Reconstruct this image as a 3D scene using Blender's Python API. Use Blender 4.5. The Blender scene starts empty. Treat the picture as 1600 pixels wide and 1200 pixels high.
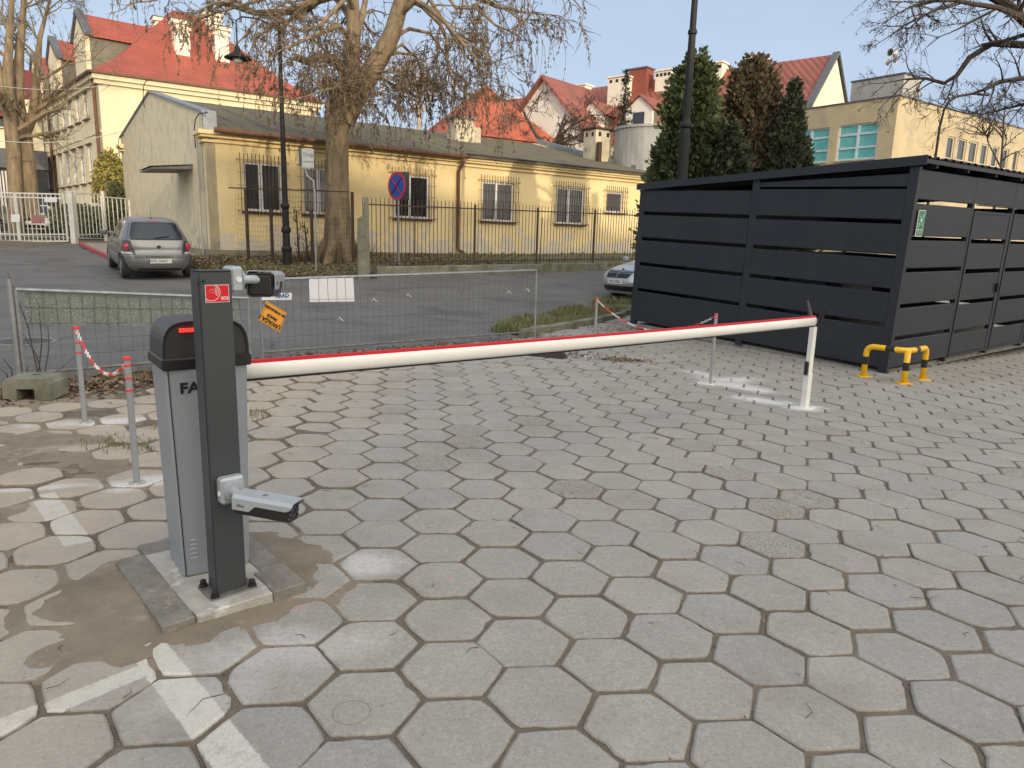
import bpy, math, random
import numpy as np
from mathutils import Vector, Matrix
random.seed(7)
rng = np.random.default_rng(7)
S = bpy.context.scene
C = S.collection

# ------------------------------------------------------------------ camera
CF, CP, CR, CH = 1113.83, 0.198789692, 0.0280828617, 1.57756
def _rot():
    c, s = math.cos(CP), math.sin(CP)
    rt = np.array([1, 0, 0.]); up = np.array([0, s, c]); fw = np.array([0, c, -s])
    return np.array([math.cos(CR)*rt + math.sin(CR)*up, -math.sin(CR)*rt + math.cos(CR)*up, fw])
RC = _rot(); OC = np.array([0, 0, CH])
cam = bpy.data.cameras.new('camera'); co = bpy.data.objects.new('camera', cam); C.objects.link(co)
cam.sensor_width = 36; cam.lens = CF/1600*36; cam.clip_end = 2000; cam.clip_start = .05
m = Matrix.Identity(4)
for i in range(3):
    m[i][0], m[i][1], m[i][2], m[i][3] = RC[0][i], RC[1][i], -RC[2][i], OC[i]
co.matrix_world = m
S.camera = co
# ------------------------------------------------------------------ light
SUN_EL, SUN_AZ = math.radians(10), math.radians(27)      # sun stands behind the camera, to the right
W = bpy.data.worlds.new('World'); S.world = W; W.use_nodes = True
wn = W.node_tree; bg = wn.nodes['Background']
sky = wn.nodes.new('ShaderNodeTexSky'); sky.sky_type = 'NISHITA'; sky.sun_disc = False
sky.sun_elevation = SUN_EL; sky.sun_rotation = math.pi - SUN_AZ
sky.air_density = 1.0; sky.dust_density = 1.6; sky.ozone_density = 1.2
hs = wn.nodes.new('ShaderNodeHueSaturation'); hs.inputs['Saturation'].default_value = .62
wn.links.new(sky.outputs[0], hs.inputs['Color'])
wm = wn.nodes.new('ShaderNodeMixRGB'); wm.blend_type = 'MULTIPLY'; wm.inputs[0].default_value = 1
wm.inputs[2].default_value = (1.10, 1.0, .90, 1)
wn.links.new(hs.outputs[0], wm.inputs[1])
# thin high cloud veil
tcw = wn.nodes.new('ShaderNodeTexCoord'); mpw = wn.nodes.new('ShaderNodeMapping'); mpw.inputs['Scale'].default_value = (1.2, 1.2, 6)
nzw = wn.nodes.new('ShaderNodeTexNoise'); nzw.inputs['Scale'].default_value = 2.2; nzw.inputs['Detail'].default_value = 5
rmw = wn.nodes.new('ShaderNodeMapRange'); rmw.inputs[1].default_value = .42; rmw.inputs[2].default_value = .75; rmw.inputs[4].default_value = .35
mxw = wn.nodes.new('ShaderNodeMixRGB'); mxw.inputs[2].default_value = (2.9, 3.45, 4.3, 1)
wn.links.new(tcw.outputs['Generated'], mpw.inputs[0]); wn.links.new(mpw.outputs[0], nzw.inputs[0])
wn.links.new(nzw.outputs[0], rmw.inputs[0]); wn.links.new(rmw.outputs[0], mxw.inputs[0])
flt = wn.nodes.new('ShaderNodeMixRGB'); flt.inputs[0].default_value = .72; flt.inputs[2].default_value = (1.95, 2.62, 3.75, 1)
wn.links.new(wm.outputs[0], flt.inputs[1]); wn.links.new(flt.outputs[0], mxw.inputs[1]); # warm sky glow added behind the camera to brighten and warm the shaded foreground
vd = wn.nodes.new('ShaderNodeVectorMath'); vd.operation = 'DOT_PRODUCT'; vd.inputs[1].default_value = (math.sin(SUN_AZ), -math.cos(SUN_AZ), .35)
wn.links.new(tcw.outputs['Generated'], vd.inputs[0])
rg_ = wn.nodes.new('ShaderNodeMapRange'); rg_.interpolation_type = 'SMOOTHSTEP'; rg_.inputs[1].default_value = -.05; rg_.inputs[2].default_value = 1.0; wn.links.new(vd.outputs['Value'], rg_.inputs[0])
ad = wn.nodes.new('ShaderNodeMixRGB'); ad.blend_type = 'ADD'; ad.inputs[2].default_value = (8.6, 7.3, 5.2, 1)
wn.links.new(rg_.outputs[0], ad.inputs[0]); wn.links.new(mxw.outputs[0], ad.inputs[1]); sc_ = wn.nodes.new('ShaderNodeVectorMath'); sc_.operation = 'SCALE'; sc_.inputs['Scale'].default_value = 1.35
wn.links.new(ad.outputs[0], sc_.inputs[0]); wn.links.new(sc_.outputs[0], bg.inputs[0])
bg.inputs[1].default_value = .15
sl = bpy.data.lights.new('sun', 'SUN'); sl.energy = 2.35; sl.angle = math.radians(.6); sl.color = (1, .83, .60)
so = bpy.data.objects.new('sun', sl); C.objects.link(so); so.location = (20, -30, 20)
sd = Vector((-math.sin(SUN_AZ)*math.cos(SUN_EL), math.cos(SUN_AZ)*math.cos(SUN_EL), -math.sin(SUN_EL)))
so.rotation_euler = sd.to_track_quat('-Z', 'Y').to_euler()
S.view_settings.view_transform = 'Standard'; S.view_settings.look = 'None'
S.view_settings.exposure = 0.17; S.view_settings.gamma = 1
S.cycles.max_bounces = 5; S.cycles.diffuse_bounces = 3; S.cycles.glossy_bounces = 2; S.cycles.transparent_max_bounces = 6
S.cycles.use_adaptive_sampling = True

# ------------------------------------------------------------------ ground and measuring helpers
def gz(x, y):
    xx = min(26, max(-26, x))
    s = .038 + (.065-.038)*min(1, max(0, (x+15)/11))
    t = min(15.5, max(0, y-14.5))
    return -.02534*xx + s*(t*t/(t+1.5)*1.1 if t > 0 else 0)
def ray(x, y): return RC.T @ np.array([(x-800)/CF, (600-y)/CF, 1])
def G(x, y, dz=0):
    d = ray(x, y)
    for t in np.arange(.5, 90, .01):
        P = OC+t*d
        if P[2] < gz(P[0], P[1])+dz: return Vector(P)
def AT(x, y, Y):
    d = ray(x, y); return Vector(OC+d*Y/d[1])
def ON(x, y, A, d2):            # on the vertical plane through A along d2 -> (distance along, height)
    d = ray(x, y); n = np.array([-d2[1], d2[0]]); A = np.array([A[0], A[1]])
    X = OC+d*((n@A)/(n@d[:2])); return float((X[:2]-A)@np.array([d2[0], d2[1]])), float(X[2])
def HZ(x, y, P):
    d = ray(x, y); t = math.hypot(P[0], P[1])/math.hypot(d[0], d[1]); return float((OC+t*d)[2])
def V(*a): return Vector(a)

# ------------------------------------------------------------------ materials
MC = {}
def M(name, c1, c2=None, scale=4, rough=.7, metal=0, bump=0, bscale=60, lo=.35, hi=.65, stretch=(1, 1, 1), c3=None, s3=1, spec=.5, coat=0, lo3=.55, hi3=.65, emit=None, estr=0):
    if name in MC: return MC[name]
    m = bpy.data.materials.new(name); m.use_nodes = True; n = m.node_tree; b = n.nodes['Principled BSDF']
    b.inputs['Roughness'].default_value = rough; b.inputs['Metallic'].default_value = metal
    b.inputs['Specular IOR Level'].default_value = spec; b.inputs['Coat Weight'].default_value = coat
    c2 = c2 or tuple(v*.82 for v in c1)
    tc = n.nodes.new('ShaderNodeTexCoord'); mp = n.nodes.new('ShaderNodeMapping'); mp.inputs['Scale'].default_value = stretch
    n.links.new(tc.outputs['Object'], mp.inputs[0])
    nz = n.nodes.new('ShaderNodeTexNoise'); nz.inputs['Scale'].default_value = scale; nz.inputs['Detail'].default_value = 7; nz.inputs['Roughness'].default_value = .62
    n.links.new(mp.outputs[0], nz.inputs['Vector'])
    rp = n.nodes.new('ShaderNodeMapRange'); rp.inputs[1].default_value = lo; rp.inputs[2].default_value = hi; n.links.new(nz.outputs[0], rp.inputs[0])
    mx = n.nodes.new('ShaderNodeMixRGB'); mx.inputs[1].default_value = (*c1, 1); mx.inputs[2].default_value = (*c2, 1)
    n.links.new(rp.outputs[0], mx.inputs[0]); out = mx.outputs[0]
    if c3:
        n3 = n.nodes.new('ShaderNodeTexNoise'); n3.inputs['Scale'].default_value = s3; n3.inputs['Detail'].default_value = 8; n3.inputs['Roughness'].default_value = .7
        n.links.new(tc.outputs['Object'], n3.inputs['Vector'])
        r3 = n.nodes.new('ShaderNodeMapRange'); r3.inputs[1].default_value = lo3; r3.inputs[2].default_value = hi3; n.links.new(n3.outputs[0], r3.inputs[0])
        m3 = n.nodes.new('ShaderNodeMixRGB'); m3.inputs[2].default_value = (*c3, 1); n.links.new(r3.outputs[0], m3.inputs[0]); n.links.new(out, m3.inputs[1]); out = m3.outputs[0]
    n.links.new(out, b.inputs['Base Color'])
    rr = n.nodes.new('ShaderNodeMapRange'); rr.inputs[3].default_value = max(.02, rough-.08); rr.inputs[4].default_value = min(1, rough+.1); n.links.new(nz.outputs[0], rr.inputs[0]); n.links.new(rr.outputs[0], b.inputs['Roughness'])
    if bump:
        nb = n.nodes.new('ShaderNodeTexNoise'); nb.inputs['Scale'].default_value = bscale; nb.inputs['Detail'].default_value = 5
        n.links.new(mp.outputs[0], nb.inputs['Vector']); bp = n.nodes.new('ShaderNodeBump'); bp.inputs['Strength'].default_value = min(1, bump); bp.inputs['Distance'].default_value = .01
        n.links.new(nb.outputs[0], bp.inputs['Height']); n.links.new(bp.outputs[0], b.inputs['Normal'])
    if emit: b.inputs['Emission Color'].default_value = (*emit, 1); b.inputs['Emission Strength'].default_value = estr
    MC[name] = m; return m
def tile_mat(name, c1, c2, fz=3.3, fx=4.0, c3=(.12, .05, .04)):
    if name in MC: return MC[name]
    m = M(name, c1, c2, scale=.8, rough=.6, c3=c3, s3=2.3, lo3=.5, hi3=.8); n = m.node_tree; b = n.nodes['Principled BSDF']
    tc = n.nodes.new('ShaderNodeTexCoord'); sp = n.nodes.new('ShaderNodeSeparateXYZ'); n.links.new(tc.outputs['Object'], sp.inputs[0])
    def mth(op, a, bb=None):
        k = n.nodes.new('ShaderNodeMath'); k.operation = op
        for i, q in enumerate((a, bb)):
            if q is None: continue
            if isinstance(q, (int, float)): k.inputs[i].default_value = q
            else: n.links.new(q, k.inputs[i])
        return k.outputs[0]
    row = mth('FRACT', mth('MULTIPLY', sp.outputs[2], fz))
    col = mth('ABSOLUTE', mth('SINE', mth('MULTIPLY', mth('ADD', sp.outputs[0], sp.outputs[1]), fx*3.14)))
    h = mth('ADD', mth('MULTIPLY', row, -1.0), mth('MULTIPLY', col, .6))
    bp = n.nodes.new('ShaderNodeBump'); bp.inputs['Strength'].default_value = 1; bp.inputs['Distance'].default_value = .07
    n.links.new(h, bp.inputs['Height']); n.links.new(bp.outputs[0], b.inputs['Normal'])
    return m
white_paint = M('white paint', (.78, .77, .73), (.66, .65, .6), 3, .5)
steel = M('galvanised steel', (.36, .37, .38), (.26, .27, .28), 12, .45, .6)
dsteel = M('dull steel', (.22, .22, .21), (.14, .13, .12), 9, .6, .4)
black = M('black plastic', (.012, .012, .014), (.018, .018, .02), 8, .38)
blackm = M('black cast iron', (.009, .0095, .010), (.018, .018, .018), 6, .55, spec=.3)
anth = M('anthracite powder coat', (.017, .0195, .026), (.021, .0235, .030), 1.5, .50, c3=(.034, .035, .037), s3=3.5, lo3=.52, hi3=.85, spec=.45, bump=.22, bscale=1.6)
postm = M('dark grey powder coat', (.040, .045, .050), (.046, .051, .056), 2, .4)
cabm = M('silver grey powder coat', (.285, .31, .34), (.255, .28, .31), 2, .42, .15)
camsil = M('camera silver', (.42, .45, .48), (.38, .41, .44), 3, .35, .3)
red = M('signal red', (.60, .015, .03), (.52, .012, .028), 5, .4)
redglow = M('red warning lamp', (.6, .02, .02), emit=(1, .03, .02), estr=1.6)
yellow = M('yellow enamel', (.85, .50, .012), (.78, .44, .012), 6, .35)
rust = M('rusty iron', (.035, .022, .017), (.065, .032, .02), 7, .8)
concrete = M('grey concrete', (.27, .26, .24), (.19, .185, .17), 6, .9, bump=.5, bscale=40)
concl = M('light concrete', (.44, .42, .38), (.30, .285, .26), 9, .95, bump=.6, bscale=60, c3=(.55, .54, .51), s3=7)
mossy = M('mossy concrete', (.24, .23, .19), (.11, .12, .07), 3, .95, bump=.6, bscale=30, c3=(.10, .09, .07), s3=2)
glass = M('window glass', (.02, .022, .025), (.035, .04, .045), 1.5, .08, spec=.8)
carglass = M('car glass', (.012, .016, .018), (.02, .026, .03), 2, .05, spec=.9)
tyre = M('rubber', (.018, .018, .018), (.035, .034, .032), 12, .85)
rim = M('wheel cover', (.30, .30, .30), (.18, .18, .17), 9, .4, .6)
bark = M('bark', (.27, .20, .125), (.12, .09, .06), 5, .95, bump=1, bscale=14, stretch=(1, 1, .25), c3=(.11, .12, .045), s3=1.4)
twigm = M('twig bark', (.15, .11, .06), (.085, .065, .04), 5, .9)
twigd = M('dark twig bark', (.07, .055, .045), (.045, .038, .03), 5, .9)
leafbrown = M('dry seed leaves', (.17, .115, .08), (.10, .068, .05), 3, .9)

# ------------------------------------------------------------------ mesh builder
class MB:
    def __init__(s): s.v = []; s.f = []; s.mi = []; s.k = 0
    def add(s, vs, fs):
        o = len(s.v); s.v += [tuple(p) for p in vs]; s.f += [tuple(i+o for i in f) for f in fs]; s.mi += [s.k]*len(fs); return s
    def hexa(s, c):       # 8 corners: bottom 4 ccw, top 4 ccw
        return s.add(c, [(3, 2, 1, 0), (4, 5, 6, 7), (0, 1, 5, 4), (1, 2, 6, 5), (2, 3, 7, 6), (3, 0, 4, 7)])
    def box(s, x0, x1, y0, y1, z0, z1):
        return s.hexa([(x0, y0, z0), (x1, y0, z0), (x1, y1, z0), (x0, y1, z0), (x0, y0, z1), (x1, y0, z1), (x1, y1, z1), (x0, y1, z1)])
    def bbox(s, x0, x1, y0, y1, z0, z1, b=.01):   # box with chamfered edges
        o = len(s.v); X = (x0, x1); Y = (y0, y1); Z = (z0, z1); idx = {}
        vs = []
        for i in (0, 1):
            for j in (0, 1):
                for k in (0, 1):
                    sx, sy, sz = (1-2*i)*b, (1-2*j)*b, (1-2*k)*b
                    for a, q in enumerate(((0, sy, sz), (sx, 0, sz), (sx, sy, 0))):
                        idx[i, j, k, a] = len(vs); vs.append((X[i]+q[0], Y[j]+q[1], Z[k]+q[2]))
        fs = []
        for a in range(3):
            for e in (0, 1):
                r = []
                for (p, q) in ((0, 0), (1, 0), (1, 1), (0, 1)):
                    t = [p, q]; t.insert(a, e); r.append(idx[t[0], t[1], t[2], a])
                fs.append(tuple(r) if (e == 1) ^ (a == 1) else tuple(r[::-1]))
        for a in range(3):
            b1, c1 = [w for w in range(3) if w != a]
            for p in (0, 1):
                for q in (0, 1):
                    r = []
                    for (e, ax) in ((0, b1), (1, b1), (1, c1), (0, c1)):
                        t = [0, 0, 0]; t[a] = e; t[b1] = p; t[c1] = q; r.append(idx[t[0], t[1], t[2], ax])
                    fs.append(tuple(r))
        for i in (0, 1):
            for j in (0, 1):
                for k in (0, 1): fs.append(tuple(idx[i, j, k, a] for a in range(3)))
        return s.add(vs, fs)
    def obox(s, o, a, b, c):   # origin corner + three edge vectors
        o, a, b, c = map(Vector, (o, a, b, c)); return s.hexa([o, o+a, o+a+b, o+b, o+c, o+a+c, o+a+b+c, o+b+c])
    def tube(s, pts, r, n=8, cap=True):
        pts = [Vector(p) for p in pts]; R = r if hasattr(r, '__len__') else [r]*len(pts)
        vs = []; fs = []; pu = None
        for i, p in enumerate(pts):
            d = (pts[min(i+1, len(pts)-1)]-pts[max(i-1, 0)])
            if d.length < 1e-9: d = Vector((0, 0, 1))
            d.normalize()
            if pu is None: pu = d.orthogonal().normalized()
            else:
                pu = pu-d*pu.dot(d); pu = pu.normalized() if pu.length > 1e-6 else d.orthogonal().normalized()
            w = d.cross(pu)
            for k in range(n):
                a = 2*math.pi*k/n; vs.append(p+(pu*math.cos(a)+w*math.sin(a))*R[i])
        for i in range(len(pts)-1):
            for k in range(n):
                a = i*n+k; b = i*n+(k+1) % n; fs.append((a, b, b+n, a+n))
        if cap and n > 2: fs.append(tuple(range(n))[::-1]); fs.append(tuple((len(pts)-1)*n+k for k in range(n)))
        return s.add(vs, fs)
    def bar(s, p, q, w, h=None):   # square bar
        p, q = Vector(p), Vector(q); d = (q-p).normalized(); h = h or w
        a = Vector((0, 0, 1)).cross(d) if abs(d.z) < .95 else Vector((1, 0, 0)).cross(d)
        a.normalize(); b = d.cross(a); o = p-a*w/2-b*h/2; return s.obox(o, a*w, b*h, q-p)
    def prism(s, poly, ext):     # planar polygon (3-D points) extruded by vector
        poly = [Vector(p) for p in poly]; e = Vector(ext); n = len(poly)
        return s.add(poly+[p+e for p in poly], [tuple(range(n))[::-1], tuple(range(n, 2*n))]+[(i, (i+1) % n, (i+1) % n+n, i+n) for i in range(n)])
    def lathe(s, prof, c=(0, 0, 0), n=16, axis='z'):
        vs = []; fs = []
        for r, z in prof:
            for k in range(n):
                a = 2*math.pi*k/n; x, y = r*math.cos(a), r*math.sin(a)
                p = (x, y, z) if axis == 'z' else ((x, z, y) if axis == 'y' else (z, x, y)); vs.append((p[0]+c[0], p[1]+c[1], p[2]+c[2]))
        for i in range(len(prof)-1):
            for k in range(n): fs.append((i*n+k, i*n+(k+1) % n, (i+1)*n+(k+1) % n, (i+1)*n+k))
        fs.append(tuple(range(n))[::-1]); fs.append(tuple((len(prof)-1)*n+k for k in range(n)))
        return s.add(vs, fs)
    def quad(s, a, b, c, d): return s.add([a, b, c, d], [(0, 1, 2, 3)])
    def wall(s, o, u, L, H, holes, depth=.12, n=None):   # plane wall with real openings and reveals
        o, u = Vector(o), Vector(u).normalized(); n = Vector(n).normalized(); z = Vector((0, 0, 1))
        xs = sorted({0, L, *[h[0] for h in holes], *[h[1] for h in holes]}); zs = sorted({0, H, *[h[2] for h in holes], *[h[3] for h in holes]})
        P = lambda x, zz, dd=0: o+u*x+z*zz-n*dd
        for i in range(len(xs)-1):
            for j in range(len(zs)-1):
                cx, cz = (xs[i]+xs[i+1])/2, (zs[j]+zs[j+1])/2
                if any(h[0] < cx < h[1] and h[2] < cz < h[3] for h in holes): continue
                s.quad(P(xs[i], zs[j]), P(xs[i+1], zs[j]), P(xs[i+1], zs[j+1]), P(xs[i], zs[j+1]))
        for a, b, c, d in holes:
            for p, q in (((a, c), (b, c)), ((b, c), (b, d)), ((b, d), (a, d)), ((a, d), (a, c))):
                s.quad(P(*p), P(*q), P(*q, depth), P(*p, depth))
        return s
    def build(s, name, mat, parent=None, smooth=False, off=None, mods=None):
        me = bpy.data.meshes.new(name)
        o = Vector(off) if off is not None else (WO.get(parent.name, Vector((0, 0, 0))) if parent else Vector((0, 0, 0)))
        me.from_pydata([(p[0]-o[0], p[1]-o[1], p[2]-o[2]) for p in s.v], [], s.f)
        for mm in (mat if isinstance(mat, (list, tuple)) else [mat]): me.materials.append(mm)
        if isinstance(mat, (list, tuple)): me.polygons.foreach_set('material_index', s.mi)
        if smooth: me.polygons.foreach_set('use_smooth', [True]*len(me.polygons))
        me.update(); ob = bpy.data.objects.new(name, me); C.objects.link(ob)
        if parent:
            ob.parent = parent
            if parent.name in WO: WO[ob.name] = WO[parent.name]
        elif off is not None: ob.location = o
        return ob
WO = {}
def thing(name, label, cat, loc=(0, 0, 0), rz=0, group=None, world=True, rot=None):
    o = bpy.data.objects.new(name, None); o.empty_display_size = .2; C.objects.link(o); o.location = loc
    o.rotation_euler = rot or (0, 0, rz); o['label'] = label; o['category'] = cat
    if group: o['group'] = group
    if world: WO[o.name] = Vector(loc)
    return o
def tag(o, label, cat, group=None):
    o['label'] = label; o['category'] = cat
    if group: o['group'] = group
    return o
def struct(o): o['kind'] = 'structure'; return o
def stuff(o, label, cat): o['kind'] = 'stuff'; return tag(o, label, cat)
def dup(root, loc, rz, label, group=None):
    r = root.copy(); C.objects.link(r); r.location = loc; r.rotation_euler = (0, 0, rz); r['label'] = label
    def rec(a, b):
        for ch in [c for c in bpy.data.objects if c.parent == a]:
            d = ch.copy(); C.objects.link(d); d.parent = b; rec(ch, d)
    rec(root, r); return r
def text(body, size, mat, parent, origin, xdir, ydir, name='lettering', depth=.0008, align='LEFT', bold=0, sx=1):
    cu = bpy.data.curves.new('t', 'FONT'); cu.body = body; cu.size = size; cu.extrude = depth; cu.align_x = align; cu.offset = bold
    t = bpy.data.objects.new('t', cu); C.objects.link(t); bpy.context.view_layer.update()
    me = bpy.data.meshes.new_from_object(t.evaluated_get(bpy.context.evaluated_depsgraph_get())); bpy.data.objects.remove(t)
    x = Vector(xdir).normalized(); y = Vector(ydir).normalized(); z = x.cross(y)
    mt = Matrix(((x.x*sx, y.x, z.x, 0), (x.y*sx, y.y, z.y, 0), (x.z*sx, y.z, z.z, 0), (0, 0, 0, 1)))
    off = Vector(origin)-(WO.get(parent.name, Vector((0, 0, 0))) if parent else Vector((0, 0, 0)))
    me.transform(Matrix.Translation(off) @ mt); me.materials.clear(); me.materials.append(mat)
    ob = bpy.data.objects.new(name, me); C.objects.link(ob)
    if parent: ob.parent = parent
    return ob
def vnoise(x, y, seed=0):
    def h(i, j): return (np.sin(i*127.1+j*311.7+seed*74.7)*43758.5453) % 1
    xi, yi = np.floor(x), np.floor(y); fx, fy = x-xi, y-yi; fx = fx*fx*(3-2*fx); fy = fy*fy*(3-2*fy)
    return (h(xi, yi)*(1-fx)+h(xi+1, yi)*fx)*(1-fy)+(h(xi, yi+1)*(1-fx)+h(xi+1, yi+1)*fx)*fy
def fbm(x, y, o=4, seed=0):
    r = 0; a = .5
    for i in range(o): r = r+a*vnoise(x*2**i, y*2**i, seed+i); a *= .5
    return r
exec_sections = []

# ================================================================== GROUND
def grid_sheet(xs, ys, zf, keep=None):
    X, Y = np.meshgrid(xs, ys); Z = zf(X, Y); n = len(xs)
    v = list(zip(X.ravel().tolist(), Y.ravel().tolist(), Z.ravel().tolist())); f = []
    for j in range(len(ys)-1):
        for i in range(n-1):
            if keep is None or keep((xs[i]+xs[i+1])/2, (ys[j]+ys[j+1])/2): f.append((j*n+i, j*n+i+1, j*n+n+i+1, j*n+n+i))
    b = MB(); b.add(v, f); return b
gzv = np.vectorize(gz)
earth = M('earth', (.16, .125, .085), (.10, .078, .05), 1.2, .95, bump=1, bscale=30, c3=(.085, .10, .04), s3=.35)
xs = np.concatenate([np.linspace(-300, -34, 12), np.linspace(-32, 32, 65), np.linspace(34, 300, 12)])
ys = np.concatenate([np.linspace(-60, -2, 12), np.linspace(0, 34, 69), np.linspace(36, 420, 16)])
struct(grid_sheet(xs, ys, lambda x, y: gzv(x, y)-.035).build('ground', earth, smooth=True))

# fence line / kerb line that bounds the paving
FL, FM, FR = G(40, 600), G(413, 565), G(835, 527)
K0, K1 = Vector((-.25, 11.15, 0)), Vector((2.46, 15.94, 0))
def side(p, a, b): return (b[0]-a[0])*(p[1]-a[1])-(b[1]-a[1])*(p[0]-a[0])   # >0 left of a->b
KD = (K1-K0).normalized()
def on_paving(x, y, m=0):
    p = (x, y)
    if y < -3 or x > 24 or x < -12: return False
    if y > 11.15-.25: return side(p, K0, K1) < -m and side(p, K1, K1+Vector((.62, .78, 0))) < -m
    # left part: along fence, pulled in by a strip of soil
    a, b = FL+Vector((.55, -.75, 0)), FM+Vector((.35, -.35, 0)); c = Vector((-.35, 11.0, 0))
    if x < a.x: return y < a.y+(x-a.x)*.12-m
    if x < b.x: return side(p, a, b) < -m
    return side(p, b, c) < -m

# asphalt
asph = M('worn asphalt', (.150, .147, .143), (.115, .112, .108), .9, .88, bump=.5, bscale=90, c3=(.085, .083, .08), s3=.45, lo3=.52, hi3=.72)
n = asph.node_tree; b = n.nodes['Principled BSDF']; tc = n.nodes.new('ShaderNodeTexCoord')
vo = n.nodes.new('ShaderNodeTexVoronoi'); vo.inputs['Scale'].default_value = 55; n.links.new(tc.outputs['Object'], vo.inputs['Vector'])
mr = n.nodes.new('ShaderNodeMapRange'); mr.inputs[1].default_value = .05; mr.inputs[2].default_value = .5; mr.inputs[3].default_value = 1.35; mr.inputs[4].default_value = .85
mu = n.nodes.new('ShaderNodeMixRGB'); mu.blend_type = 'MULTIPLY'; mu.inputs[0].default_value = .8
src = b.inputs['Base Color'].links[0].from_socket; n.links.new(vo.outputs['Distance'], mr.inputs[0]); n.links.new(src, mu.inputs[1]); n.links.new(mr.outputs[0], mu.inputs[2])
# cracks
vc = n.nodes.new('ShaderNodeTexVoronoi'); vc.feature = 'DISTANCE_TO_EDGE'; vc.inputs['Scale'].default_value = .32
nz = n.nodes.new('ShaderNodeTexNoise'); nz.inputs['Scale'].default_value = 1.5; nz.inputs['Detail'].default_value = 6
va = n.nodes.new('ShaderNodeMixRGB'); va.inputs[0].default_value = .25; n.links.new(tc.outputs['Object'], nz.inputs['Vector']); n.links.new(tc.outputs['Object'], va.inputs[1]); n.links.new(nz.outputs['Color'], va.inputs[2]); n.links.new(va.outputs[0], vc.inputs['Vector'])
cr = n.nodes.new('ShaderNodeMapRange'); cr.inputs[1].default_value = .0; cr.inputs[2].default_value = .006; cr.inputs[3].default_value = .55; cr.inputs[4].default_value = 1
m2 = n.nodes.new('ShaderNodeMixRGB'); m2.blend_type = 'MULTIPLY'; m2.inputs[0].default_value = 1
n.links.new(vc.outputs['Distance'], cr.inputs[0]); n.links.new(mu.outputs[0], m2.inputs[1]); n.links.new(cr.outputs[0], m2.inputs[2]); n.links.new(m2.outputs[0], b.inputs['Base Color'])
LW0, LW1 = G(590, 435), G(985, 421); LD = (LW1-LW0); LD.z = 0; LD.normalize()
FARK = [G(-200, 384), G(0, 387), G(120, 383), G(170, 403), G(330, 425), G(440, 432), G(590, 435)]
def on_road(x, y):
    p = (x, y)
    if side(p, LW0, LW0+LD) > 0 and x > LW0.x: return False
    if y < 10.9 and not (x < .2): return False
    if side(p, FL, FM) < 0 and x < FM.x: return False
    if x >= FM.x and x < -.25 and side(p, FM, K0) < 0: return False
    if x >= -.25 and side(p, K0, K1) < 0: return False
    if x > K1.x+.0 and side(p, K1, K1+Vector((.8, .6, 0))) < 0 and y < 60: return False
    # far edge
    for i in range(len(FARK)-1):
        a, b = FARK[i], FARK[i+1]
        if a.x <= x < b.x: return y < a.y+(b.y-a.y)*(x-a.x)/(b.x-a.x)
    return x > LW0.x or (x < FARK[0].x and y < 27)
struct(grid_sheet(np.arange(-60, 60, .25), np.arange(6, 60, .25), lambda x, y: gzv(x, y), on_road).build('road', asph, smooth=True))
# yard behind the gate
yardm = M('yard paving', (.20, .19, .175), (.15, .14, .13), 2, .9, bump=.5, bscale=30)
struct(grid_sheet(np.arange(-60, -19, .5), np.arange(28.5, 62, .5), lambda x, y: gzv(x, y)+.01, lambda x, y: y > 28.5+(max(0, x+24))*.9).build('yard', yardm, smooth=True))

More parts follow.
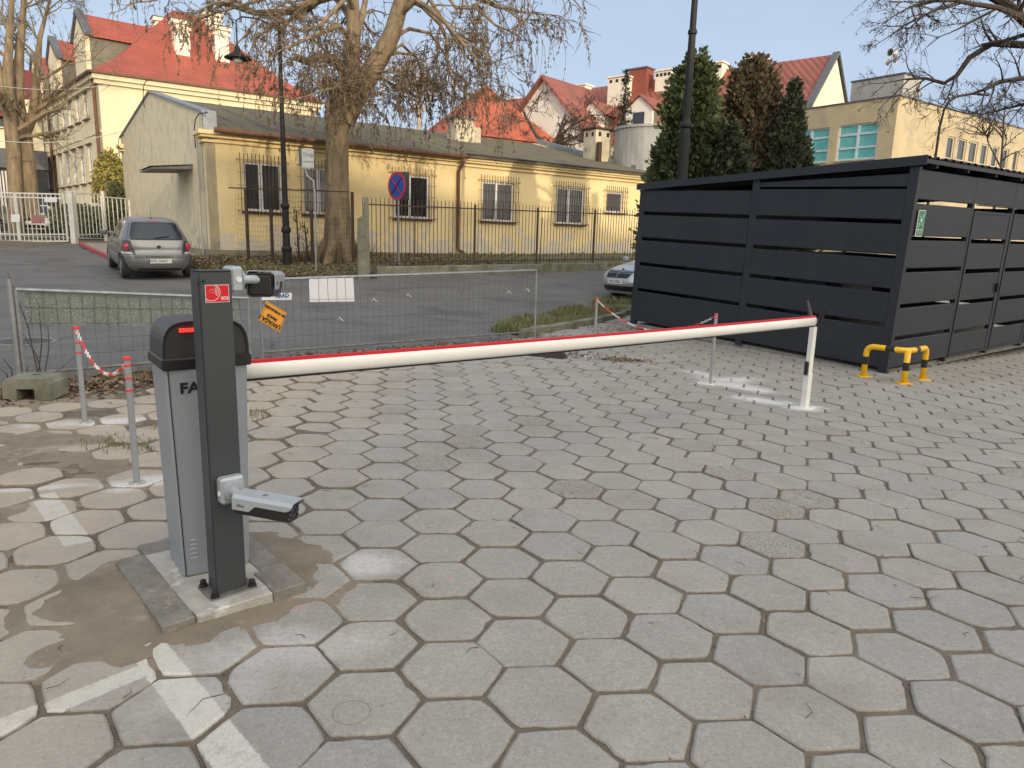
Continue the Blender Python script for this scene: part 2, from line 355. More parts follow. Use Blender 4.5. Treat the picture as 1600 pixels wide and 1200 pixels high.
# ---------------------------------------------------------------- hexagon paving
SH = .205; YAW = .142312081; TX, TY = -.275865546, 2.93111770
cyw, syw = math.cos(YAW), math.sin(YAW)
def hexmat():
    m = bpy.data.materials.new('hexagon paving stone'); m.use_nodes = True; n = m.node_tree; b = n.nodes['Principled BSDF']; L = n.links.new
    N = n.nodes.new
    tc = N('ShaderNodeTexCoord').outputs['Object']
    at = N('ShaderNodeAttribute'); at.attribute_name = 'tone'; sp = N('ShaderNodeSeparateColor'); L(at.outputs['Color'], sp.inputs[0])
    def noise(sc, det=6, r=.6, st=(1, 1, 1)):
        mp = N('ShaderNodeMapping'); mp.inputs['Scale'].default_value = st; L(tc, mp.inputs[0])
        k = N('ShaderNodeTexNoise'); k.inputs['Scale'].default_value = sc; k.inputs['Detail'].default_value = det; k.inputs['Roughness'].default_value = r; L(mp.outputs[0], k.inputs['Vector']); return k.outputs[0]
    def rmp(s_, a, c, d=0, e=1):
        k = N('ShaderNodeMapRange'); k.inputs[1].default_value = a; k.inputs[2].default_value = c; k.inputs[3].default_value = d; k.inputs[4].default_value = e; L(s_, k.inputs[0]); return k.outputs[0]
    def mix(f, a, c, bt='MIX'):
        k = N('ShaderNodeMixRGB'); k.blend_type = bt
        for i, q in enumerate((f, a, c)):
            if isinstance(q, (int, float)): k.inputs[i].default_value = q
            elif isinstance(q, tuple): k.inputs[i].default_value = (*q, 1)
            else: L(q, k.inputs[i])
        return k.outputs[0]
    def mt(op, a, c=0, cl=False):
        k = N('ShaderNodeMath'); k.operation = op; k.use_clamp = cl
        for i, q in enumerate((a, c)):
            if isinstance(q, (int, float)): k.inputs[i].default_value = q
            else: L(q, k.inputs[i])
        return k.outputs[0]
    base = mix(sp.outputs[0], (.305, .298, .280), (.350, .330, .298))
    base = mix(rmp(noise(3.2, 8, .65), .35, .68), base, mix(1, base, (.88, .875, .87), 'MULTIPLY'))
    base = mix(rmp(noise(11, 5), .55, .75, 0, .35), base, (.42, .36, .30))
    # fine aggregate: pale and dark grains
    vo = N('ShaderNodeTexVoronoi'); vo.inputs['Scale'].default_value = 260; L(tc, vo.inputs['Vector'])
    sc = N('ShaderNodeSeparateColor'); L(vo.outputs['Color'], sc.inputs[0])
    gr = mt('MULTIPLY', rmp(sc.outputs[0], .90, .97), rmp(vo.outputs['Distance'], .25, .45, 1, 0))
    base = mix(mt('MULTIPLY', gr, .55), base, (.56, .54, .50))
    gd = mt('MULTIPLY', rmp(sc.outputs[1], .88, .97), rmp(vo.outputs['Distance'], .25, .45, 1, 0))
    base = mix(mt('MULTIPLY', gd, .5), base, (.10, .095, .085))
    v2 = N('ShaderNodeTexVoronoi'); v2.inputs['Scale'].default_value = 120; L(tc, v2.inputs['Vector']); s2_ = N('ShaderNodeSeparateColor'); L(v2.outputs['Color'], s2_.inputs[0])
    pale = mt('MULTIPLY', rmp(s2_.outputs[0], .93, .96), rmp(v2.outputs['Distance'], .18, .34, 1, 0)); base = mix(mt('MULTIPLY', pale, .6), base, (.60, .58, .54))
    dark = mt('MULTIPLY', rmp(s2_.outputs[1], .92, .96), rmp(v2.outputs['Distance'], .20, .38, 1, 0)); base = mix(mt('MULTIPLY', dark, .55), base, (.12, .105, .09))
    strk = rmp(noise(9, 7, .7, (1, 3.2, 1)), .56, .70, 0, .28); base = mix(strk, base, (.42, .41, .39))
    fn = noise(420, 3, .7); base = mix(1, base, rmp(fn, .3, .7, .84, 1.14), 'MULTIPLY'); base = mix(1, base, rmp(noise(55, 7, .85), .34, .66, .78, 1.18), 'MULTIPLY')
    dsp = rmp(noise(48, 3, .6), .70, .74, 0, .55); base = mix(dsp, base, (.14, .12, .10))
    # worn stones: exposed rough aggregate
    wv = N('ShaderNodeTexVoronoi'); wv.inputs['Scale'].default_value = 95; L(tc, wv.inputs['Vector'])
    worn = mt('MULTIPLY', sp.outputs[1], rmp(noise(14, 6), .36, .5))
    wc = mix(rmp(wv.outputs['Distance'], .2, .6), (.42, .40, .36), (.24, .22, .19))
    base = mix(worn, base, wc)
    # dust and soil toward the left-hand verge
    sx = N('ShaderNodeSeparateXYZ'); L(tc, sx.inputs[0]); X, Y = sx.outputs[0], sx.outputs[1]
    dl = rmp(mt('ADD', X, mt('MULTIPLY', noise(1.6, 6), 1.8)), .1, -1.6)
    base = mix(mt('MULTIPLY', dl, rmp(noise(7, 7, .7), .3, .6, .25, .85)), base, (.43, .355, .27))
    dk = rmp(noise(1.3, 7, .65), .50, .70, 0, .38); base = mix(dk, base, (.19, .165, .14))
    blot = rmp(noise(26, 4, .7), .66, .72, 0, .7); base = mix(blot, base, (.12, .095, .07))
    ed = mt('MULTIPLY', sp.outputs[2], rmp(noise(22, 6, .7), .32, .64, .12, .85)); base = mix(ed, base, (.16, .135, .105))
    # white cement residue round the new posts  (position, radius)
    tot = None
    for (px, py, rx, ry, w, ang) in RESID:
        ca, sa = math.cos(ang), math.sin(ang)
        dx, dy = mt('SUBTRACT', X, px), mt('SUBTRACT', Y, py)
        a1 = mt('DIVIDE', mt('ADD', mt('MULTIPLY', dx, ca), mt('MULTIPLY', dy, sa)), rx); a2 = mt('DIVIDE', mt('SUBTRACT', mt('MULTIPLY', dy, ca), mt('MULTIPLY', dx, sa)), ry)
        d = mt('POWER', mt('ADD', mt('MULTIPLY', a1, a1), mt('MULTIPLY', a2, a2)), .5)
        k = mt('MULTIPLY', rmp(mt('ADD', d, mt('MULTIPLY', mt('SUBTRACT', noise(5, 6, .65), .5), 1.7)), .35, 1.05, 1, 0), w)
        tot = k if tot is None else mt('MAXIMUM', tot, k)
    tot = mt('MULTIPLY', tot, rmp(noise(48, 6, .85), .36, .58, .35, 1))
    base = mix(tot, base, (.66, .66, .65))
    # painted lines
    lm = None
    for (p, q, w, k) in LINES:
        d = (q-p); d.z = 0; Lg = d.length; d.normalize()
        dx, dy = mt('SUBTRACT', X, p.x), mt('SUBTRACT', Y, p.y)
        al = mt('ADD', mt('MULTIPLY', dx, d.x), mt('MULTIPLY', dy, d.y)); ac = mt('ABSOLUTE', mt('SUBTRACT', mt('MULTIPLY', dy, d.x), mt('MULTIPLY', dx, d.y)))
        e = mt('MULTIPLY', rmp(mt('ADD', ac, mt('MULTIPLY', mt('SUBTRACT', noise(45, 5), .5), .018)), w/2-.003, w/2+.003, 1, 0), mt('MULTIPLY', rmp(al, 0, .01), rmp(al, Lg-.01, Lg, 1, 0)))
        e = mt('MULTIPLY', e, k); lm = e if lm is None else mt('MAXIMUM', lm, e)
    wear = mt('MULTIPLY', rmp(noise(16, 8, .75), .30, .50, .35, 1), rmp(noise(150, 5, .85), .36, .52, .30, 1))
    base = mix(mt('MULTIPLY', lm, wear), base, (.56, .54, .49))
    # scored ring on one stone, faint pink spray
    rg = mt('POWER', mt('ADD', mt('POWER', mt('SUBTRACT', X, RING.x), 2), mt('POWER', mt('SUBTRACT', Y, RING.y), 2)), .5)
    ring = rmp(mt('ABSOLUTE', mt('SUBTRACT', rg, .062)), .0012, .0028, .6, 0); base = mix(ring, base, (.12, .11, .10))
    for (q, r_) in PINK:
        d = mt('POWER', mt('ADD', mt('POWER', mt('SUBTRACT', X, q.x), 2), mt('POWER', mt('MULTIPLY', mt('SUBTRACT', Y, q.y), 1.8), 2)), .5)
        base = mix(mt('MULTIPLY', rmp(d, r_*.3, r_, .55, 0), rmp(noise(40), .4, .6)), base, (.55, .22, .22))
    L(base, b.inputs['Base Color'])
    L(rmp(noise(9), .3, .7, .72, .92), b.inputs['Roughness']); b.inputs['Specular IOR Level'].default_value = .35
    h = mt('ADD', mt('MULTIPLY', noise(300, 4, .7), .5), mt('MULTIPLY', noise(30, 5), .8)); h = mt('ADD', h, mt('MULTIPLY', mt('MULTIPLY', worn, wv.outputs['Distance']), 3.0))
    bp = N('ShaderNodeBump'); bp.inputs['Strength'].default_value = .55; bp.inputs['Distance'].default_value = .004; L(h, bp.inputs['Height']); L(bp.outputs[0], b.inputs['Normal'])
    return m
P1, P2, P3, P4, PS = G(133, 660), G(214, 755), G(928, 558), G(1110, 600), G(1257, 637)
RESID = [(P1.x+.18, P1.y+.05, .60, .13, .85, .45), (P2.x+.10, P2.y+.04, .36, .14, .85, .55), (P2.x-.65, P2.y-.22, .6, .06, .6, .35), (P3.x, P3.y, .22, .16, .9, 0), (P4.x, P4.y, .28, .18, 1, 0), (PS.x, PS.y, .30, .18, 1, .2),
         (P4.x+.32, P4.y-.05, .62, .26, .9, -.75), (P4.x+.42, P4.y+.35, .42, .24, .8, .5), (PS.x-.30, PS.y+.2, .55, .18, 1, -.55), (P4.x+.08, P4.y+.6, .16, .6, .7, .3), (-.66, 3.22, .20, .17, .6, .3), (-.85, 2.45, .5, .18, .35, .4), (P4.x-.05, P4.y+.7, .1, .55, .35, .2), (-1.0, 2.2, .3, .14, .3, .5)]
LN0, LN1 = G(66, 772), G(392, 1222)
LINES = [(LN0, LN0.lerp(LN1, .30), .125, .8), (G(163, 925), LN1, .125, .95), (G(-40, 1156), G(236, 1041), .085, .9)]
RING = G(549, 1113); PINK = [(G(140, 820), .05), (G(85, 868), .05), (G(470, 948), .06), (G(700, 905), .03)]
hm = hexmat()
def build_paving():
    vs = []; fs = []; ti = []; tones = []
    gap = .0060
    for i in range(-75, 90):
        for jj in range(-30, 80):
            v_ = (jj+(.5 if i % 2 else 0))
            u0 = 1.5*SH*i; v0 = math.sqrt(3)*SH*(v_-.5)      # centre (lattice point is mid of top edge)
            cx = TX+u0*cyw-v0*syw; cy = TY+u0*syw+v0*cyw
            dist = math.hypot(cx, cy)
            if cy < .3 or abs(cx) > cy*1.05+2.6 or cy > 24 or not on_paving(cx, cy, .02): continue
            if cx > 6.2 and side((cx, cy), (5.3, 10.0), (6.1, 10.6)) > 0 and cy > 15.5 and cx < 8: pass
            k = 4 if dist < 6 else (2 if dist < 11 else 1)
            left = max(0, min(1, (-.9-cx)/2.0))
            dz0 = rng.normal(0, .0022)*(1+left*1.5); tx_, ty_ = rng.normal(0, .006, 2); rt = rng.normal(0, .008); dx, dy = rng.normal(0, .003, 2)
            g_ = gap*(1+abs(rng.normal(0, .45))*.6)+left*.006
            R0 = SH-g_/math.cos(math.pi/6)
            bev = .009 if k > 1 else .012
            worn = 1.0 if rng.random() < .03 and dist > 6 else 0.0
            for (wx, wy, wr) in WORN:
                if (cx-wx)**2+(cy-wy)**2 < wr*wr: worn = 1.0
            ring = []
            for e in range(6):
                a0 = YAW+rt+math.pi/3*e; a1 = a0+math.pi/3
                p0 = np.array([math.cos(a0), math.sin(a0)])*R0; p1 = np.array([math.cos(a1), math.sin(a1)])*R0
                for t in range(k):
                    f = t/k; p = p0*(1-f)+p1*f
                    if k > 1:
                        sc = 1-(.022+left*.04)*(f == 0)*rng.uniform(.4, 1.6)+rng.normal(0, .005+.004*left)
                        if rng.random() < .055: sc -= rng.uniform(.015, .07)
                        p = p*sc
                    ring.append(p)
            n_ = len(ring); o = len(vs)
            for sc, dz in ((1.0, -.03), (1.0, -bev*.55), (1-bev*1.3/SH, 0)):
                for p in ring:
                    q = p*sc; x, y = cx+dx+q[0], cy+dy+q[1]
                    vs.append((x, y, gz(x, y)+dz0+q[0]*tx_+q[1]*ty_+dz))
            for r_ in range(2):
                for t in range(n_): fs.append((o+r_*n_+t, o+r_*n_+(t+1) % n_, o+(r_+1)*n_+(t+1) % n_, o+(r_+1)*n_+t))
            fs.append(tuple(o+2*n_+t for t in range(n_)))
            ti.append((len(fs), n_)); tones.append((float(np.clip(rng.beta(2.2, 2.2)+.2*left, 0, 1)), worn, 0, 1)); 
            tones[-1] = (*tones[-1], 3*n_)
    me = bpy.data.meshes.new('paving'); me.from_pydata(vs, [], fs); me.materials.append(hm)
    col = me.color_attributes.new('tone', 'FLOAT_COLOR', 'POINT'); arr = []
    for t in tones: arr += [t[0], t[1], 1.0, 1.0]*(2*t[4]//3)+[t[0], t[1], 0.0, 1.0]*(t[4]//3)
    col.data.foreach_set('color', arr); me.update()
    ob = bpy.data.objects.new('paving', me); C.objects.link(ob); struct(ob)
WORN = [(*G(x, y)[:2], .15) for x, y in ((1195, 790), (1215, 852), (1145, 745), (1100, 735), (740, 690), (735, 672), (835, 660), (1075, 690), (1310, 755), (1325, 672), (1245, 772), (675, 717), (900, 775))]
build_paving()
# joint filling under and between the stones
jm = M('joint soil', (.175, .145, .112), (.115, .094, .072), 8, 1, bump=1, bscale=90, c3=(.17, .13, .09), s3=2.2)
def jz(x, y): return gzv(x, y)-.0125+.007*fbm(x*6, y*6, 4, 5)
struct(grid_sheet(np.arange(-14, 24, .1), np.arange(0, 25, .1), jz, lambda x, y: on_paving(x, y, -.35)).build('joint_soil', jm, smooth=True))
# sand spilled round the plinth and over the left-hand paving
sandm = M('dry sand', (.27, .222, .168), (.20, .165, .125), 5, 1, bump=.9, bscale=160, c3=(.33, .28, .22), s3=3)
def sandz(x, y):
    def blob(cx, cy, rx, ry, a):
        ca, sa = math.cos(a), math.sin(a); dx, dy = x-cx, y-cy
        return np.clip(1.25-np.sqrt(((dx*ca+dy*sa)/rx)**2+((dy*ca-dx*sa)/ry)**2), 0, 1)
    m_ = blob(-1.36, 2.92, .80, .80, .75)
    m_ = np.maximum(m_, .72*blob(-1.75, 2.72, .42, .36, .9)); m_ = np.maximum(m_, .60*blob(-1.62, 2.38, .34, .24, .6)); m_ = np.maximum(m_, .55*blob(-3.0, 3.4, 1.2, .5, .6))
    m_ = np.maximum(m_, .62*blob(-3.6, 4.9, 1.6, .5, .25)); m_ = np.maximum(m_, .5*np.clip((-2.1-x)/2, 0, 1)); m_ = np.maximum(m_, .36*np.clip((-1.0-x)/1.2, 0, 1))
    nn = fbm(x*2.4+7, y*2.4, 5, 3)+.38*fbm(x*13, y*13, 4, 9)
    return gzv(x, y)-.026+.024*m_+.034*m_*nn
struct(grid_sheet(np.arange(-9, -.35, .03), np.arange(1.2, 6.6, .03), sandz, lambda x, y: on_paving(x, y, -.2)).build('sand', sandm, smooth=True))
# verge soil between paving and fence at the left, and round the kerb
versm = M('verge soil', (.13, .098, .066), (.075, .055, .038), 3, 1, bump=1, bscale=50, c3=(.20, .155, .11), s3=1.3)
def vz(x, y): return gzv(x, y)-.03+.05*fbm(x*1.7, y*1.7, 5, 11)
struct(grid_sheet(np.arange(-14, 1.6, .08), np.arange(4.6, 13, .08), vz, lambda x, y: (not on_paving(x, y, .1)) and ((side((x, y), FL, FM) < .35*2.4 and x < FM.x) or (x >= FM.x and side((x, y), FM, Vector((-.1, 11.6, 0))) < .9) ) and y < 11.9 and x < .6).build('verge', versm, smooth=True))

# ================================================================== FOREGROUND OBJECTS
# ---- plinth
pf = G(254, 981, .042); pr = G(480, 913, .042); pl = G(190, 868, .042)
A1 = (pr-pf); A1.z = 0; LA = A1.length; A1.normalize(); B1 = V(-A1.y, A1.x, 0)
LB = (pl-pf).dot(B1); pz = gz(-1.35, 2.95)
t = thing('plinth', 'low rectangular kerb-block plinth with light concrete infill under the barrier cabinet and camera post', 'plinth', (pf.x, pf.y, pz), math.atan2(A1.y, A1.x), world=False)
kw = .125
kerbm = M('dirty kerb concrete', (.235, .22, .195), (.15, .138, .118), 7, .95, bump=.7, bscale=60, c3=(.30, .27, .22), s3=4)
def kb(x0, x1, y0, y1, mat=kerbm, h=.042): return MB().bbox(x0, x1, y0, y1, -.08, h, .006).build('kerb_block', mat, t)
kb(0, kw, 0, LB*.42); kb(0, kw, LB*.42+.006, LB*.98); kb(kw+.004, LA*.74, 0, kw*.72, concl); kb(LA*.745, LA, 0, LB*.30); kb(LA*.8, LA, LB*.3+.006, LB*.95); kb(kw, LA, LB*.955, LB+.1)
MB().box(kw-.01, LA*.8, kw*.5, LB*.97, -.05, .036).build('concrete_infill', concl, t)

# ---- barrier cabinet
cf, cr_ = G(286.5, 901, .045), G(391, 877, .045)
A2 = cr_-cf; A2.z = 0; CW = A2.length; A2.normalize(); B2 = V(-A2.y, A2.x, 0); CD = .27
Hb = HZ(258.6, 577, cf); Hh = HZ(302, 500, cf+A2*CW*.5)
z0 = cf.z
t = thing('barrier_gate', 'silver grey barrier cabinet with black domed hood and long white boom with red top edge', 'barrier', cf, math.atan2(A2.y, A2.x), world=False)
BH = Hb-z0
m_ = MB()
# body: front slightly bowed, side seam
prof = [(0.012, 0)] + [(x*CW, -.012*math.sin(math.pi*x)) for x in (.08, .25, .5, .75, .92)] + [(CW-.012, 0), (CW, .014), (CW, CD), (0, CD), (0, .014)]
fl_ = lambda x, z: x+(z/BH)*(-.020+(.050)*x/CW)
n_ = len(prof); vs = [(fl_(x, z), y, z) for z in (0, BH) for x, y in prof]
m_.add(vs, [tuple(range(n_))[::-1], tuple(range(n_, 2*n_))]+[(i, (i+1) % n_, (i+1) % n_+n_, i+n_) for i in range(n_)]); m_.build('housing', cabm, t)
MB().hexa([(fl_(.010, z)+dx, dy, z) for z in (0, BH-.005) for dx, dy in ((0, -.0035), (.0032, -.0055), (.0032, .01), (0, .01))]).build('door_seam', black, t)
for i in range(5):
    MB().bbox(.034, .062, -.0085, -.002, .075+i*.021, .083+i*.021, .002).build('vent_slot', camsil, t)
    MB().bbox(CW-.055, CW-.03, -.0085, -.002, .075+i*.021, .083+i*.021, .002).build('vent_slot', camsil, t)
# hood: band + dome extruded front-back
CW0 = CW; XO = -.020; CW = CW+.050; MB().bbox(XO-.012, XO+CW+.012, -.022, CD+.012, BH-.005, BH+.045, .006).build('hood_band', black, t)
hh = Hh-Hb
arch = [(-.004, .045)]+[(.5*CW-(.5*CW+.004)*math.copysign(abs(math.cos(a))**.45, math.cos(a)), .045+(hh-.045)*math.sin(a)**.62) for a in np.linspace(.12, math.pi-.12, 17)]+[(CW+.004, .045)]
m_ = MB(); n_ = len(arch); ys = [-.004, -.016, -.016, CD-.01, CD+.004]; sc = [.93, .985, 1, 1, .96]
vs = []
for y, s_ in zip(ys, sc):
    for x, z in arch: vs.append((XO+CW/2+(x-CW/2)*s_, y, BH+z*(s_ if z > .05 else 1)))
fs = []
for j in range(len(ys)-1):
    for i in range(n_-1): fs.append((j*n_+i+1, j*n_+i, (j+1)*n_+i, (j+1)*n_+i+1))
fs += [tuple(range(n_)), tuple(range(4*n_, 5*n_))[::-1]]
hood = m_.add(vs, fs).build('hood', M('hood plastic', (.03, .031, .033), (.04, .041, .043), 3, .42), t, smooth=False)
hood['label'] = 'black domed hood with a red light strip'
m_ = MB()
for i in range(9): m_.bbox(XO+CW*.19+i*.0125, XO+CW*.19+i*.0125+.0105, -.021, -.012, BH+hh-.047, BH+hh-.030, .002)
m_.build('warning_light', redglow, hood)
text('FAAC', .062, black, t, (XO+CW*.155, -.0135, BH-.105), (1, .03, 0), (0, 0, 1), bold=.002, sx=1.15)
MB().bbox(XO+CW-.012, XO+CW+.012, .05, .085, BH-.26, BH-.20, .004).build('key_switch', M('pale plastic', (.6, .61, .6)), t)
# boom
be = G(1257, 637); bz_r = HZ(1268, 504, be)
e0 = None
d_ = ray(393, 591.5); tt = (bz_r-.0-CH)/d_[2]; e0 = Vector(OC+d_*tt)        # underside at the cabinet
d_ = ray(1272, 509); tt = (bz_r-CH)/d_[2]; e1 = Vector(OC+d_*tt)
bd = (e1-e0); bd.normalize(); e0 = e0-bd*.22
Mi = t.matrix_basis.inverted() if False else Matrix.Rotation(-math.atan2(A2.y, A2.x), 4, 'Z') @ Matrix.Translation(-cf)
l0, l1 = Mi @ e0, Mi @ e1; ld = (l1-l0).normalized(); ln = V(-ld.y, ld.x, 0)
th = .090; tw = .055
sec = [(math.cos(a)*tw/2, th/2+math.sin(a)*th/2) for a in np.linspace(0, 2*math.pi, 20, endpoint=False)]
sec = [(p, min(q, th*.95)) for p, q in sec]
vs = []; N_ = 12
for j in range(N_+1):
    P = l0.lerp(l1, j/N_); sag = -.012*math.sin(math.pi*j/N_)
    vs += [P+ln*p+V(0, 0, q+sag) for p, q in sec]
k_ = len(sec); fs = [(j*k_+i, j*k_+(i+1) % k_, (j+1)*k_+(i+1) % k_, (j+1)*k_+i) for j in range(N_) for i in range(k_)]+[tuple(range(k_))[::-1], tuple(N_*k_+i for i in range(k_))]
boomm = M('white boom lacquer', (.80, .785, .74), (.75, .73, .68), 2, .42, c3=(.66, .63, .54), s3=5, lo3=.62, hi3=.8)
boom = MB().add(vs, fs).build('boom', boomm, t, smooth=True); boom['label'] = 'long white boom lying across on its rest post'
m_ = MB()
for (w0, w1, zz0, zz1) in ((-.012, .012, th*.92, th*1.13),):
    for j in range(N_):
        a_, b_ = l0.lerp(l1, j/N_), l0.lerp(l1, (j+1)/N_); s0, s1 = -.012*math.sin(math.pi*j/N_), -.012*math.sin(math.pi*(j+1)/N_)
        m_.hexa([a_+ln*w0+V(0, 0, zz0+s0), b_+ln*w0+V(0, 0, zz0+s1), b_+ln*w1+V(0, 0, zz0+s1), a_+ln*w1+V(0, 0, zz0+s0), a_+ln*w0+V(0, 0, zz1+s0), b_+ln*w0+V(0, 0, zz1+s1), b_+ln*w1+V(0, 0, zz1+s1), a_+ln*w1+V(0, 0, zz1+s0)])
m_.build('red_edge_profile', red, boom)
m_ = MB(); 
for j in range(60):
    P = l0.lerp(l1, (j+.5)/60); m_.box(P.x-.02, P.x+.02, P.y-.002, P.y+.002, 0, 0) if False else None
MB().tube([l0+V(0, 0, -.006), l0.lerp(l1, .5)+V(0, 0, -.018), l1+V(0, 0, -.006)], .007, 6).build('rubber_strip', black, boom)
MB().tube([l1+V(0, 0, th/2)-ld*.004, l1+V(0, 0, th/2)+ld*.012], [th*.42, th*.40], 12).build('end_cap', black, boom)
MB().obox(l0-ln*.05-V(0, 0, .02), ld*.16, ln*.10, V(0, 0, .14)).build('boom_bracket', black, t)

# ---- boom rest post
yr = math.atan2(bd.y, bd.x)
t = thing('boom_rest_post', 'white square steel post with black fork carrying the free end of the boom', 'post', be, yr, world=False)
zt = bz_r-be.z-.01
MB().bbox(-.04, .04, -.03, .03, .0, zt*.42, .004).build('post', white_paint, t); MB().bbox(-.034, .034, -.025, .025, zt*.42-.01, zt, .004).build('upper_post', white_paint, t)
MB().bbox(-.09, .09, -.08, .08, -.004, .008, .003).build('base_plate', white_paint, t)
MB().bbox(-.066, -.0405, -.02, .02, zt*.40, zt*.56, .006).build('photocell', black, t)
m_ = MB()
for s_ in (-1, 1): m_.tube([(.02, s_*.01, zt-.01), (.02, s_*.05, zt+.03), (.02, s_*.065, zt+.09), (.02, s_*.115, zt+.23)], [.032, .034, .028, .014], 8)
m_.bbox(-.03, .05, -.04, .04, zt-.02, zt+.006, .005); m_.build('fork', black, t)
MB().bbox(.05, .056, .02, .07, zt+.01, zt+.06, .001).build('reflector', red, t)

# ---- camera post
qf, qr = G(340, 929, .055), G(383, 915.5, .055)
A3 = qr-qf; A3.z = 0; A3.normalize(); B3 = V(-A3.y, A3.x, 0); PW = .125; PD = .092
pc = qf+A3*PW/2+B3*PD/2; PHt = HZ(313, 420, qf)-qf.z; YP = math.atan2(A3.y, A3.x)
t = thing('camera_post', 'dark grey square steel post on the plinth with a red SOS sticker', 'post', (pc.x, pc.y, qf.z-.012), YP, world=False)
MB().bbox(-PW/2, PW/2, -PD/2, PD/2, .01, PHt, .004).build('column', postm, t)
MB().bbox(-PW/2-.003, -PW/2+.0, -PD/2+.008, PD/2-.008, .02, PHt-.02, .001).build('side_cover', postm, t)
MB().bbox(-.098, .098, -.082, .082, 0, .012, .003).build('base_plate', dsteel, t)
for sx in (-1, 1):
    for sy in (-1, 1): MB().lathe([(.011, .012), (.019, .014), (.017, .022), (.013, .024), (.013, .038), (.008, .044), (.002, .046)], (sx*.080, sy*.064, 0), 10).build('bolt', blackm, t)
MB().bbox(-PW/2-.001, PW/2+.001, -PD/2-.001, PD/2+.001, PHt, PHt+.006, .003).build('top_cap', M('cap', (.045, .048, .05)), t)
for px_, py_ in ((-PW/2+.016, -PD/2-.004), (-PW/2-.002, -PD/2-.0035)): MB().lathe([(.0055, -.004), (.0055, .003)], (px_, py_, PHt-.035), 8, 'y').build('screw', black, t)
# sticker
sy_ = -PD/2-.0012; sx0, sx1, sz0, sz1 = -.043, .050, PHt-.119, PHt-.050
st = MB().box(sx0, sx1, sy_-.0006, -PD/2, sz0, sz1).build('sticker', M('white vinyl', (.75, .74, .74)), t)
st['label'] = 'red SOS sticker with a loudspeaker symbol'
MB().box(sx0+.002, sx1-.002, sy_-.001, sy_-.0006, sz0+.002, sz1-.002).build('sticker_field', M('sticker red', (.62, .006, .018), (.6, .006, .018)), st)
wv = M('white print', (.8, .76, .76)); y_ = sy_-.0014
m_ = MB(); c0 = (sx0+.026, sz1-.025)
def arc(m_, c, r, a0, a1, w, y, n=14):
    for i in range(n):
        a, b_ = a0+(a1-a0)*i/n, a0+(a1-a0)*(i+1)/n
        m_.quad((c[0]+math.cos(a)*(r-w), y, c[1]+math.sin(a)*(r-w)), (c[0]+math.cos(b_)*(r-w), y, c[1]+math.sin(b_)*(r-w)), (c[0]+math.cos(b_)*r, y, c[1]+math.sin(b_)*r), (c[0]+math.cos(a)*r, y, c[1]+math.sin(a)*r))
for p, q in (((-.009, -.004), (-.009, .004)), ((-.009, .004), (-.003, .005)), ((-.003, .005), (.005, .009)), ((.005, .009), (.004, -.009)), ((.004, -.009), (-.003, -.005)), ((-.003, -.005), (-.009, -.004))):
    m_.bar((c0[0]+p[0], y_, c0[1]+p[1]), (c0[0]+q[0], y_, c0[1]+q[1]), .0015, .0004)
arc(m_, (c0[0], c0[1]), .014, -.7, .7, .0018, y_); arc(m_, (c0[0], c0[1]), .0195, -.8, .85, .0018, y_); arc(m_, (c0[0], c0[1]-.0), .0255, -.85, 1.1, .0018, y_); arc(m_, (c0[0]-.002, c0[1]-.004), .034, -2.35, .9, .0021, y_, 24)
m_.build('symbol', wv, st)
text('SOS', .0175, wv, st, (sx1-.034, y_, sz0+.010), (1, 0, 0), (0, 0, 1), bold=.0004)
MB().box(sx0+.005, sx0+.013, y_-.0002, y_, sz0+.006, sz0+.0068).build('small_print', wv, st)

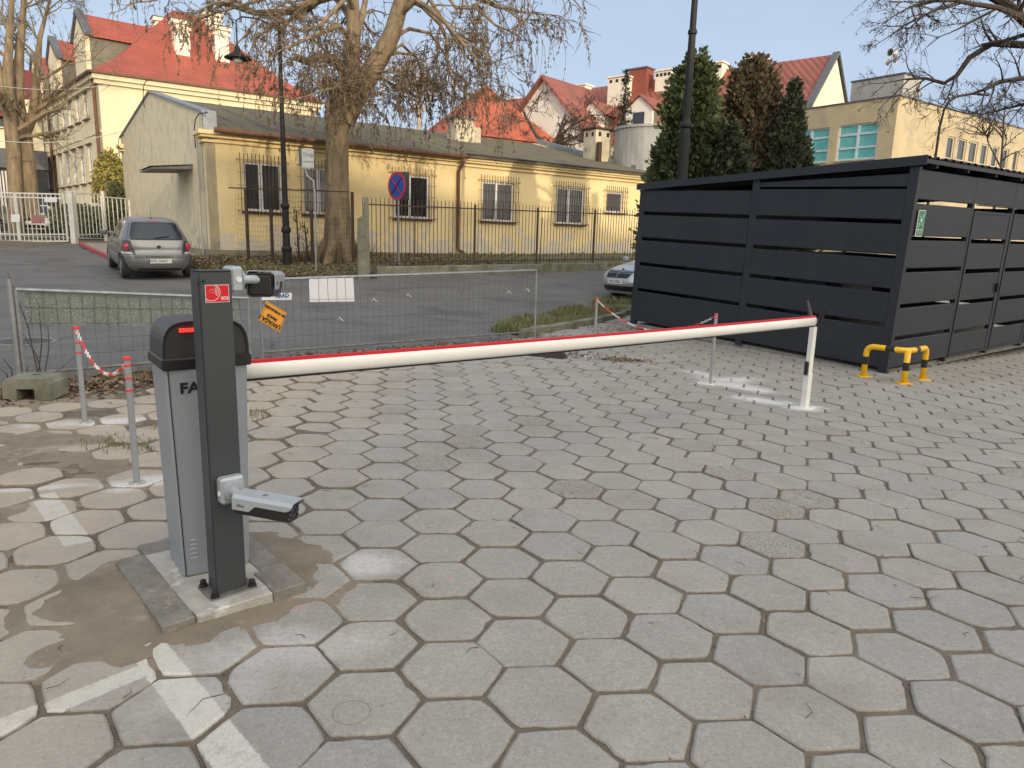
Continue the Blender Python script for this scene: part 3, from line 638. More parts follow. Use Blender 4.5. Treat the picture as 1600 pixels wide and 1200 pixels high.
# ---- cameras on the post
Rp = Matrix.Translation(Vector((pc.x, pc.y, qf.z-.012))) @ Matrix.Rotation(YP, 4, 'Z')
def bullet(loc, direction, up_tilt, label, name='security_camera'):
    """body local: +y = looking direction, lens end at y=L"""
    d = Vector(direction).normalized(); z = Vector((0, 0, 1)); x = d.cross(z).normalized(); z = x.cross(d)
    e = Matrix((x, d, z)).transposed().to_euler()
    return thing(name, label, 'security camera', loc, world=False, rot=e)
def cam_body(t, L=.235, ks=1.0):
    cam_body_(t, L)
    for o in [o for o in bpy.data.objects if o.parent == t]:
        o.data.transform(Matrix.Diagonal((ks, 1, ks, 1)))
def cam_body_(t, L=.235):
    # black housing: lower trapezoid, silver sunshield over it
    w, h = .078, .062
    sec0 = [(-w/2, .0), (-w/2+.002, -h*.55), (-w/2+.014, -h), (w/2-.014, -h), (w/2-.002, -h*.55), (w/2, .0), (w/2-.006, .010), (-w/2+.006, .010)]
    m_ = MB(); vs = []
    for y, s_ in ((-.004, .93), (0.0, 1), (L-.012, 1), (L-.004, .97)): vs += [(x*s_, y, -.028+(z+.028)*s_) for x, z in sec0]
    k = len(sec0); fs = [(j*k+i, j*k+(i+1) % k, (j+1)*k+(i+1) % k, (j+1)*k+i) for j in range(3) for i in range(k)]+[tuple(range(k))[::-1], tuple(3*k+i for i in range(k))]
    body = m_.add(vs, fs).build('camera_body', black, t)
    top = [(-w/2-.006, -.026), (-w/2-.006, .006), (-w/2+.006, .018), (w/2-.006, .018), (w/2+.006, .006), (w/2+.006, -.026)]
    ins = [(x*.955, z-.003 if z > 0 else z) for x, z in top]
    m_ = MB(); vs = []; ny = [(0, 0), (.075, 0), (.105, 1), (L-.01, 1), (L+.018, 2)]
    for y, st_ in ny:
        for arr in (top, ins):
            for i, (x, z) in enumerate(arr):
                if i in (0, 5): z = (-.038, -.014, -.008)[st_] if True else z
                vs.append((x, y-(.0 if z > 0 else (.012 if st_ == 2 else 0)), z))
    k = 12; fs = []
    for j in range(len(ny)-1):
        for i in range(5):
            fs.append((j*k+i, j*k+i+1, (j+1)*k+i+1, (j+1)*k+i)); fs.append((j*k+6+i+1, j*k+6+i, (j+1)*k+6+i, (j+1)*k+6+i+1))
        for i in (0, 5): fs.append((j*k+i, (j+1)*k+i, (j+1)*k+6+i, j*k+6+i))
    for j in (0, len(ny)-1):
        for i in range(5): fs.append((j*k+i, j*k+i+1, j*k+6+i+1, j*k+6+i))
    sh = m_.add(vs, fs).build('sunshield', camsil, t)
    lens = MB().lathe([(.020, L-.006), (.020, L-.001), (.014, L-.002), (.013, L-.006)], (0, 0, -.026), 16, 'y').build('lens', glass, t)
    for sx in (-.027, .027):
        for sz in (-.012, -.03, -.047): MB().lathe([(.006, L-.006), (.006, L-.001)], (sx, 0, sz), 8, 'y').build('infrared_lamp', glass, t)
    text('alhua', .0165, M('grey print', (.12, .13, .14)), t, (w/2+.0068, .022, -.024), (0, 1, 0), (0, 0, 1), name='logo', depth=.0003, bold=.0003)
    m_ = MB(); 
    for a in range(6):
        an = a*math.pi/3; m_.bar((.012*math.cos(an)*.3, L*.48+.012*math.sin(an)*.3, .0184), (.012*math.cos(an), L*.48+.012*math.sin(an), .0184), .0025, .0006)
    m_.build('shield_mark', black, t)
# lower: bracket on the front face
def on_plane(x, y, P, nrm):
    d = ray(x, y); nn = np.array(nrm); tt = ((np.array(P)-OC)@nn)/(d@nn); return Vector(OC+tt*d)
fp = pc-B3*PD/2
bc = on_plane(357, 761, (fp.x, fp.y, 0), tuple(-B3))
bl = Matrix.Rotation(-YP, 4, 'Z') @ (bc-Vector((pc.x, pc.y, 0)))     # local in post frame
cend = bc-B3*.085+A3*.02
cb0 = on_plane(374, 774, (fp.x-B3.x*.11, fp.y-B3.y*.11, 0), tuple(-B3))
dcam = V(.965, -.26, -.035).normalized()
t = bullet(cb0+dcam*0, dcam, 0, 'silver and black bullet camera on the lower part of the dark grey post')
cam_body(t, .25, 1.08)
Ti = (Matrix.Translation(cb0) @ t.rotation_euler.to_matrix().to_4x4()).inverted()
def wl(mb, M_):
    mb.v = [tuple(M_ @ Vector(p)) for p in mb.v]; return mb
def bracket(t, centre, A, B, armpts, size=.10, key=(-.36, 0)):
    Mw = Matrix.Translation(centre) @ Matrix((A, B, V(0, 0, 1))).transposed().to_4x4()
    Ti = (Matrix.Translation(t.location) @ t.rotation_euler.to_matrix().to_4x4()).inverted()
    b = MB().bbox(-size/2, size/2, -.052, 0, -size*.56, size*.56, .010); wl(b, Ti @ Mw).build('junction_box', camsil, t)
    b = MB().lathe([(.040, -.060), (.042, -.052)], (0, 0, 0), 20, 'y'); wl(b, Ti @ Mw).build('flange', camsil, t)
    b = MB().tube(armpts, [.019, .018, .020], 12); wl(b, Ti).build('arm', camsil, t)
    return Mw, Ti
Mw, Ti = bracket(t, bc, A3, B3, [bc-B3*.05, bc-B3*.085+V(0, 0, -.006), cb0+dcam*.03+V(0, 0, -.01)])
b = MB().lathe([(.011, -.003), (.011, .002)], (-.0, 0, 0), 12, 'x'); wl(b, Ti @ Mw @ Matrix.Translation((-.051, -.03, -.01))).build('plug', M('white plug', (.8, .8, .8)), t)
# upper: bracket on the right face, camera looks away to the road
rp = pc+A3*PW/2
bc2 = on_plane(372, 440, (fp.x, fp.y, 0), tuple(-B3)); bc2 = V(rp.x, rp.y, HZ(366, 436, rp))+B3*.0
dc2 = V(-.13, .99, -.05).normalized()
cb2 = AT(404, 441, (rp.y+.015))
cb2 = on_plane(406, 432, (rp.x+A3.x*.12-B3.x*0.02, rp.y+A3.y*.12-B3.y*.02, 0), tuple(-B3))
t = bullet(cb2, dc2, 0, 'black and silver bullet camera high on the dark grey post looking towards the road')
MB().bbox(-.038, .038, -.010, -.002, -.061, .008, .008).build('rear_cover', black, t); cam_body(t, .21, 1.36)
Mw, Ti = bracket(t, bc2, -B3, A3*-1, [bc2+A3*.04-B3*.015, bc2+A3*.085-B3*.02+V(0, 0, -.002), bc2+A3*.12-B3*.01+V(0, 0, -.004)], .092)
b = MB().lathe([(.012, -.003), (.012, .003)], (0, 0, 0), 14, 'x'); wl(b, Ti @ Mw @ Matrix.Translation((.048, -.030, .0))).build('plug', M('white plug', (.8, .8, .8)), t)

# ---- chain posts and chains
tape = M('red tape', (.75, .08, .06), (.6, .05, .05))
def chain_post(P, ptop, r, label, n_t):
    h = HZ(*ptop, P)-P.z
    t = thing('chain_post', label, 'post', P, group='grey posts carrying the red and white chains', world=False)
    MB().lathe([(r, 0), (r, h-.004), (r*.8, h)], n=14).build('pole', dsteel if n_t == 9 else M('grey painted tube', (.30, .31, .33), (.25, .26, .28), 9, .5), t)
    MB().lathe([(r*2.6, -.003), (r*2.6, .006), (r*1.2, .008)], n=16).build('base_plate', concl if n_t > 1 else white_paint, t)
    for k in range(n_t): MB().lathe([(r*1.06, h-.05-k*.075), (r*1.06, h-.036-k*.075)], n=14).build('red_tape', tape, t)
    MB().lathe([(r*1.15, h-.012), (r*1.2, h+.006), (r*.5, h+.012)], n=12).build('cap', tape, t)
    return P+V(0, 0, h)
T1 = chain_post(P1, (117, 512), .019, 'farther grey chain post left of the barrier cabinet, beside the leaf litter', 3)
T2 = chain_post(P2, (197, 560), .019, 'nearer grey chain post close to the left side of the barrier cabinet', 3)
T3 = chain_post(P3, (932, 466), .019, 'grey chain post standing at the kerb in front of the silver car', 2)
T4 = chain_post(P4, (1117, 491), .019, 'grey chain post standing right of centre before the dark shed', 1)
def chain(a, b, sag, label, shift=0):
    n = int((b-a).length*1.0/.034*1.12); m_ = MB(); o = a
    for i in range(n):
        f0 = (i+.5)/n; P = a.lerp(b, f0); f = f0+shift*math.sin(math.pi*f0); P = P-V(0, 0, sag*4*f0*(1-f0)+0)
        f1 = f0+.01; P1_ = a.lerp(b, f1)-V(0, 0, sag*4*f1*(1-f1)); d = (P1_-P).normalized()
        x = d.cross(V(0, 0, 1)).normalized(); z = x.cross(d)
        s_ = x if i % 2 else z
        pts = [P+d*(.019*math.cos(q))+s_*(.0105*math.sin(q)) for q in np.linspace(0, 2*math.pi, 11)]
        m_.k = 0 if (i//5) % 2 else 1
        m_.tube(pts, .0035, 5, cap=False)
    return tag(m_.build('chain', [tape, white_paint], off=a), label, 'chain')
chain(T1-V(0, 0, .02), T2-V(0, 0, .02), .30*(T1-T2).length*.38, 'red and white plastic chain hanging between the two posts at the left')
chain(T3-V(0, 0, .02), T4-V(0, 0, .02), .30, 'red and white plastic chain sagging behind the boom in front of the dark shed')

# ---- yellow tube guard
GL, GM, GR = G(1349, 588), G(1412, 599), G(1441, 593)
hU = HZ(1412, 548, GM)-GM.z; r = .038
t = thing('tube_guard', 'yellow and black three-legged steel tube guard at the corner of the dark shed', 'bollard', GM, world=True)
def bent(P, Q, k=9, R=.09):    # from ground P up and over towards Q
    d = (Q-P); d.z = 0; d.normalize(); zt = GM.z+hU
    pts = [V(P.x, P.y, P.z)]
    for a in np.linspace(0, math.pi/2, k): pts.append(V(P.x, P.y, zt-R)+d*(R-R*math.cos(a))+V(0, 0, R*math.sin(a)))
    return pts
top = V(GM.x, GM.y, GM.z+hU); z_ = lambda p: V(p.x, p.y, GM.z+hU)
full = bent(GL, GM)+[top.lerp(z_(GL), .22)]+[(top.lerp(z_(GL), .22)).lerp(top, .5)*.6+(top.lerp(z_(GR), .12))*.4]+[top.lerp(z_(GR), .22)]+bent(GR, GM)[::-1]
MB().tube(full, r, 14).build('top_tube', yellow, t, smooth=True)
MB().tube([GM, top], r, 14).build('middle_leg', yellow, t, smooth=True)
for P in (GL, GM, GR):
    MB().bbox(P.x-.085, P.x+.085, P.y-.085, P.y+.085, P.z-.004, P.z+.012, .003).build('foot_plate', yellow, t)
    MB().tube([V(P.x, P.y, P.z+.17), V(P.x, P.y, P.z+.28)], r+.0015, 14, False).build('black_band', black, t, smooth=True)
for a, b_, f0, f1 in ((GL, GM, .52, .30), (GR, GM, .52, .34)):
    MB().tube([z_(b_).lerp(z_(a), f0), z_(b_).lerp(z_(a), f1)], r+.0018, 14, False).build('black_band', black, t, smooth=True)

# ================================================================== SHED
SC = G(1384, 584)
def tframe(yaw, t1, t2):
    e = Vector((-math.sin(yaw), math.cos(yaw), math.tan(t1))).normalized(); r = Vector((math.cos(yaw), math.sin(yaw), math.tan(t2)))
    r = (r-e*e.dot(r)).normalized(); return e, r, r.cross(e)
se, sr, sw = tframe(math.radians(37.2), math.radians(2.1), math.radians(.76))
srot = Matrix((sr, se, sw)).transposed().to_euler()      # local x along the right face, y along the left face
t = shed = thing('waste_shelter', 'anthracite slatted metal waste shelter with a mono-pitch corrugated roof', 'shed', SC, world=False, rot=srot)
SL, SX = 5.0, 7.4
hl = lambda y: 2.84-.31*y/SL             # wall height falls to the left
# posts
def spost(x, y, h, w=.09, d=.07): MB().bbox(x, x+w, y, y+d, 0, h, .004).build('post', anth, t)
spost(-.004, -.004, 2.83, .085, .13); spost(.0, 2.43, 2.69, .07, .13); spost(0, SL-.12, 2.53, .07, .13); spost(SX, SL-.12, 2.5); spost(SX, 0, 2.84)
for x in (1.86, 3.42, 5.0, 6.55): spost(x, -.004, 2.80, .075, .08)
gl = [.12, .70, 1.19, 1.66, 2.13, 2.50]
def slat_panel(x0, y0, x1, y1, levels, top, nrm, gap=.055, rail=True, top2=None):
    """horizontal folded sheet slats between two posts"""
    m_ = MB(); a, b_ = Vector((x0, y0, 0)), Vector((x1, y1, 0)); n = Vector(nrm)
    lo = .07
    lv = levels+[None]
    for i in range(len(levels)+1):
        z1 = levels[i]-gap if i < len(levels) else top
        zb = z1 if i < len(levels) else (top2 if top2 else top)
        if z1 <= lo+.02: 
            lo = levels[i] if i < len(levels) else lo; continue
        # face with small returns
        f = .012
        A0, B0 = a+V(0, 0, lo), b_+V(0, 0, lo); A1_, B1_ = a+V(0, 0, z1), b_+V(0, 0, zb)
        m_.add([A0-n*.03, B0-n*.03, B0, A0, A0+V(0, 0, f)+n*f, B0+V(0, 0, f)+n*f, B1_-V(0, 0, f)+n*f, A1_-V(0, 0, f)+n*f, A1_, B1_, B1_-n*.03, A1_-n*.03],
               [(0, 1, 2, 3), (3, 2, 5, 4), (4, 5, 6, 7), (7, 6, 9, 8), (8, 9, 10, 11), (0, 11, 10, 1)])
        if i < len(levels): lo = levels[i]
    return m_.build('slat_panel', anth, t)
slat_panel(.01, .126, .01, 2.43, gl[1:5], 2.54, (-1, 0, 0)); slat_panel(.01, 2.56, .01, SL-.12, gl[1:5], 2.52, (-1, 0, 0))
MB().prism([(.012, .126, 2.575), (.012, 2.43, 2.575), (.012, 2.43, 2.64), (.012, .126, 2.74)], (.03, 0, 0)).build('upper_trim', anth, t)
rl = [.52, .98, 1.48, 1.92, 2.41]
slat_panel(.081, .01, 1.86, .01, rl, 2.80, (0, -1, 0)); slat_panel(1.935, .01, 3.42, .01, [2.40], 2.80, (0, -1, 0)) if False else None
MB().bbox(1.935, 3.42, -.002, .03, 2.42, 2.80, .005).build('upper_panel', anth, t); MB().bbox(3.5, 5.0, -.002, .03, 2.40, 2.80, .005).build('upper_panel', anth, t)
MB().bbox(1.98, 3.40, -.06, .0, 2.395, 2.412, .003).build('drip_rail', anth, t)
MB().bbox(5.075, 6.55, -.002, .03, 2.40, 2.80, .005).build('upper_panel', anth, t)
# doors
def door(x0, x1):
    d = MB()
    for (p, q, r_, s_) in ((x0, x0+.05, .06, 2.32), (x1-.05, x1, .06, 2.32), (x0+.05, x1-.05, .06, .10), (x0+.05, x1-.05, 2.28, 2.32)): d.box(p, q, -.012, .028, r_, s_)
    d = d.build('door', anth, t)
    m_ = MB(); lo = .10
    for z in (.50, .96, 1.44, 1.90, 2.28): m_.bbox(x0+.05, x1-.05, -.006, .02, lo+.0, z-.065 if z < 2.2 else z, .006); lo = z
    m_.build('door_slats', anth, d); MB().bbox(x1-.10, x1-.06, -.05, -.012, 1.05, 1.20, .004).build('handle', black, d)
door(1.955, 3.405); door(3.515, 4.985); door(5.09, 6.54)
slat_panel(SX+.07, SL-.12, .07, SL-.12, [.46, .95, 1.44, 1.90, 2.37], 2.46, (0, 1, 0)); slat_panel(SX+.07, .07, SX+.07, SL-.12, [.46, .95, 1.44, 1.90], 2.5, (1, 0, 0))
# corrugated roof with fascia
m_ = MB(); x = -.04; pr_ = []
while x < SX+.25: pr_ += [(x, 0), (x+.03, .032), (x+.09, .032), (x+.12, 0), (x+.22, 0)]; x += .24
vs = []; ny = [-.10, SL+.06]
for y in ny:
    for (px, pzv) in pr_: vs.append((px, y, hl(y)+.085+pzv))
k = len(pr_); m_.add(vs, [(i, i+1, k+i+1, k+i) for i in range(k-1)]).build('roof_sheet', anth, t)
m_ = MB(); y0, y1 = -.10, SL+.06
m_.prism([(-.055, y0, hl(y0)+.0), (-.055, y1, hl(y1)-.0), (-.055, y1, hl(y1)+.105), (-.055, y0, hl(y0)+.125)], (.02, 0, 0))
m_.box(-.055, SX+.25, y0-.002, y0+.004, hl(y0)+.02, hl(y0)+.075) ; m_.build('fascia', anth, t)
m_ = MB()
for x in np.arange(.3, SX, 1.0): m_.prism([(x, y0+.02, hl(y0)-.02), (x, y1-.05, hl(y1)-.04), (x, y1-.05, hl(y1)+.08), (x, y0+.02, hl(y0)+.08)], (.05, 0, 0))
m_.build('rafters', anth, t)
MB().box(.06, SX, .1, SL-.15, -.06, .012).build('floor_slab', concrete, t)
# assembly-point sign
grn = M('sign green', (.01, .22, .10), (.01, .20, .09), 6, .4)
sg = MB().box(.13, .33, -.028, -.020, 1.98-.06, 2.30-.03).build('sign_board', white_paint, t); sg['label'] = 'green and white first aid style assembly sign at the corner of the shelter'
MB().box(.14, .32, -.030, -.0285, 2.015, 2.26).build('sign_field', grn, sg); MB().box(.14, .32, -.030, -.0285, 1.93, 2.005).build('sign_field', grn, sg)
m_ = MB(); cx, cz = .23, 2.137; y_ = -.0315
for sx in (-1, 1):
    for sz in (-1, 1):
        p = V(cx+sx*.034, y_, cz+sz*.05); q = V(cx+sx*.065, y_, cz+sz*.095); m_.bar(q, p, .012, .002)
        m_.prism([p+V(sx*.02, 0, -sz*.004), p+V(-sx*.008, 0, -sz*.014), p+V(-sx*.003, 0, sz*.02)], (0, .001, 0))
for dx in (-.016, 0, .016): m_.lathe([(.008, -.001), (.008, .001)], (cx+dx, y_, cz+.022-abs(dx)*.3), 10, 'y'); m_.box(cx+dx-.007, cx+dx+.007, y_-.001, y_+.001, cz-.026, cz+.010)
m_.build('symbol', M('white print', (.8, .8, .8)), sg)
text('Miejsce zbiórki\ndo ewakuacji', .021, M('white print', (.8, .8, .8)), sg, (.23, -.0305, 1.975), (1, 0, 0), (0, 0, 1), align='CENTER', depth=.0004)

# containers inside, seen through the gaps
contm = [M('container green', (.03, .10, .05)), M('container blue', (.03, .07, .16)), M('container grey', (.16, .16, .17))]
for i, (x, y) in enumerate(((1.1, 3.6), (2.9, 3.6), (4.7, 3.5))):
    P = SC+sr*x+se*y+sw*.02
    tt_ = thing('waste_container', ['green wheeled waste container glimpsed inside the slatted shelter near its left face', 'blue wheeled waste container in the middle of the slatted shelter', 'grey wheeled waste container deepest inside the slatted shelter'][i], 'waste container', P, world=False, rot=srot)
    MB().add([(-.55, -.45, .15), (.55, -.45, .15), (.55, .45, .15), (-.55, .45, .15), (-.68, -.52, 1.15), (.68, -.52, 1.15), (.68, .52, 1.15), (-.68, .52, 1.15)], [(3, 2, 1, 0), (4, 5, 6, 7), (0, 1, 5, 4), (1, 2, 6, 5), (2, 3, 7, 6), (3, 0, 4, 7)]).build('bin_body', contm[i], tt_)
    MB().bbox(-.7, .7, -.55, .55, 1.15, 1.27, .04).build('lid', contm[i], tt_)
    for sx in (-.45, .45):
        for sy in (-.35, .35): MB().lathe([(.09, -.02), (.09, .02)], (sx, sy, .09), 12, 'y').build('wheel', tyre, tt_)

# ================================================================== SITE FENCE
wire = M('fence wire', (.20, .20, .20), (.13, .13, .13), 9, .5, .5)
def fence_panel(A, B, zt_a, zt_b, label, posts, zb=.10, strip=None):
    t = thing('mobile_fence_panel', label, 'fence panel', A, group='mobile mesh fence panels along the road')
    d = B-A; L = V(d.x, d.y, 0).length; P = lambda s_, z: A+d*(s_/L)+V(0, 0, z+(0))
    za = zt_a-A.z; zb_ = zt_b-B.z; top = lambda s_: za+(zb_-za)*s_/L
    MB().tube([P(0, top(0)), P(L, top(L))], .019, 8).build('top_rail', steel, t)
    MB().tube([P(0, zb), P(L, zb)], .016, 8).build('bottom_rail', dsteel, t)
    for s_ in (0, L): MB().tube([P(s_, -.0), P(s_, top(s_)+.0)], .019, 8).build('upright', steel, t)
    m_ = MB(); n = int(L/.105)
    for i in range(1, n):
        s_ = L*i/n; w_ = random.uniform(-.006, .006); pts = [P(s_+w_, zb), P(s_+random.uniform(-.012, .012), zb+(top(s_)-zb)*.5), P(s_-w_, top(s_))]
        m_.tube(pts, .0022, 3, False)
    for k in range(1, 5):
        pts = [P(L*i/12, zb+(top(L*i/12)-zb)*k/5+random.uniform(-.010, .006)) for i in range(13)]; m_.tube(pts, .0022, 3, False)
    m_.build('wire_mesh', wire, t)
    return t, P, top, L
ztL, ztR = HZ(36, 452, FL), HZ(832, 422, FR)
FMl = G(392, 566)
t, P, top, L = fence_panel(FL, FMl, ztL, HZ(390, 466, FMl), 'mobile mesh fence panel with a grey perforated sheet across its top, left of the barrier', 2)
# end post standing proud of the panel
MB().tube([FL+V(-.03, -.03, -.02), FL+V(-.03, -.03, HZ(36, 436, FL)-FL.z)], .024, 10).build('end_post', steel, t)
perf = M('perforated grey sheet', (.175, .195, .18), (.13, .145, .13), 30, .6)
pn = perf.node_tree; pb = pn.nodes['Principled BSDF']; tc = pn.nodes.new('ShaderNodeTexCoord'); nzz = pn.nodes.new('ShaderNodeTexNoise'); nzz.inputs['Scale'].default_value = 75; nzz.inputs['Detail'].default_value = 2
r1 = pn.nodes.new('ShaderNodeMapRange'); r1.inputs[1].default_value = .58; r1.inputs[2].default_value = .64; mm_ = pn.nodes.new('ShaderNodeMixRGB'); mm_.inputs[2].default_value = (.30, .33, .30, 1)
pn.links.new(tc.outputs['Object'], nzz.inputs[0]); pn.links.new(nzz.outputs[0], r1.inputs[0]); pn.links.new(r1.outputs[0], mm_.inputs[0]); pn.links.new(pb.inputs['Base Color'].links[0].from_socket, mm_.inputs[1]); pn.links.new(mm_.outputs[0], pb.inputs['Base Color'])
hs_ = .31; dd = (FMl-FL).normalized(); nn_ = V(-dd.y, dd.x, 0)
m_ = MB(); NN = 14
for i in range(NN):
    for zz in (0,):
        a, b_ = .06+(L-.16)*i/NN, .06+(L-.16)*(i+1)/NN; oa, ob_ = .012*math.sin(i*1.7), .012*math.sin((i+1)*1.7)
        m_.hexa([P(a, top(a)-.02-hs_)+nn_*(.006+oa), P(b_, top(b_)-.02-hs_)+nn_*(.006+ob_), P(b_, top(b_)-.02-hs_)+nn_*(.008+ob_), P(a, top(a)-.02-hs_)+nn_*(.008+oa),
                 P(a, top(a)-.025)+nn_*(.012), P(b_, top(b_)-.025)+nn_*(.012), P(b_, top(b_)-.025)+nn_*(.014), P(a, top(a)-.025)+nn_*(.014)])
m_.build('perforated_sheet', perf, t)
FM2 = G(411, 563)
t2, P2_, top2, L2 = fence_panel(FM2, FR, HZ(404, 437, FM2), ztR, 'long mobile mesh fence panel behind the boom, carrying the paper signs', 2)
# fence feet
t = thing('fence_foot', 'weathered concrete fence foot with a square notch, at the far left edge', 'fence foot', G(52, 622), .15, world=False)
m_ = MB(); zt = .19
m_.prism([(-.19, -.10, 0), (-.08, -.10, 0), (-.08, -.10, .10), (.06, -.10, .10), (.06, -.10, 0), (.19, -.10, 0), (.19, -.10, zt-.05), (.16, -.10, zt), (-.16, -.10, zt), (-.19, -.10, zt-.05)], (0, .34, 0))
m_.build('block', mossy, t); MB().lathe([(.022, zt-.005), (.03, zt+.01), (.02, zt+.012)], (.0, .1, 0), 10).build('socket', dsteel, t)
Pf = G(845, 556)
t = thing('fence_foot', 'flat black rubber fence foot lying behind the boom', 'fence foot', Pf, -.30, world=False)
MB().add([(-.42, -.12, 0), (.36, -.12, 0), (.36, .12, 0), (-.42, .12, 0), (-.36, -.07, .085), (.28, -.07, .10), (.28, .07, .10), (-.36, .07, .085)], [(3, 2, 1, 0), (4, 5, 6, 7), (0, 1, 5, 4), (1, 2, 6, 5), (2, 3, 7, 6), (3, 0, 4, 7)]).build('block', tyre, t)
for x in (-.2, -.1, 0, .1): MB().lathe([(.02, .09), (.026, .106)], (x, 0, 0), 8).build('socket', tyre, t)
# signs hanging on panel 2
fd = (FR-FM2); fd.z = 0; fd.normalize(); fnn = V(fd.y, -fd.x, 0)         # towards the camera
def fp_(x, y, off=.03):
    s_, z = ON(x, y, (FM2.x+fnn.x*off, FM2.y+fnn.y*off), (fd.x, fd.y)); return V(FM2.x+fnn.x*off+fd.x*s_, FM2.y+fnn.y*off+fd.y*s_, z)
paper = M('white laminated sheet', (.70, .70, .74), (.66, .66, .70), 2, .35)
c = [fp_(484, 472), fp_(554, 471), fp_(552, 434), fp_(483, 436)]
t = thing('blank_sheet', 'blank white laminated sheet hung from the top rail of the long fence panel', 'sign', c[0])
m_ = MB(); m_.prism(c, -fnn*.004); m_.build('sheet', paper, t)
m_ = MB()
for f in (.2, .4, .6, .8): m_.tube([c[0].lerp(c[1], f)+fnn*.004, c[3].lerp(c[2], f)+fnn*.004], .0022, 4)
m_.tube([c[0].lerp(c[3], .12)+fnn*.004, c[1].lerp(c[2], .12)+fnn*.004], .002, 4); m_.build('fence_wires', wire, t)
c = [fp_(409, 469), fp_(456, 468.5), fp_(456, 457.5), fp_(409, 458.5)]
t = thing('name_board', 'small white board with blue ARAD lettering beside the upper camera', 'sign', c[0])
MB().prism(c, -fnn*.004).build('board', paper, t)
hgt = (c[3]-c[0]).length
text('ARAD', hgt*.86, M('blue print', (.01, .09, .25)), t, c[0]+fd*((c[1]-c[0]).length*.44)+V(0, 0, hgt*.28)+fnn*.002, fd, V(0, 0, 1), bold=.003, sx=.98)
m_ = MB()
for i in range(9):
    if i not in (3, 6): m_.box(0, .001, 0, .001, 0, .001) if False else m_.bar(c[0]+fd*(.19+i*.024)+V(0, 0, .012)+fnn*.002, c[0]+fd*(.19+i*.024+.015)+V(0, 0, .012)+fnn*.002, .006, .001)
m_.build('small_print', M('blue print', (.01, .09, .25)), t)
orange = M('orange sign', (.78, .34, .03), (.70, .30, .03), 5, .5)
c = [fp_(417, 470.3), fp_(448, 488.9), fp_(436.7, 518.7), fp_(403.5, 500)]     # TL TR BR BL in picture
t = thing('warning_sign', 'orange UWAGA work-at-height sign hanging upside down on the long fence panel', 'sign', c[2])
MB().prism([c[3], c[2], c[1], c[0]], -fnn*.004).build('board', orange, t)
X_ = (c[3]-c[2]).normalized(); Y_ = (c[1]-c[2]).normalized(); Y_ = (Y_-X_*X_.dot(Y_)).normalized(); wd = (c[3]-c[2]).length; ht = (c[1]-c[2]).length
o_ = c[2]+fnn*.002; bt = M('black print', (.012, .01, .01))
# text is upside down: its up axis points down the picture
tx = lambda b_, s_, u_, v_, bd: text(b_, s_, bt, t, o_+X_*wd*u_+Y_*ht*v_, X_, -Y_ if False else Y_, align='CENTER', bold=bd)
Xt, Yt = -(c[1]-c[0]).normalized(), -(c[0]-c[3]).normalized(); Yt = (Yt-Xt*Xt.dot(Yt)).normalized()
def tx(b_, s_, u_, v_, bd): return text(b_, s_, bt, t, c[1]+fnn*.002-(c[1]-c[0])*u_+(-(c[0]-c[3]))*v_, Xt, Yt, align='CENTER', bold=bd)
tx('UWAGA !', wd*.225, .50, .72, .0035); tx('PRACE', wd*.15, .50, .50, .003); tx('NA WYSOKOŚCI', wd*.125, .50, .17, .0028)
m_ = MB()
q = [c[0].lerp(c[2], .05)+fnn*.002, c[1].lerp(c[3], .05)+fnn*.002, c[2].lerp(c[0], .05)+fnn*.002, c[3].lerp(c[1], .05)+fnn*.002]
for i in range(4): m_.bar(q[i], q[(i+1) % 4], .004, .001)
m_.build('border', bt, t)
# scraps of tape left on the wires
for i, (x, y, lb) in enumerate(((638, 461, 'scrap of pale tape on the fence wires nearest the middle of the long panel'), (640, 467, None), (584, 468, 'tiny tape scrap on the fence wires just right of the blank sheet'), (795, 456, 'scrap of tape tied to the wires left of the right fence upright'), (824, 453, 'scrap of tape tied closest to the right fence upright'), (531, 498, 'small white knot on the fence wires under the blank sheet'))):
    if lb is None: continue
    p = fp_(x, y, .01); m_ = MB(); m_.tube([p+V(-.03, 0, -.02), p+V(0, 0, .02), p+V(.02, 0, -.01), p+V(.05, 0, -.03)], [.003, .006, .006, .002], 5); tag(m_.build('tape_scrap', paper, off=p), lb, 'tape')

# ================================================================== KERB AND GRASS AT THE RIGHT
kd = KD; kn = V(-kd.y, kd.x, 0)
Lk = (K1-K0).length
t = thing('kerb', 'row of weathered concrete kerb stones between the road and the hexagon paving', 'kerb', V(K0.x, K0.y, gz(K0.x, K0.y)), math.atan2(kd.y, kd.x), world=False)
x = .9
while x < Lk+3.0:
    l = random.uniform(.85, 1.0); zz = gz(K0.x+kd.x*x, K0.y+kd.y*x)-gz(K0.x, K0.y)
    MB().bbox(x, x+l, -.02, .13, zz-.1, zz+.11+random.uniform(-.01, .01), .015).build('kerb_stone', mossy, t); x += l+.012
grassm = [M('grass green', (.11, .16, .045), (.17, .18, .07), 3, .8), M('dry grass', (.26, .20, .11), (.16, .12, .07), 3, .9)]
def tufts(name, label, cat, n, posf, h=(.05, .16), dry=.35, w=.004):
    m_ = MB()
    for i in range(n):
        p = posf()
        if p is None: continue
        a = random.uniform(0, 6.28); hh_ = random.uniform(*h); l = random.uniform(.2, .8)*hh_; d = V(math.cos(a), math.sin(a), 0); s_ = V(-d.y, d.x, 0)*w*random.uniform(.7, 1.6)
        m_.k = 1 if random.random() < dry else 0
        m_.add([p-s_, p+s_, p+d*l*.4+V(0, 0, hh_*.65)+s_*.6, p+d*l*.4+V(0, 0, hh_*.65)-s_*.6, p+d*l+V(0, 0, hh_)], [(0, 1, 2, 3), (3, 2, 4)])
    return stuff(m_.build(name, grassm), label, cat)
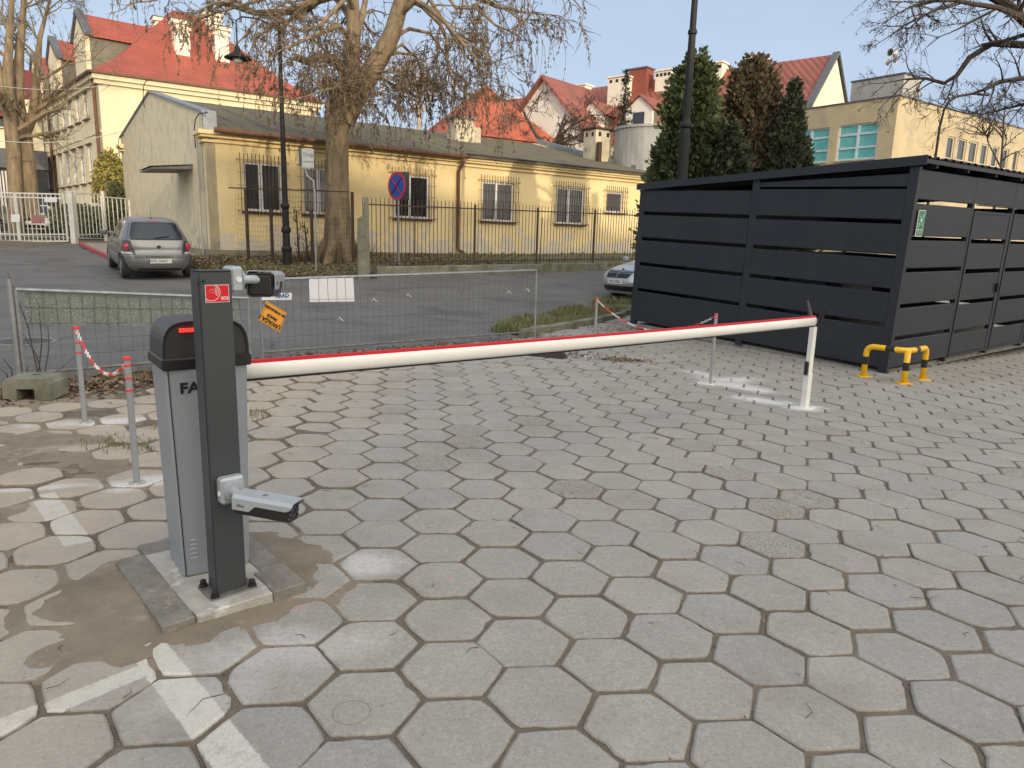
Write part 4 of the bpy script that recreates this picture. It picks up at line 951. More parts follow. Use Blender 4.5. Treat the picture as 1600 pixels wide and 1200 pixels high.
def pg():
    s_ = random.uniform(.9, Lk+2.6); o = random.uniform(.14, 1.3)*min(1, .3+s_*.25); p = K0+kd*s_+kn*o
    if fbm(np.float64(p.x*1.3), np.float64(p.y*1.3), 3) < .34: return None
    return V(p.x, p.y, gz(p.x, p.y)+.02)
tufts('kerb_grass', 'ragged grass growing along the kerb in front of the silver car', 'grass', 9000, pg, (.05, .17), .25, .006)
m_ = MB(); NN = 16
kx = [K0+kd*(.9+(Lk+1.6)*i/NN) for i in range(NN+1)]
vs = []; 
for i, p in enumerate(kx):
    w_ = min(1.25, .25+i*.12)
    for j, f in enumerate((.10, .4, .75, 1.0)): q = p+kn*(.02+w_*f); vs.append((q.x, q.y, gz(q.x, q.y)+(.06, .075, .05, -.02)[j]+random.uniform(-.008, .008)))
m_.add(vs, [(i*4+j+1, i*4+j, i*4+4+j, i*4+5+j) for i in range(NN) for j in range(3)])
struct(m_.build('grass_strip', M('turf soil', (.10, .10, .045), (.12, .085, .05), 3, .95, bump=1, bscale=30), smooth=True))

# ================================================================== BUILDINGS
UD = V(.816, .578, 0).normalized(); VD = V(-UD.y, UD.x, 0); UR = math.atan2(UD.y, UD.x)
yel = M('yellow plaster', (.74, .60, .33), (.67, .53, .28), .7, .9, bump=.3, bscale=25, c3=(.52, .42, .26), s3=.9, lo3=.56, hi3=.7)
# lower damp and peeling patches on the yellow plaster (wear with its own shape)
def add_peel(m, z0, z1, col, sc=1.6, th=.5):
    n = m.node_tree; b = n.nodes['Principled BSDF']; tc = n.nodes.new('ShaderNodeTexCoord'); sp = n.nodes.new('ShaderNodeSeparateXYZ'); n.links.new(tc.outputs['Object'], sp.inputs[0])
    nz = n.nodes.new('ShaderNodeTexNoise'); nz.inputs['Scale'].default_value = sc; nz.inputs['Detail'].default_value = 8; nz.inputs['Roughness'].default_value = .65; n.links.new(tc.outputs['Object'], nz.inputs['Vector'])
    r = n.nodes.new('ShaderNodeMapRange'); r.inputs[1].default_value = z0; r.inputs[2].default_value = z1; r.inputs[3].default_value = .28; r.inputs[4].default_value = -.22; n.links.new(sp.outputs[2], r.inputs[0])
    a = n.nodes.new('ShaderNodeMath'); a.operation = 'ADD'; n.links.new(nz.outputs[0], a.inputs[0]); n.links.new(r.outputs[0], a.inputs[1])
    r2 = n.nodes.new('ShaderNodeMapRange'); r2.inputs[1].default_value = th+.08; r2.inputs[2].default_value = th+.14; n.links.new(a.outputs[0], r2.inputs[0])
    mx = n.nodes.new('ShaderNodeMixRGB'); mx.inputs[2].default_value = (*col, 1); n.links.new(r2.outputs[0], mx.inputs[0]); n.links.new(b.inputs['Base Color'].links[0].from_socket, mx.inputs[1]); n.links.new(mx.outputs[0], b.inputs['Base Color'])
add_peel(yel, 0, 2.6, (.55, .49, .40))
gab = M('weathered gable plaster', (.78, .67, .42), (.57, .51, .38), 7.0, .95, bump=.5, bscale=24, lo=.3, hi=.62, stretch=(1, 1, .28), c3=(.36, .34, .29), s3=1.5, lo3=.5, hi3=.75)
add_peel(gab, -.2, 2.4, (.40, .37, .31), 2.2, .55)
plm = M('plinth render', (.27, .235, .18), (.18, .16, .13), 2, .95, bump=.5, bscale=20)
frame_w = M('white window frame', (.74, .73, .72), (.66, .65, .64), 3, .4)
def window(t, x0, x1, z0, z1, y=.10, mull=(.5,), trans=(), fr=.07, gm=glass, sill=True, name='window', label=None, fm=None):
    """window in a facade lying in the local x-z plane, outside towards -y"""
    fm = fm or frame_w
    f = MB(); 
    f.box(x0, x0+fr, y-.04, y+.05, z0, z1); f.box(x1-fr, x1, y-.04, y+.05, z0, z1); f.box(x0+fr, x1-fr, y-.04, y+.05, z0, z0+fr); f.box(x0+fr, x1-fr, y-.04, y+.05, z1-fr, z1)
    for q in mull: c = x0+(x1-x0)*q; f.box(c-fr*.7, c+fr*.7, y-.045, y+.04, z0+fr, z1-fr)
    for q in trans: c = z0+(z1-z0)*q; f.box(x0+fr, x1-fr, y-.042, y+.045, c-fr*.5, c+fr*.5)
    w = f.build(name, fm, t)
    if label: w['label'] = label
    MB().box(x0+fr*.5, x1-fr*.5, y, y+.02, z0+fr*.5, z1-fr*.5).build('pane', gm, w)
    if sill: MB().box(x0-.08, x1+.08, -.10, y, z0-.06, z0-.005).build('sill', M('dark sill', (.12, .075, .055)), w)
    return w
def frame_obj(name, label, cat, P, d, z): return thing(name, label, cat, (P[0], P[1], z), math.atan2(d[1], d[0]), world=False)
# ---- the long yellow house
Z0 = .66; AY = V(-9.76, 23.15, Z0)
t = yh = frame_obj('yellow_house', 'long low yellow plastered house with barred windows, rusty downpipe and mossy shallow roof', 'building', AY, UD, Z0)
Lf, Dp = 19.7, 18.4; ez = 4.62-Z0
W_ = [(1.12, 2.36, 2.27, 3.84), (3.08, 4.30, 2.27, 3.84), (6.45, 7.92, 2.27, 3.84), (10.25, 11.80, 2.30, 3.84), (14.0, 15.55, 2.33, 3.86), (16.85, 17.85, 2.92, 3.84)]
holes = [(a, b_, c-Z0, d-Z0) for a, b_, c, d in W_]
MB().wall((0, 0, -.5), (1, 0, 0), Lf, ez+.5, [(a, b_, c+.5, d+.5) for a, b_, c, d in holes], .16, (0, -1, 0)).build('front_wall', yel, t)
MB().box(0, Lf, .35, .40, .1, ez-.2).build('inner_wall', M('dim interior', (.05, .045, .04)), t)
cz_ = 5.18-Z0; pk = 7.05-Z0; lz = 6.15-Z0; ry = 9.19
gpoly = [(0, 0, -.5), (0, Dp, -.5), (0, Dp, lz), (0, ry, pk), (0, .0, cz_)]
MB().prism([(0+.002, y, z) for x, y, z in gpoly], (.30, 0, 0)).build('gable_wall', gab, t)
MB().prism([(Lf-.002, y, z) for x, y, z in [(0, 0, -.5), (0, Dp, -.5), (0, Dp, lz-.3), (0, ry, 6.95-Z0), (0, 0, ez+.06)]], (-.3, 0, 0)).build('far_gable_wall', yel, t)
MB().box(0, Lf, Dp-.3, Dp, -.5, lz-.4).build('back_wall', gab, t)
MB().box(-.04, Lf+.02, -.05, .05, -.6, .36).build('wall_base', plm, t); MB().box(-.05, .05, .052, Dp, -.6, .36).build('wall_base', plm, t)
# cornice mouldings
m_ = MB(); m_.box(-.10, Lf+.05, -.10, 0, ez-.30, ez-.24); m_.box(-.16, Lf+.05, -.17, 0, ez-.16, ez-.08); m_.box(-.22, Lf+.08, -.26, 0, ez-.08, ez+.04)
m_.box(-.10, 0, 0, .55, ez-.30, ez-.24); m_.box(-.16, 0, 0, .60, ez-.16, ez-.08); m_.box(-.22, 0, 0, .66, ez-.08, ez+.04)
m_.build('cornice', yel, t)
m_ = MB(); zl = 5.75-Z0
for o, z_0, z_1 in ((.10, -.30, -.24), (.16, -.16, -.08), (.22, -.08, .04)): m_.box(-o, .0, Dp-.9, Dp+o, zl+z_0, zl+z_1)
m_.build('rear_cornice', yel, t)
roofm = M('mossy roofing felt', (.15, .115, .08), (.085, .075, .06), 1.6, .95, bump=1, bscale=22, c3=(.12, .12, .05), s3=.55, lo3=.46, hi3=.60)
slp = (6.93-Z0-(ez+.10))/(ry+.4)
m_ = MB(); NX = 40; vs = []
rr_ = lambda y: ez+.10+(y+.4)*slp
rows = [-.4, 1.5, 3.5, 5.5, 7.5, ry, 12, 15, Dp+.3]
for y in rows:
    for i in range(NX+1):
        x = .31+(Lf+.35-.31)*i/NX; z = rr_(y) if y <= ry else rr_(ry)-(y-ry)*.125
        vs.append((x, y, z+random.uniform(-.012, .012)))
fs = [(j*(NX+1)+i, j*(NX+1)+i+1, (j+1)*(NX+1)+i+1, (j+1)*(NX+1)+i) for j in range(len(rows)-1) for i in range(NX)]
n_ = len(vs); vs += [(p[0], p[1], p[2]-.09) for p in vs[:NX+1]]; fs += [(n_+i, n_+i+1, i+1, i) for i in range(NX)]
rf = m_.add(vs, fs).build('roof', roofm, t, smooth=False)
# felt seams
m_ = MB()
for x in np.arange(1.3, Lf, 1.02): m_.add([(x, -.4, rr_(-.4)+.012), (x+.03, -.4, rr_(-.4)+.012), (x+.03, ry, rr_(ry)+.014), (x, ry, rr_(ry)+.014)], [(0, 1, 2, 3)])
m_.build('roof_seam', M('felt seam', (.06, .055, .05)), rf)
capm = M('zinc capping', (.27, .30, .34), (.20, .22, .25), 4, .5, .3)
for a, b_ in (((0, cz_), (ry, pk)), ((ry, pk), (Dp+.1, lz))):
    (ya, za), (yb, zb_) = a, b_
    MB().prism([(-.06, ya, za+.0), (-.06, yb, zb_+.0), (-.06, yb, zb_+.07), (-.06, ya, za+.07)], (.44, 0, 0)).build('parapet_cap', capm, t)
MB().box(-.04, .36, -.12, .0, ez+.06, cz_+.02).build('parapet_foot', capm, t)
m_ = MB(); m_.prism([(Lf+.02, 1.2, rr_(1.2)+.0), (Lf+.02, ry, rr_(ry)), (Lf+.02, ry, rr_(ry)+.26), (Lf+.02, 1.2, rr_(1.2)+.16)], (.26, 0, 0)); m_.build('far_parapet', capm, t)
brown = M('brown painted gutter', (.16, .07, .035), (.11, .05, .03), 4, .6)
m_ = MB(); m_.tube([(.2, -.47, ez+.03), (9.3, -.47, ez-.0)], .075, 10); m_.build('gutter', brown, t, smooth=True)
m_ = MB(); m_.tube([(9.3, -.42, ez+.12), (Lf+.3, -.42, ez+.10)], .03, 6); m_.build('drip_edge', M('dark drip', (.04, .04, .04)), t)
m_ = MB(); m_.tube([(9.12, -.46, ez-.02), (9.12, -.44, ez-.2), (9.10, -.12, ez-.52), (9.10, -.11, .62), (9.12, -.13, .48), (9.2, -.35, .42)], .062, 10); m_.build('downpipe', brown, t, smooth=True)
m_ = MB(); m_.tube([(-.09, .6, ez-.2), (-.09, .62, .0)], .022, 6); m_.tube([(-.09, .35, ez-.3), (-.09, .42, 2.2)], .015, 5); m_.build('cable_duct', M('pale duct', (.42, .38, .3)), t)
for (y, z) in ((9.3, pk), (.3, ez+.1), (Dp-.6, zl)):
    m_ = MB(); m_.tube([(-.16, y+.25, z-.55), (-.17, y+.25, z+.0), (-.14, y+.12, z+.3), (-.1, y-.25, z+.42), (0, y-.9, z+.38)], .016, 5); m_.build('cable_bracket', blackm, t)
# windows with sills and grilles
for i, (a, b_, c, d) in enumerate(W_):
    c -= Z0; d -= Z0
    w = window(t, a, b_, c, d, .10, mull=(.45,) if i < 5 else (), fr=.085, label=None if i < 5 else 'small single window with a brown pane')
    g_ = MB(); yy = -.14
    nb = int((b_-a+.3)/.125)
    for k in range(nb+1): x = a-.12+(b_-a+.24)*k/nb; g_.box(x-.008, x+.008, yy-.008, yy+.008, c-.10, d+.24)
    for z in np.linspace(c+.0, d+.04, 5): g_.box(a-.24, b_+.24, yy-.008, yy+.004, z-.006, z+.006)
    for x in (a-.2, b_+.2):
        for z in (c+.02, d+.02): g_.box(x-.008, x+.008, yy, .002, z-.008, z+.008)
    g_.build('grille', rust, w)
# canopy over the gable door
Pc = lambda x, y, z: (x, y, z)
m_ = MB(); cz2 = 3.62-Z0
m_.add([(0, 1.9, cz2), (0, 4.3, cz2), (-1.25, 4.3, cz2-.08), (-1.25, 1.9, cz2-.08), (0, 1.9, cz2+.12), (0, 4.3, cz2+.12), (-1.25, 4.3, cz2-.03), (-1.25, 1.9, cz2-.03)], [(0, 1, 2, 3), (7, 6, 5, 4), (0, 3, 7, 4), (3, 2, 6, 7), (2, 1, 5, 6), (1, 0, 4, 5)])
cn = m_.build('canopy', concrete, t); MB().add([(.0, 1.85, cz2+.15), (0, 4.35, cz2+.15), (-1.3, 4.35, cz2+.0), (-1.3, 1.85, cz2+.0)], [(0, 3, 2, 1), (0, 1, 2, 3)][:1]).build('sheet_cover', capm, cn)
# chimneys (own little parts of the roof)
cream = M('cream chimney render', (.60, .53, .38), (.42, .37, .28), 2.5, .9, bump=.4, bscale=20, c3=(.25, .22, .17), s3=2)
def chim(t, x0, x1, y0, y1, z0, z1, mat=cream, cap=True, holes=0, par=None, capmat=None):
    c = MB().box(x0, x1, y0, y1, z0, z1).build('chimney', mat, par or t)
    if cap: MB().bbox(x0-.09, x1+.09, y0-.09, y1+.09, z1, z1+.11, .02).build('chimney_cap', capmat or concrete, c)
    if holes:
        for k in range(holes): f = (k+.5)/holes; x = x0+(x1-x0)*f; MB().box(x-.09, x+.09, y0-.004, y0+.02, z1-.32, z1-.12).build('flue_opening', black, c)
        for k in range(holes): f = (k+.5)/holes; y = y0+(y1-y0)*f; MB().box(x0-.004, x0+.02, y-.08, y+.08, z1-.32, z1-.12).build('flue_opening', black, c)
    return c
s1, _ = ON(712, 190, AY+VD*5.2, UD); s2, _ = ON(757, 190, AY+VD*5.2, UD); _, zt1 = ON(735, 187, AY+VD*5.2, UD)
chim(t, s1, s2-.55, 5.2, 6.0, rr_(5)-.1, zt1-Z0, par=rf); chim(t, s2-.52, s2, 5.5, 6.1, rr_(5)-.1, zt1-Z0-.25, par=rf, cap=False)
s1, _ = ON(930, 230, AY+VD*3.2, UD); s2, _ = ON(955, 230, AY+VD*3.2, UD); _, zt1 = ON(943, 203, AY+VD*3.2, UD)
chim(t, s1, s2, 3.2, 4.1, rr_(3)-.1, zt1-Z0, par=rf, holes=2, capmat=rust)
MB().tube([(s1+.1, 3.0, rr_(3)-.05), (s1+.1, 3.0, rr_(3)+.9)], .13, 10).build('vent_pipe', rust, rf)

# ---- the big cream house behind the gate
HP = V(-22.34, 40, 1.1); EZ = 9.6
cream_w = M('cream plaster', (.74, .66, .46), (.69, .61, .42), .5, .9, bump=.2, bscale=30, c3=(.62, .55, .40), s3=.6, lo3=.6, hi3=.8)
tile = tile_mat('red roof tiles', (.37, .085, .05), (.27, .065, .04), 3.3, 3.2, c3=(.30, .06, .035))
t = bh = frame_obj('cream_house', 'big cream two-storey house with steep red tiled roof, dormers and tall chimneys behind the gate', 'building', HP, UD, 1.1)
e = EZ-1.1; vl = V(-.668, .744, 0).normalized(); lw = V(vl.dot(UD), vl.dot(VD), 0); ln_ = V(-lw.y, lw.x, 0)   # local left-wing direction, outward normal
LWL = 38; HW = 11.8
MB().wall((0, 0, -1), (1, 0, 0), HW, e+1, [(8.3, 9.4, 6.9, 8.3), (10.1, 11.0, 6.9, 8.3)], .2, (0, -1, 0)).build('front_wall', cream_w, t)
for a in (8.3, 10.1): window(t, a, a+1.0, 5.9, 7.3, .12)
hl_ = []
ss = [2.6+2.05*i for i in range(16)]
for s_ in ss: hl_ += [(s_, s_+1.0, 6.55, 8.55), (s_, s_+1.0, 3.1, 5.1)]
m_ = MB(); m_.wall((0, 0, -1), lw, LWL, e+1, [(a, b_, c+1-.0, d+1) for a, b_, c, d in hl_], .10, ln_); m_.build('side_wall', cream_w, t)
Lm = Matrix((lw, -ln_, V(0, 0, 1))).transposed().to_4x4()
def wl2(x0, x1, y0, y1, z0, z1): return wl(MB().box(x0, x1, y0, y1, z0, z1), Lm)
for i, s_ in enumerate(ss):
    for z in (6.55, 3.1):
        f = MB()
        for q in ((s_, s_+.08, z, z+2), (s_+.92, s_+1, z, z+2), (s_+.45, s_+.55, z+.08, z+1.92), (s_+.08, s_+.92, z, z+.08), (s_+.08, s_+.92, z+1.92, z+2), (s_+.08, s_+.45, z+1.2, z+1.28), (s_+.55, s_+.92, z+1.2, z+1.28)): f.box(q[0], q[1], .05, .1, q[2], q[3])
        w = wl(f, Lm).build('window', frame_w, t); wl2(s_+.04, s_+.96, .075, .09, z+.04, z+1.96).build('pane', glass, w)
        wl2(s_-.12, s_+1.12, -.14, .05, z-.10, z-.02).build('sill', M('dark sill', (.12, .075, .055)), w); wl2(s_-.1, s_+1.1, -.12, .0, z+2.03, z+2.11).build('window_hood', M('dark sill', (.12, .075, .055)), w)
wl2(0, LWL, -.06, 0, 5.55, 5.68).build('string_course', cream_w, t)
m_ = MB(); m_.box(-.3, HW+.3, -.35, 0, e-.28, e-.02); m_.box(-.2, HW+.2, -.18, 0, e-.5, e-.28); m_.build('cornice', cream_w, t)
m_ = MB(); m_.box(.0, LWL, -.35, 0, e-.28, e-.02); m_.box(0, LWL, -.18, 0, e-.5, e-.28); wl(m_, Lm).build('cornice', cream_w, t)
MB().box(-.42, HW+.42, -.52, -.40, e-.04, e+.08).build('gutter', brown, t)
wl2(-.3, LWL, -.52, -.40, e-.04, e+.08).build('gutter', brown, t)
for s_ in (.35, 13.2, 25.5): wl(MB().tube([(s_, -.15, e-.2), (s_, -.15, 0)], .09, 8), Lm).build('downpipe', brown, t)
# other walls
P0 = lw*LWL; m_ = MB(); m_.prism([(HW, 0, -1), (HW, 30, -1), (HW, 30, e), (HW, 0, e)], (-.3, 0, 0)); m_.build('rear_wall', cream_w, t)
# roof: flared hip end then a long ridge along the side wall
o = .5
def inn(d_, z):   # ring inset by d_
    a = V(-o+d_+lw.x*(d_-o), (d_-o)*1.0, z); b_ = V(HW+o-d_, d_-o, z); c_ = P0+V(-o+d_, 0, z); c2 = V(HW+o-d_, 36, z); return [a, b_, c2, V(c_.x, c_.y, z)]
zr = e
R1_, R2_, R3_ = inn(0, zr), inn(2.0, zr+1.35), inn(6.15, zr+5.3)
vs = R1_+R2_+R3_; fs = []
for k in (0, 4): fs += [(k+0, k+1, k+5, k+4), (k+1, k+2, k+6, k+5), (k+3, k+0, k+4, k+7), (k+2, k+3, k+7, k+6)]
fs += [(8, 9, 10, 11)]
rf = MB().add(vs, fs).build('roof', tile, t)
olive = M('dormer cheek', (.17, .16, .12), (.13, .125, .10), 3, .7)
tilef = tile
slate = M('grey flashing', (.10, .11, .12), (.08, .085, .095), 3, .6)
for i, s_ in enumerate((6.1, 14.2, 21, 27.5, 34)):
    # local wing frame: x along wall, y inwards
    hw_ = 1.4; z0_, ze, zp = zr+.15, zr+3.0, zr+4.15; yf, yb = .55, 5.6
    d = MB(); d.prism([(s_-hw_, yf, z0_), (s_+hw_, yf, z0_), (s_+hw_, yf, ze), (s_, yf, zp), (s_-hw_, yf, ze)], (0, .25, 0)); d = wl(d, Lm).build('dormer', cream_w, t)
    m_ = MB(); m_.prism([(s_-hw_, yf+.25, z0_), (s_-hw_, yb, z0_+2.4), (s_-hw_, yb, ze), (s_-hw_, yf+.25, ze)], (.15, 0, 0)); m_.prism([(s_+hw_-.15, yf+.25, z0_), (s_+hw_-.15, yb, z0_+2.4), (s_+hw_-.15, yb, ze), (s_+hw_-.15, yf+.25, ze)], (.15, 0, 0)); wl(m_, Lm).build('dormer_cheek', olive, d)
    m_ = MB()
    for sg_ in (-1, 1): m_.hexa([(s_+sg_*(hw_+.25), yf+.3, ze-.2), (s_+sg_*(hw_+.25), yb+.6, ze-.2), (s_, yb+.6, zp+.05), (s_, yf+.3, zp+.05), (s_+sg_*(hw_+.25), yf+.3, ze-.1), (s_+sg_*(hw_+.25), yb+.6, ze-.1), (s_, yb+.6, zp+.15), (s_, yf+.3, zp+.15)])
    wl(m_, Lm).build('dormer_roof', tilef, d)
    m_ = MB()
    for sg_ in (-1, 1): m_.hexa([(s_+sg_*(hw_+.3), yf-.12, ze-.15), (s_+sg_*(hw_+.3), yf+.35, ze-.15), (s_, yf+.35, zp+.1), (s_, yf-.12, zp+.1), (s_+sg_*(hw_+.3), yf-.12, ze+.1), (s_+sg_*(hw_+.3), yf+.35, ze+.1), (s_, yf+.35, zp+.35), (s_, yf-.12, zp+.35)])
    wl(m_, Lm).build('dormer_verge', slate, d)
chw = M('white chimney render', (.76, .71, .60), (.68, .62, .5), 2, .9)
def chim2(x, y, z0, z1, w=.75, d_=.75):
    c = MB().box(x-w/2, x+w/2, y-d_/2, y+d_/2, z0, z1).build('chimney', chw, rf)
    m_ = MB(); m_.box(x-w/2-.08, x+w/2+.08, y-d_/2-.08, y+d_/2+.08, z1-.5, z1-.38); m_.box(x-w/2-.14, x+w/2+.14, y-d_/2-.14, y+d_/2+.14, z1-.2, z1); m_.build('chimney_cap', chw, c)
    m_ = MB(); m_.box(x-w/2-.18, x+w/2+.18, y-d_/2-.18, y+d_/2+.18, z1, z1+.05); m_.box(x-w/2-.1, x+w/2+.1, y-d_/2-.1, y+d_/2, z0, z0+.25) ; m_.build('flashing', slate, c)
def hsz(px, py, off): s_, z = ON(px, py, HP+VD*off, UD); return s_, z-1.1
for px, top_, bot, off, w in ((281, 34, 101, 2.6, .85), (343, 44, 102, 2.6, .8), (255, 31, 62, 5.5, 1.0), (331, 22, 60, 5.0, .9), (313, 30, 60, 7, .8), (241, 46, 52, 8, .6)):
    s_, z1 = hsz(px, top_, off); _, z0_ = hsz(px, bot, off); chim2(s_, off, min(z0_, z1-1.6)-.2, z1, w)
MB().tube([(3.2, 7, zr+4), (3.2, 7, zr+8.6)], .02, 4).build('antenna', blackm, rf)

# ---- entrance wing at the far left
s_, z_ = ON(66, 175, HP, vl); WP = HP+vl*s_
t = frame_obj('entrance_wing', 'lower cream wing with dark red roof and glazed porch behind the two bare trees', 'building', WP, UD, 1.1)
we = AT(30, 178, WP.y-3).z-1.1
WP_s = WP
MB().wall((-26, -.0, -1), (1, 0, 0), 25.9, we+1, [(2+2.6*i, 3.1+2.6*i, 8.0, 10.0) for i in range(9)], .2, (0, -1, 0)).build('front_wall', cream_w, t)
for i in range(9): window(t, -24+2.6*i, -22.9+2.6*i, 7.0, 9.0, .12)
MB().prism([(-27, -.5, we), (-.1, -.5, we), (-.1, 5, we+4), (-27, 5, we+4)], (0, .1, .1)).build('roof', tile_mat('dark red roof tiles', (.22, .04, .035), (.16, .035, .03)), t)
m_ = MB(); m_.box(-18, -.1, -3.2, -.01, 4.2, 5.4); m_.build('porch_fascia', M('dark fascia', (.10, .10, .11)), t)
m_ = MB(); m_.box(-18, -.2, -3.0, -2.9, 0, 4.2); m_.build('porch_glass', glass, t)
m_ = MB()
for x in np.arange(-18, 0, 1.5): m_.box(x, x+.12, -3.1, -3.0, 0, 4.2)
m_.build('porch_mullions', blackm, t)
m_ = MB()
for k in range(9): m_.box(-3.4+k*.17, -3.4+k*.17+.10, -3.08, -3.04, .9, 4.0)
m_.build('curtain', M('pale curtain', (.6, .58, .56)), t)

# ---- house with the pyramid roof
t = frame_obj('pyramid_house', 'red tiled pyramid roof with step-like slope rising beyond the yellow house', 'building', AT(757, 200, 50), UD, 1.2)
ap = AT(756, 131, 50).z-1.2; eb = AT(700, 196, 50).z-1.2; hw_ = 3.6; tl2 = tile_mat('orange roof tiles', (.42, .10, .045), (.33, .08, .04), 2.2, 2.2, c3=(.35, .07, .035))
MB().box(-hw_+.4, hw_-.4, -hw_+.4, hw_-.4, -1, eb-2).build('walls', cream_w, t)
m_ = MB(); lv = 8; vs = []
for k in range(lv+1):
    f = k/lv; r_ = hw_*1.04*(1-f)**1.06+.02; z = (eb-1.2)+(ap-eb+1.2)*f; vs += [(-r_, -r_, z), (r_, -r_, z), (r_, r_, z), (-r_, r_, z)]
m_.add(vs, [(k*4+i, k*4+(i+1) % 4, k*4+4+(i+1) % 4, k*4+4+i) for k in range(lv) for i in range(4)]).build('roof', tl2, t)
MB().box(-hw_*1.0, hw_*1.0, -hw_*1.0, hw_*1.0, eb-5, eb-1.15).build('tiled_skirt', tl2, t)
MB().bbox(-.12, .12, -.12, .12, ap-.12, ap+.1, .03).build('finial', slate, t)
# ---- long low dark-red roof farther back
Pq = AT(545, 196, 62)
t = frame_obj('low_red_roof_building', 'low building with a faded dark red roof, left of the pyramid roof', 'building', Pq, UD, 1.2)
za = AT(545, 178, 62).z-1.2; Lq = 9
MB().box(0, Lq, 0, 8, -1, za-1.6).build('walls', cream_w, t)
m_ = MB(); m_.prism([(-.3, -.3, za-1.7), (-.3, 4, za), (-.3, 8.3, za-1.7)], (Lq+.6, 0, 0)); m_.build('roof', tile_mat('faded red roof', (.27, .06, .055), (.22, .05, .05), 1.2, 2), t)

# ---- long white house with the red roof, gable end at the right
P0g = AT(1308, 88, 46); w_ = V(-.76, .65, 0).normalized(); nrm = V(-w_.y, w_.x, 0)   # nrm points away; -? checked below
if nrm.dot(V(0, 1, 0)) < 0: nrm = -nrm
t = wh = thing('long_white_house', 'long white house with red tiled roof, dormers and many chimneys behind the conifers', 'building', (P0g.x, P0g.y, 1.2), 0, world=False)
rot = math.atan2(w_.y, w_.x); t.rotation_euler = (0, 0, rot)       # local x = along the ridge to the left, local -y or +y faces camera
yc = 1 if (Matrix.Rotation(rot, 3, 'Z') @ V(0, 1, 0)).dot(V(0, -1, 0)) > 0 else -1
pkz = P0g.z-1.2; hw_ = 4.9; ew = pkz-4.6; LG = 30
wwh = M('white house plaster', (.74, .71, .64), (.66, .63, .56), .6, .9, c3=(.60, .55, .45), s3=.8)
m_ = MB(); m_.prism([(0, -hw_, -1), (0, hw_, -1), (0, hw_, ew), (0, 0, pkz-.12), (0, -hw_, ew)], (.3, 0, 0)); m_.build('gable_wall', M('cream gable', (.76, .68, .50), (.68, .61, .44), .8, .9), t)
MB().box(.3, LG, yc*hw_-.15, yc*hw_+.15, -1, ew).build('long_wall', wwh, t); MB().box(.3, LG, -yc*hw_-.15, -yc*hw_+.15, -1, ew).build('rear_wall', wwh, t); MB().box(LG-.3, LG, -hw_, hw_, -1, ew).build('end_wall', wwh, t)
tlw = tile_mat('weathered red tiles', (.29, .085, .05), (.20, .065, .045), 2.4, 2.4, c3=(.18, .07, .05))
m_ = MB()
for sg_ in (-1, 1): m_.hexa([(.1, sg_*(hw_+.4), ew-.35), (LG+.2, sg_*(hw_+.4), ew-.35), (LG+.2, 0, pkz), (.1, 0, pkz), (.1, sg_*(hw_+.4), ew-.22), (LG+.2, sg_*(hw_+.4), ew-.22), (LG+.2, 0, pkz+.13), (.1, 0, pkz+.13)])
rf = m_.build('roof', tlw, t)
m_ = MB()
for sg_ in (-1, 1): m_.hexa([(-.15, sg_*(hw_+.5), ew-.42), (.25, sg_*(hw_+.5), ew-.42), (.25, 0, pkz+.1), (-.15, 0, pkz+.1), (-.15, sg_*(hw_+.5), ew-.2), (.25, sg_*(hw_+.5), ew-.2), (.25, 0, pkz+.28), (-.15, 0, pkz+.28)])
m_.build('verge', slate, rf)
MB().box(3.2, 4.2, yc*2.2-.4, yc*2.2+.4, pkz-2.2, pkz-1.9).build('roof_light', slate, rf)
wy_ = Matrix.Rotation(rot, 3, 'Z') @ V(0, 1, 0)
def lx(px, y=0): q = P0g+wy_*(yc*y); return ON(px, 150, q, w_)[0]
brick = M('chimney brick', (.28, .07, .045), (.20, .06, .04), 8, .85)
for px0, px1, ztop, y, mat, hn in ((1165, 1192, .35, .3, chw, 4), (1102, 1130, .4, .3, chw, 4), (1028, 1052, .3, .7, chw, 4), (987, 1014, .65, .8, brick, 0), (955, 983, .1, 1.6, chw, 3), (886, 920, .2, .4, chw, 5), (862, 886, .3, -.3, brick, 0), (832, 846, .2, -.5, chw, 2), (800, 815, .1, -.5, chw, 3)):
    a, b_ = sorted((lx(px0, y), lx(px1, y))); c = chim(t, a, b_, yc*y-.5, yc*y+.5, pkz-2.6, pkz+ztop, mat, True, 0, rf, slate if mat is brick else chw)
    if hn:
        for k in range(hn): f = (k+.5)/hn; x = a+(b_-a)*f; MB().box(x-.10, x+.10, yc*(y+.5)-.02, yc*(y+.5)+.02, pkz+ztop-.32, pkz+ztop-.12).build('flue_opening', black, c)
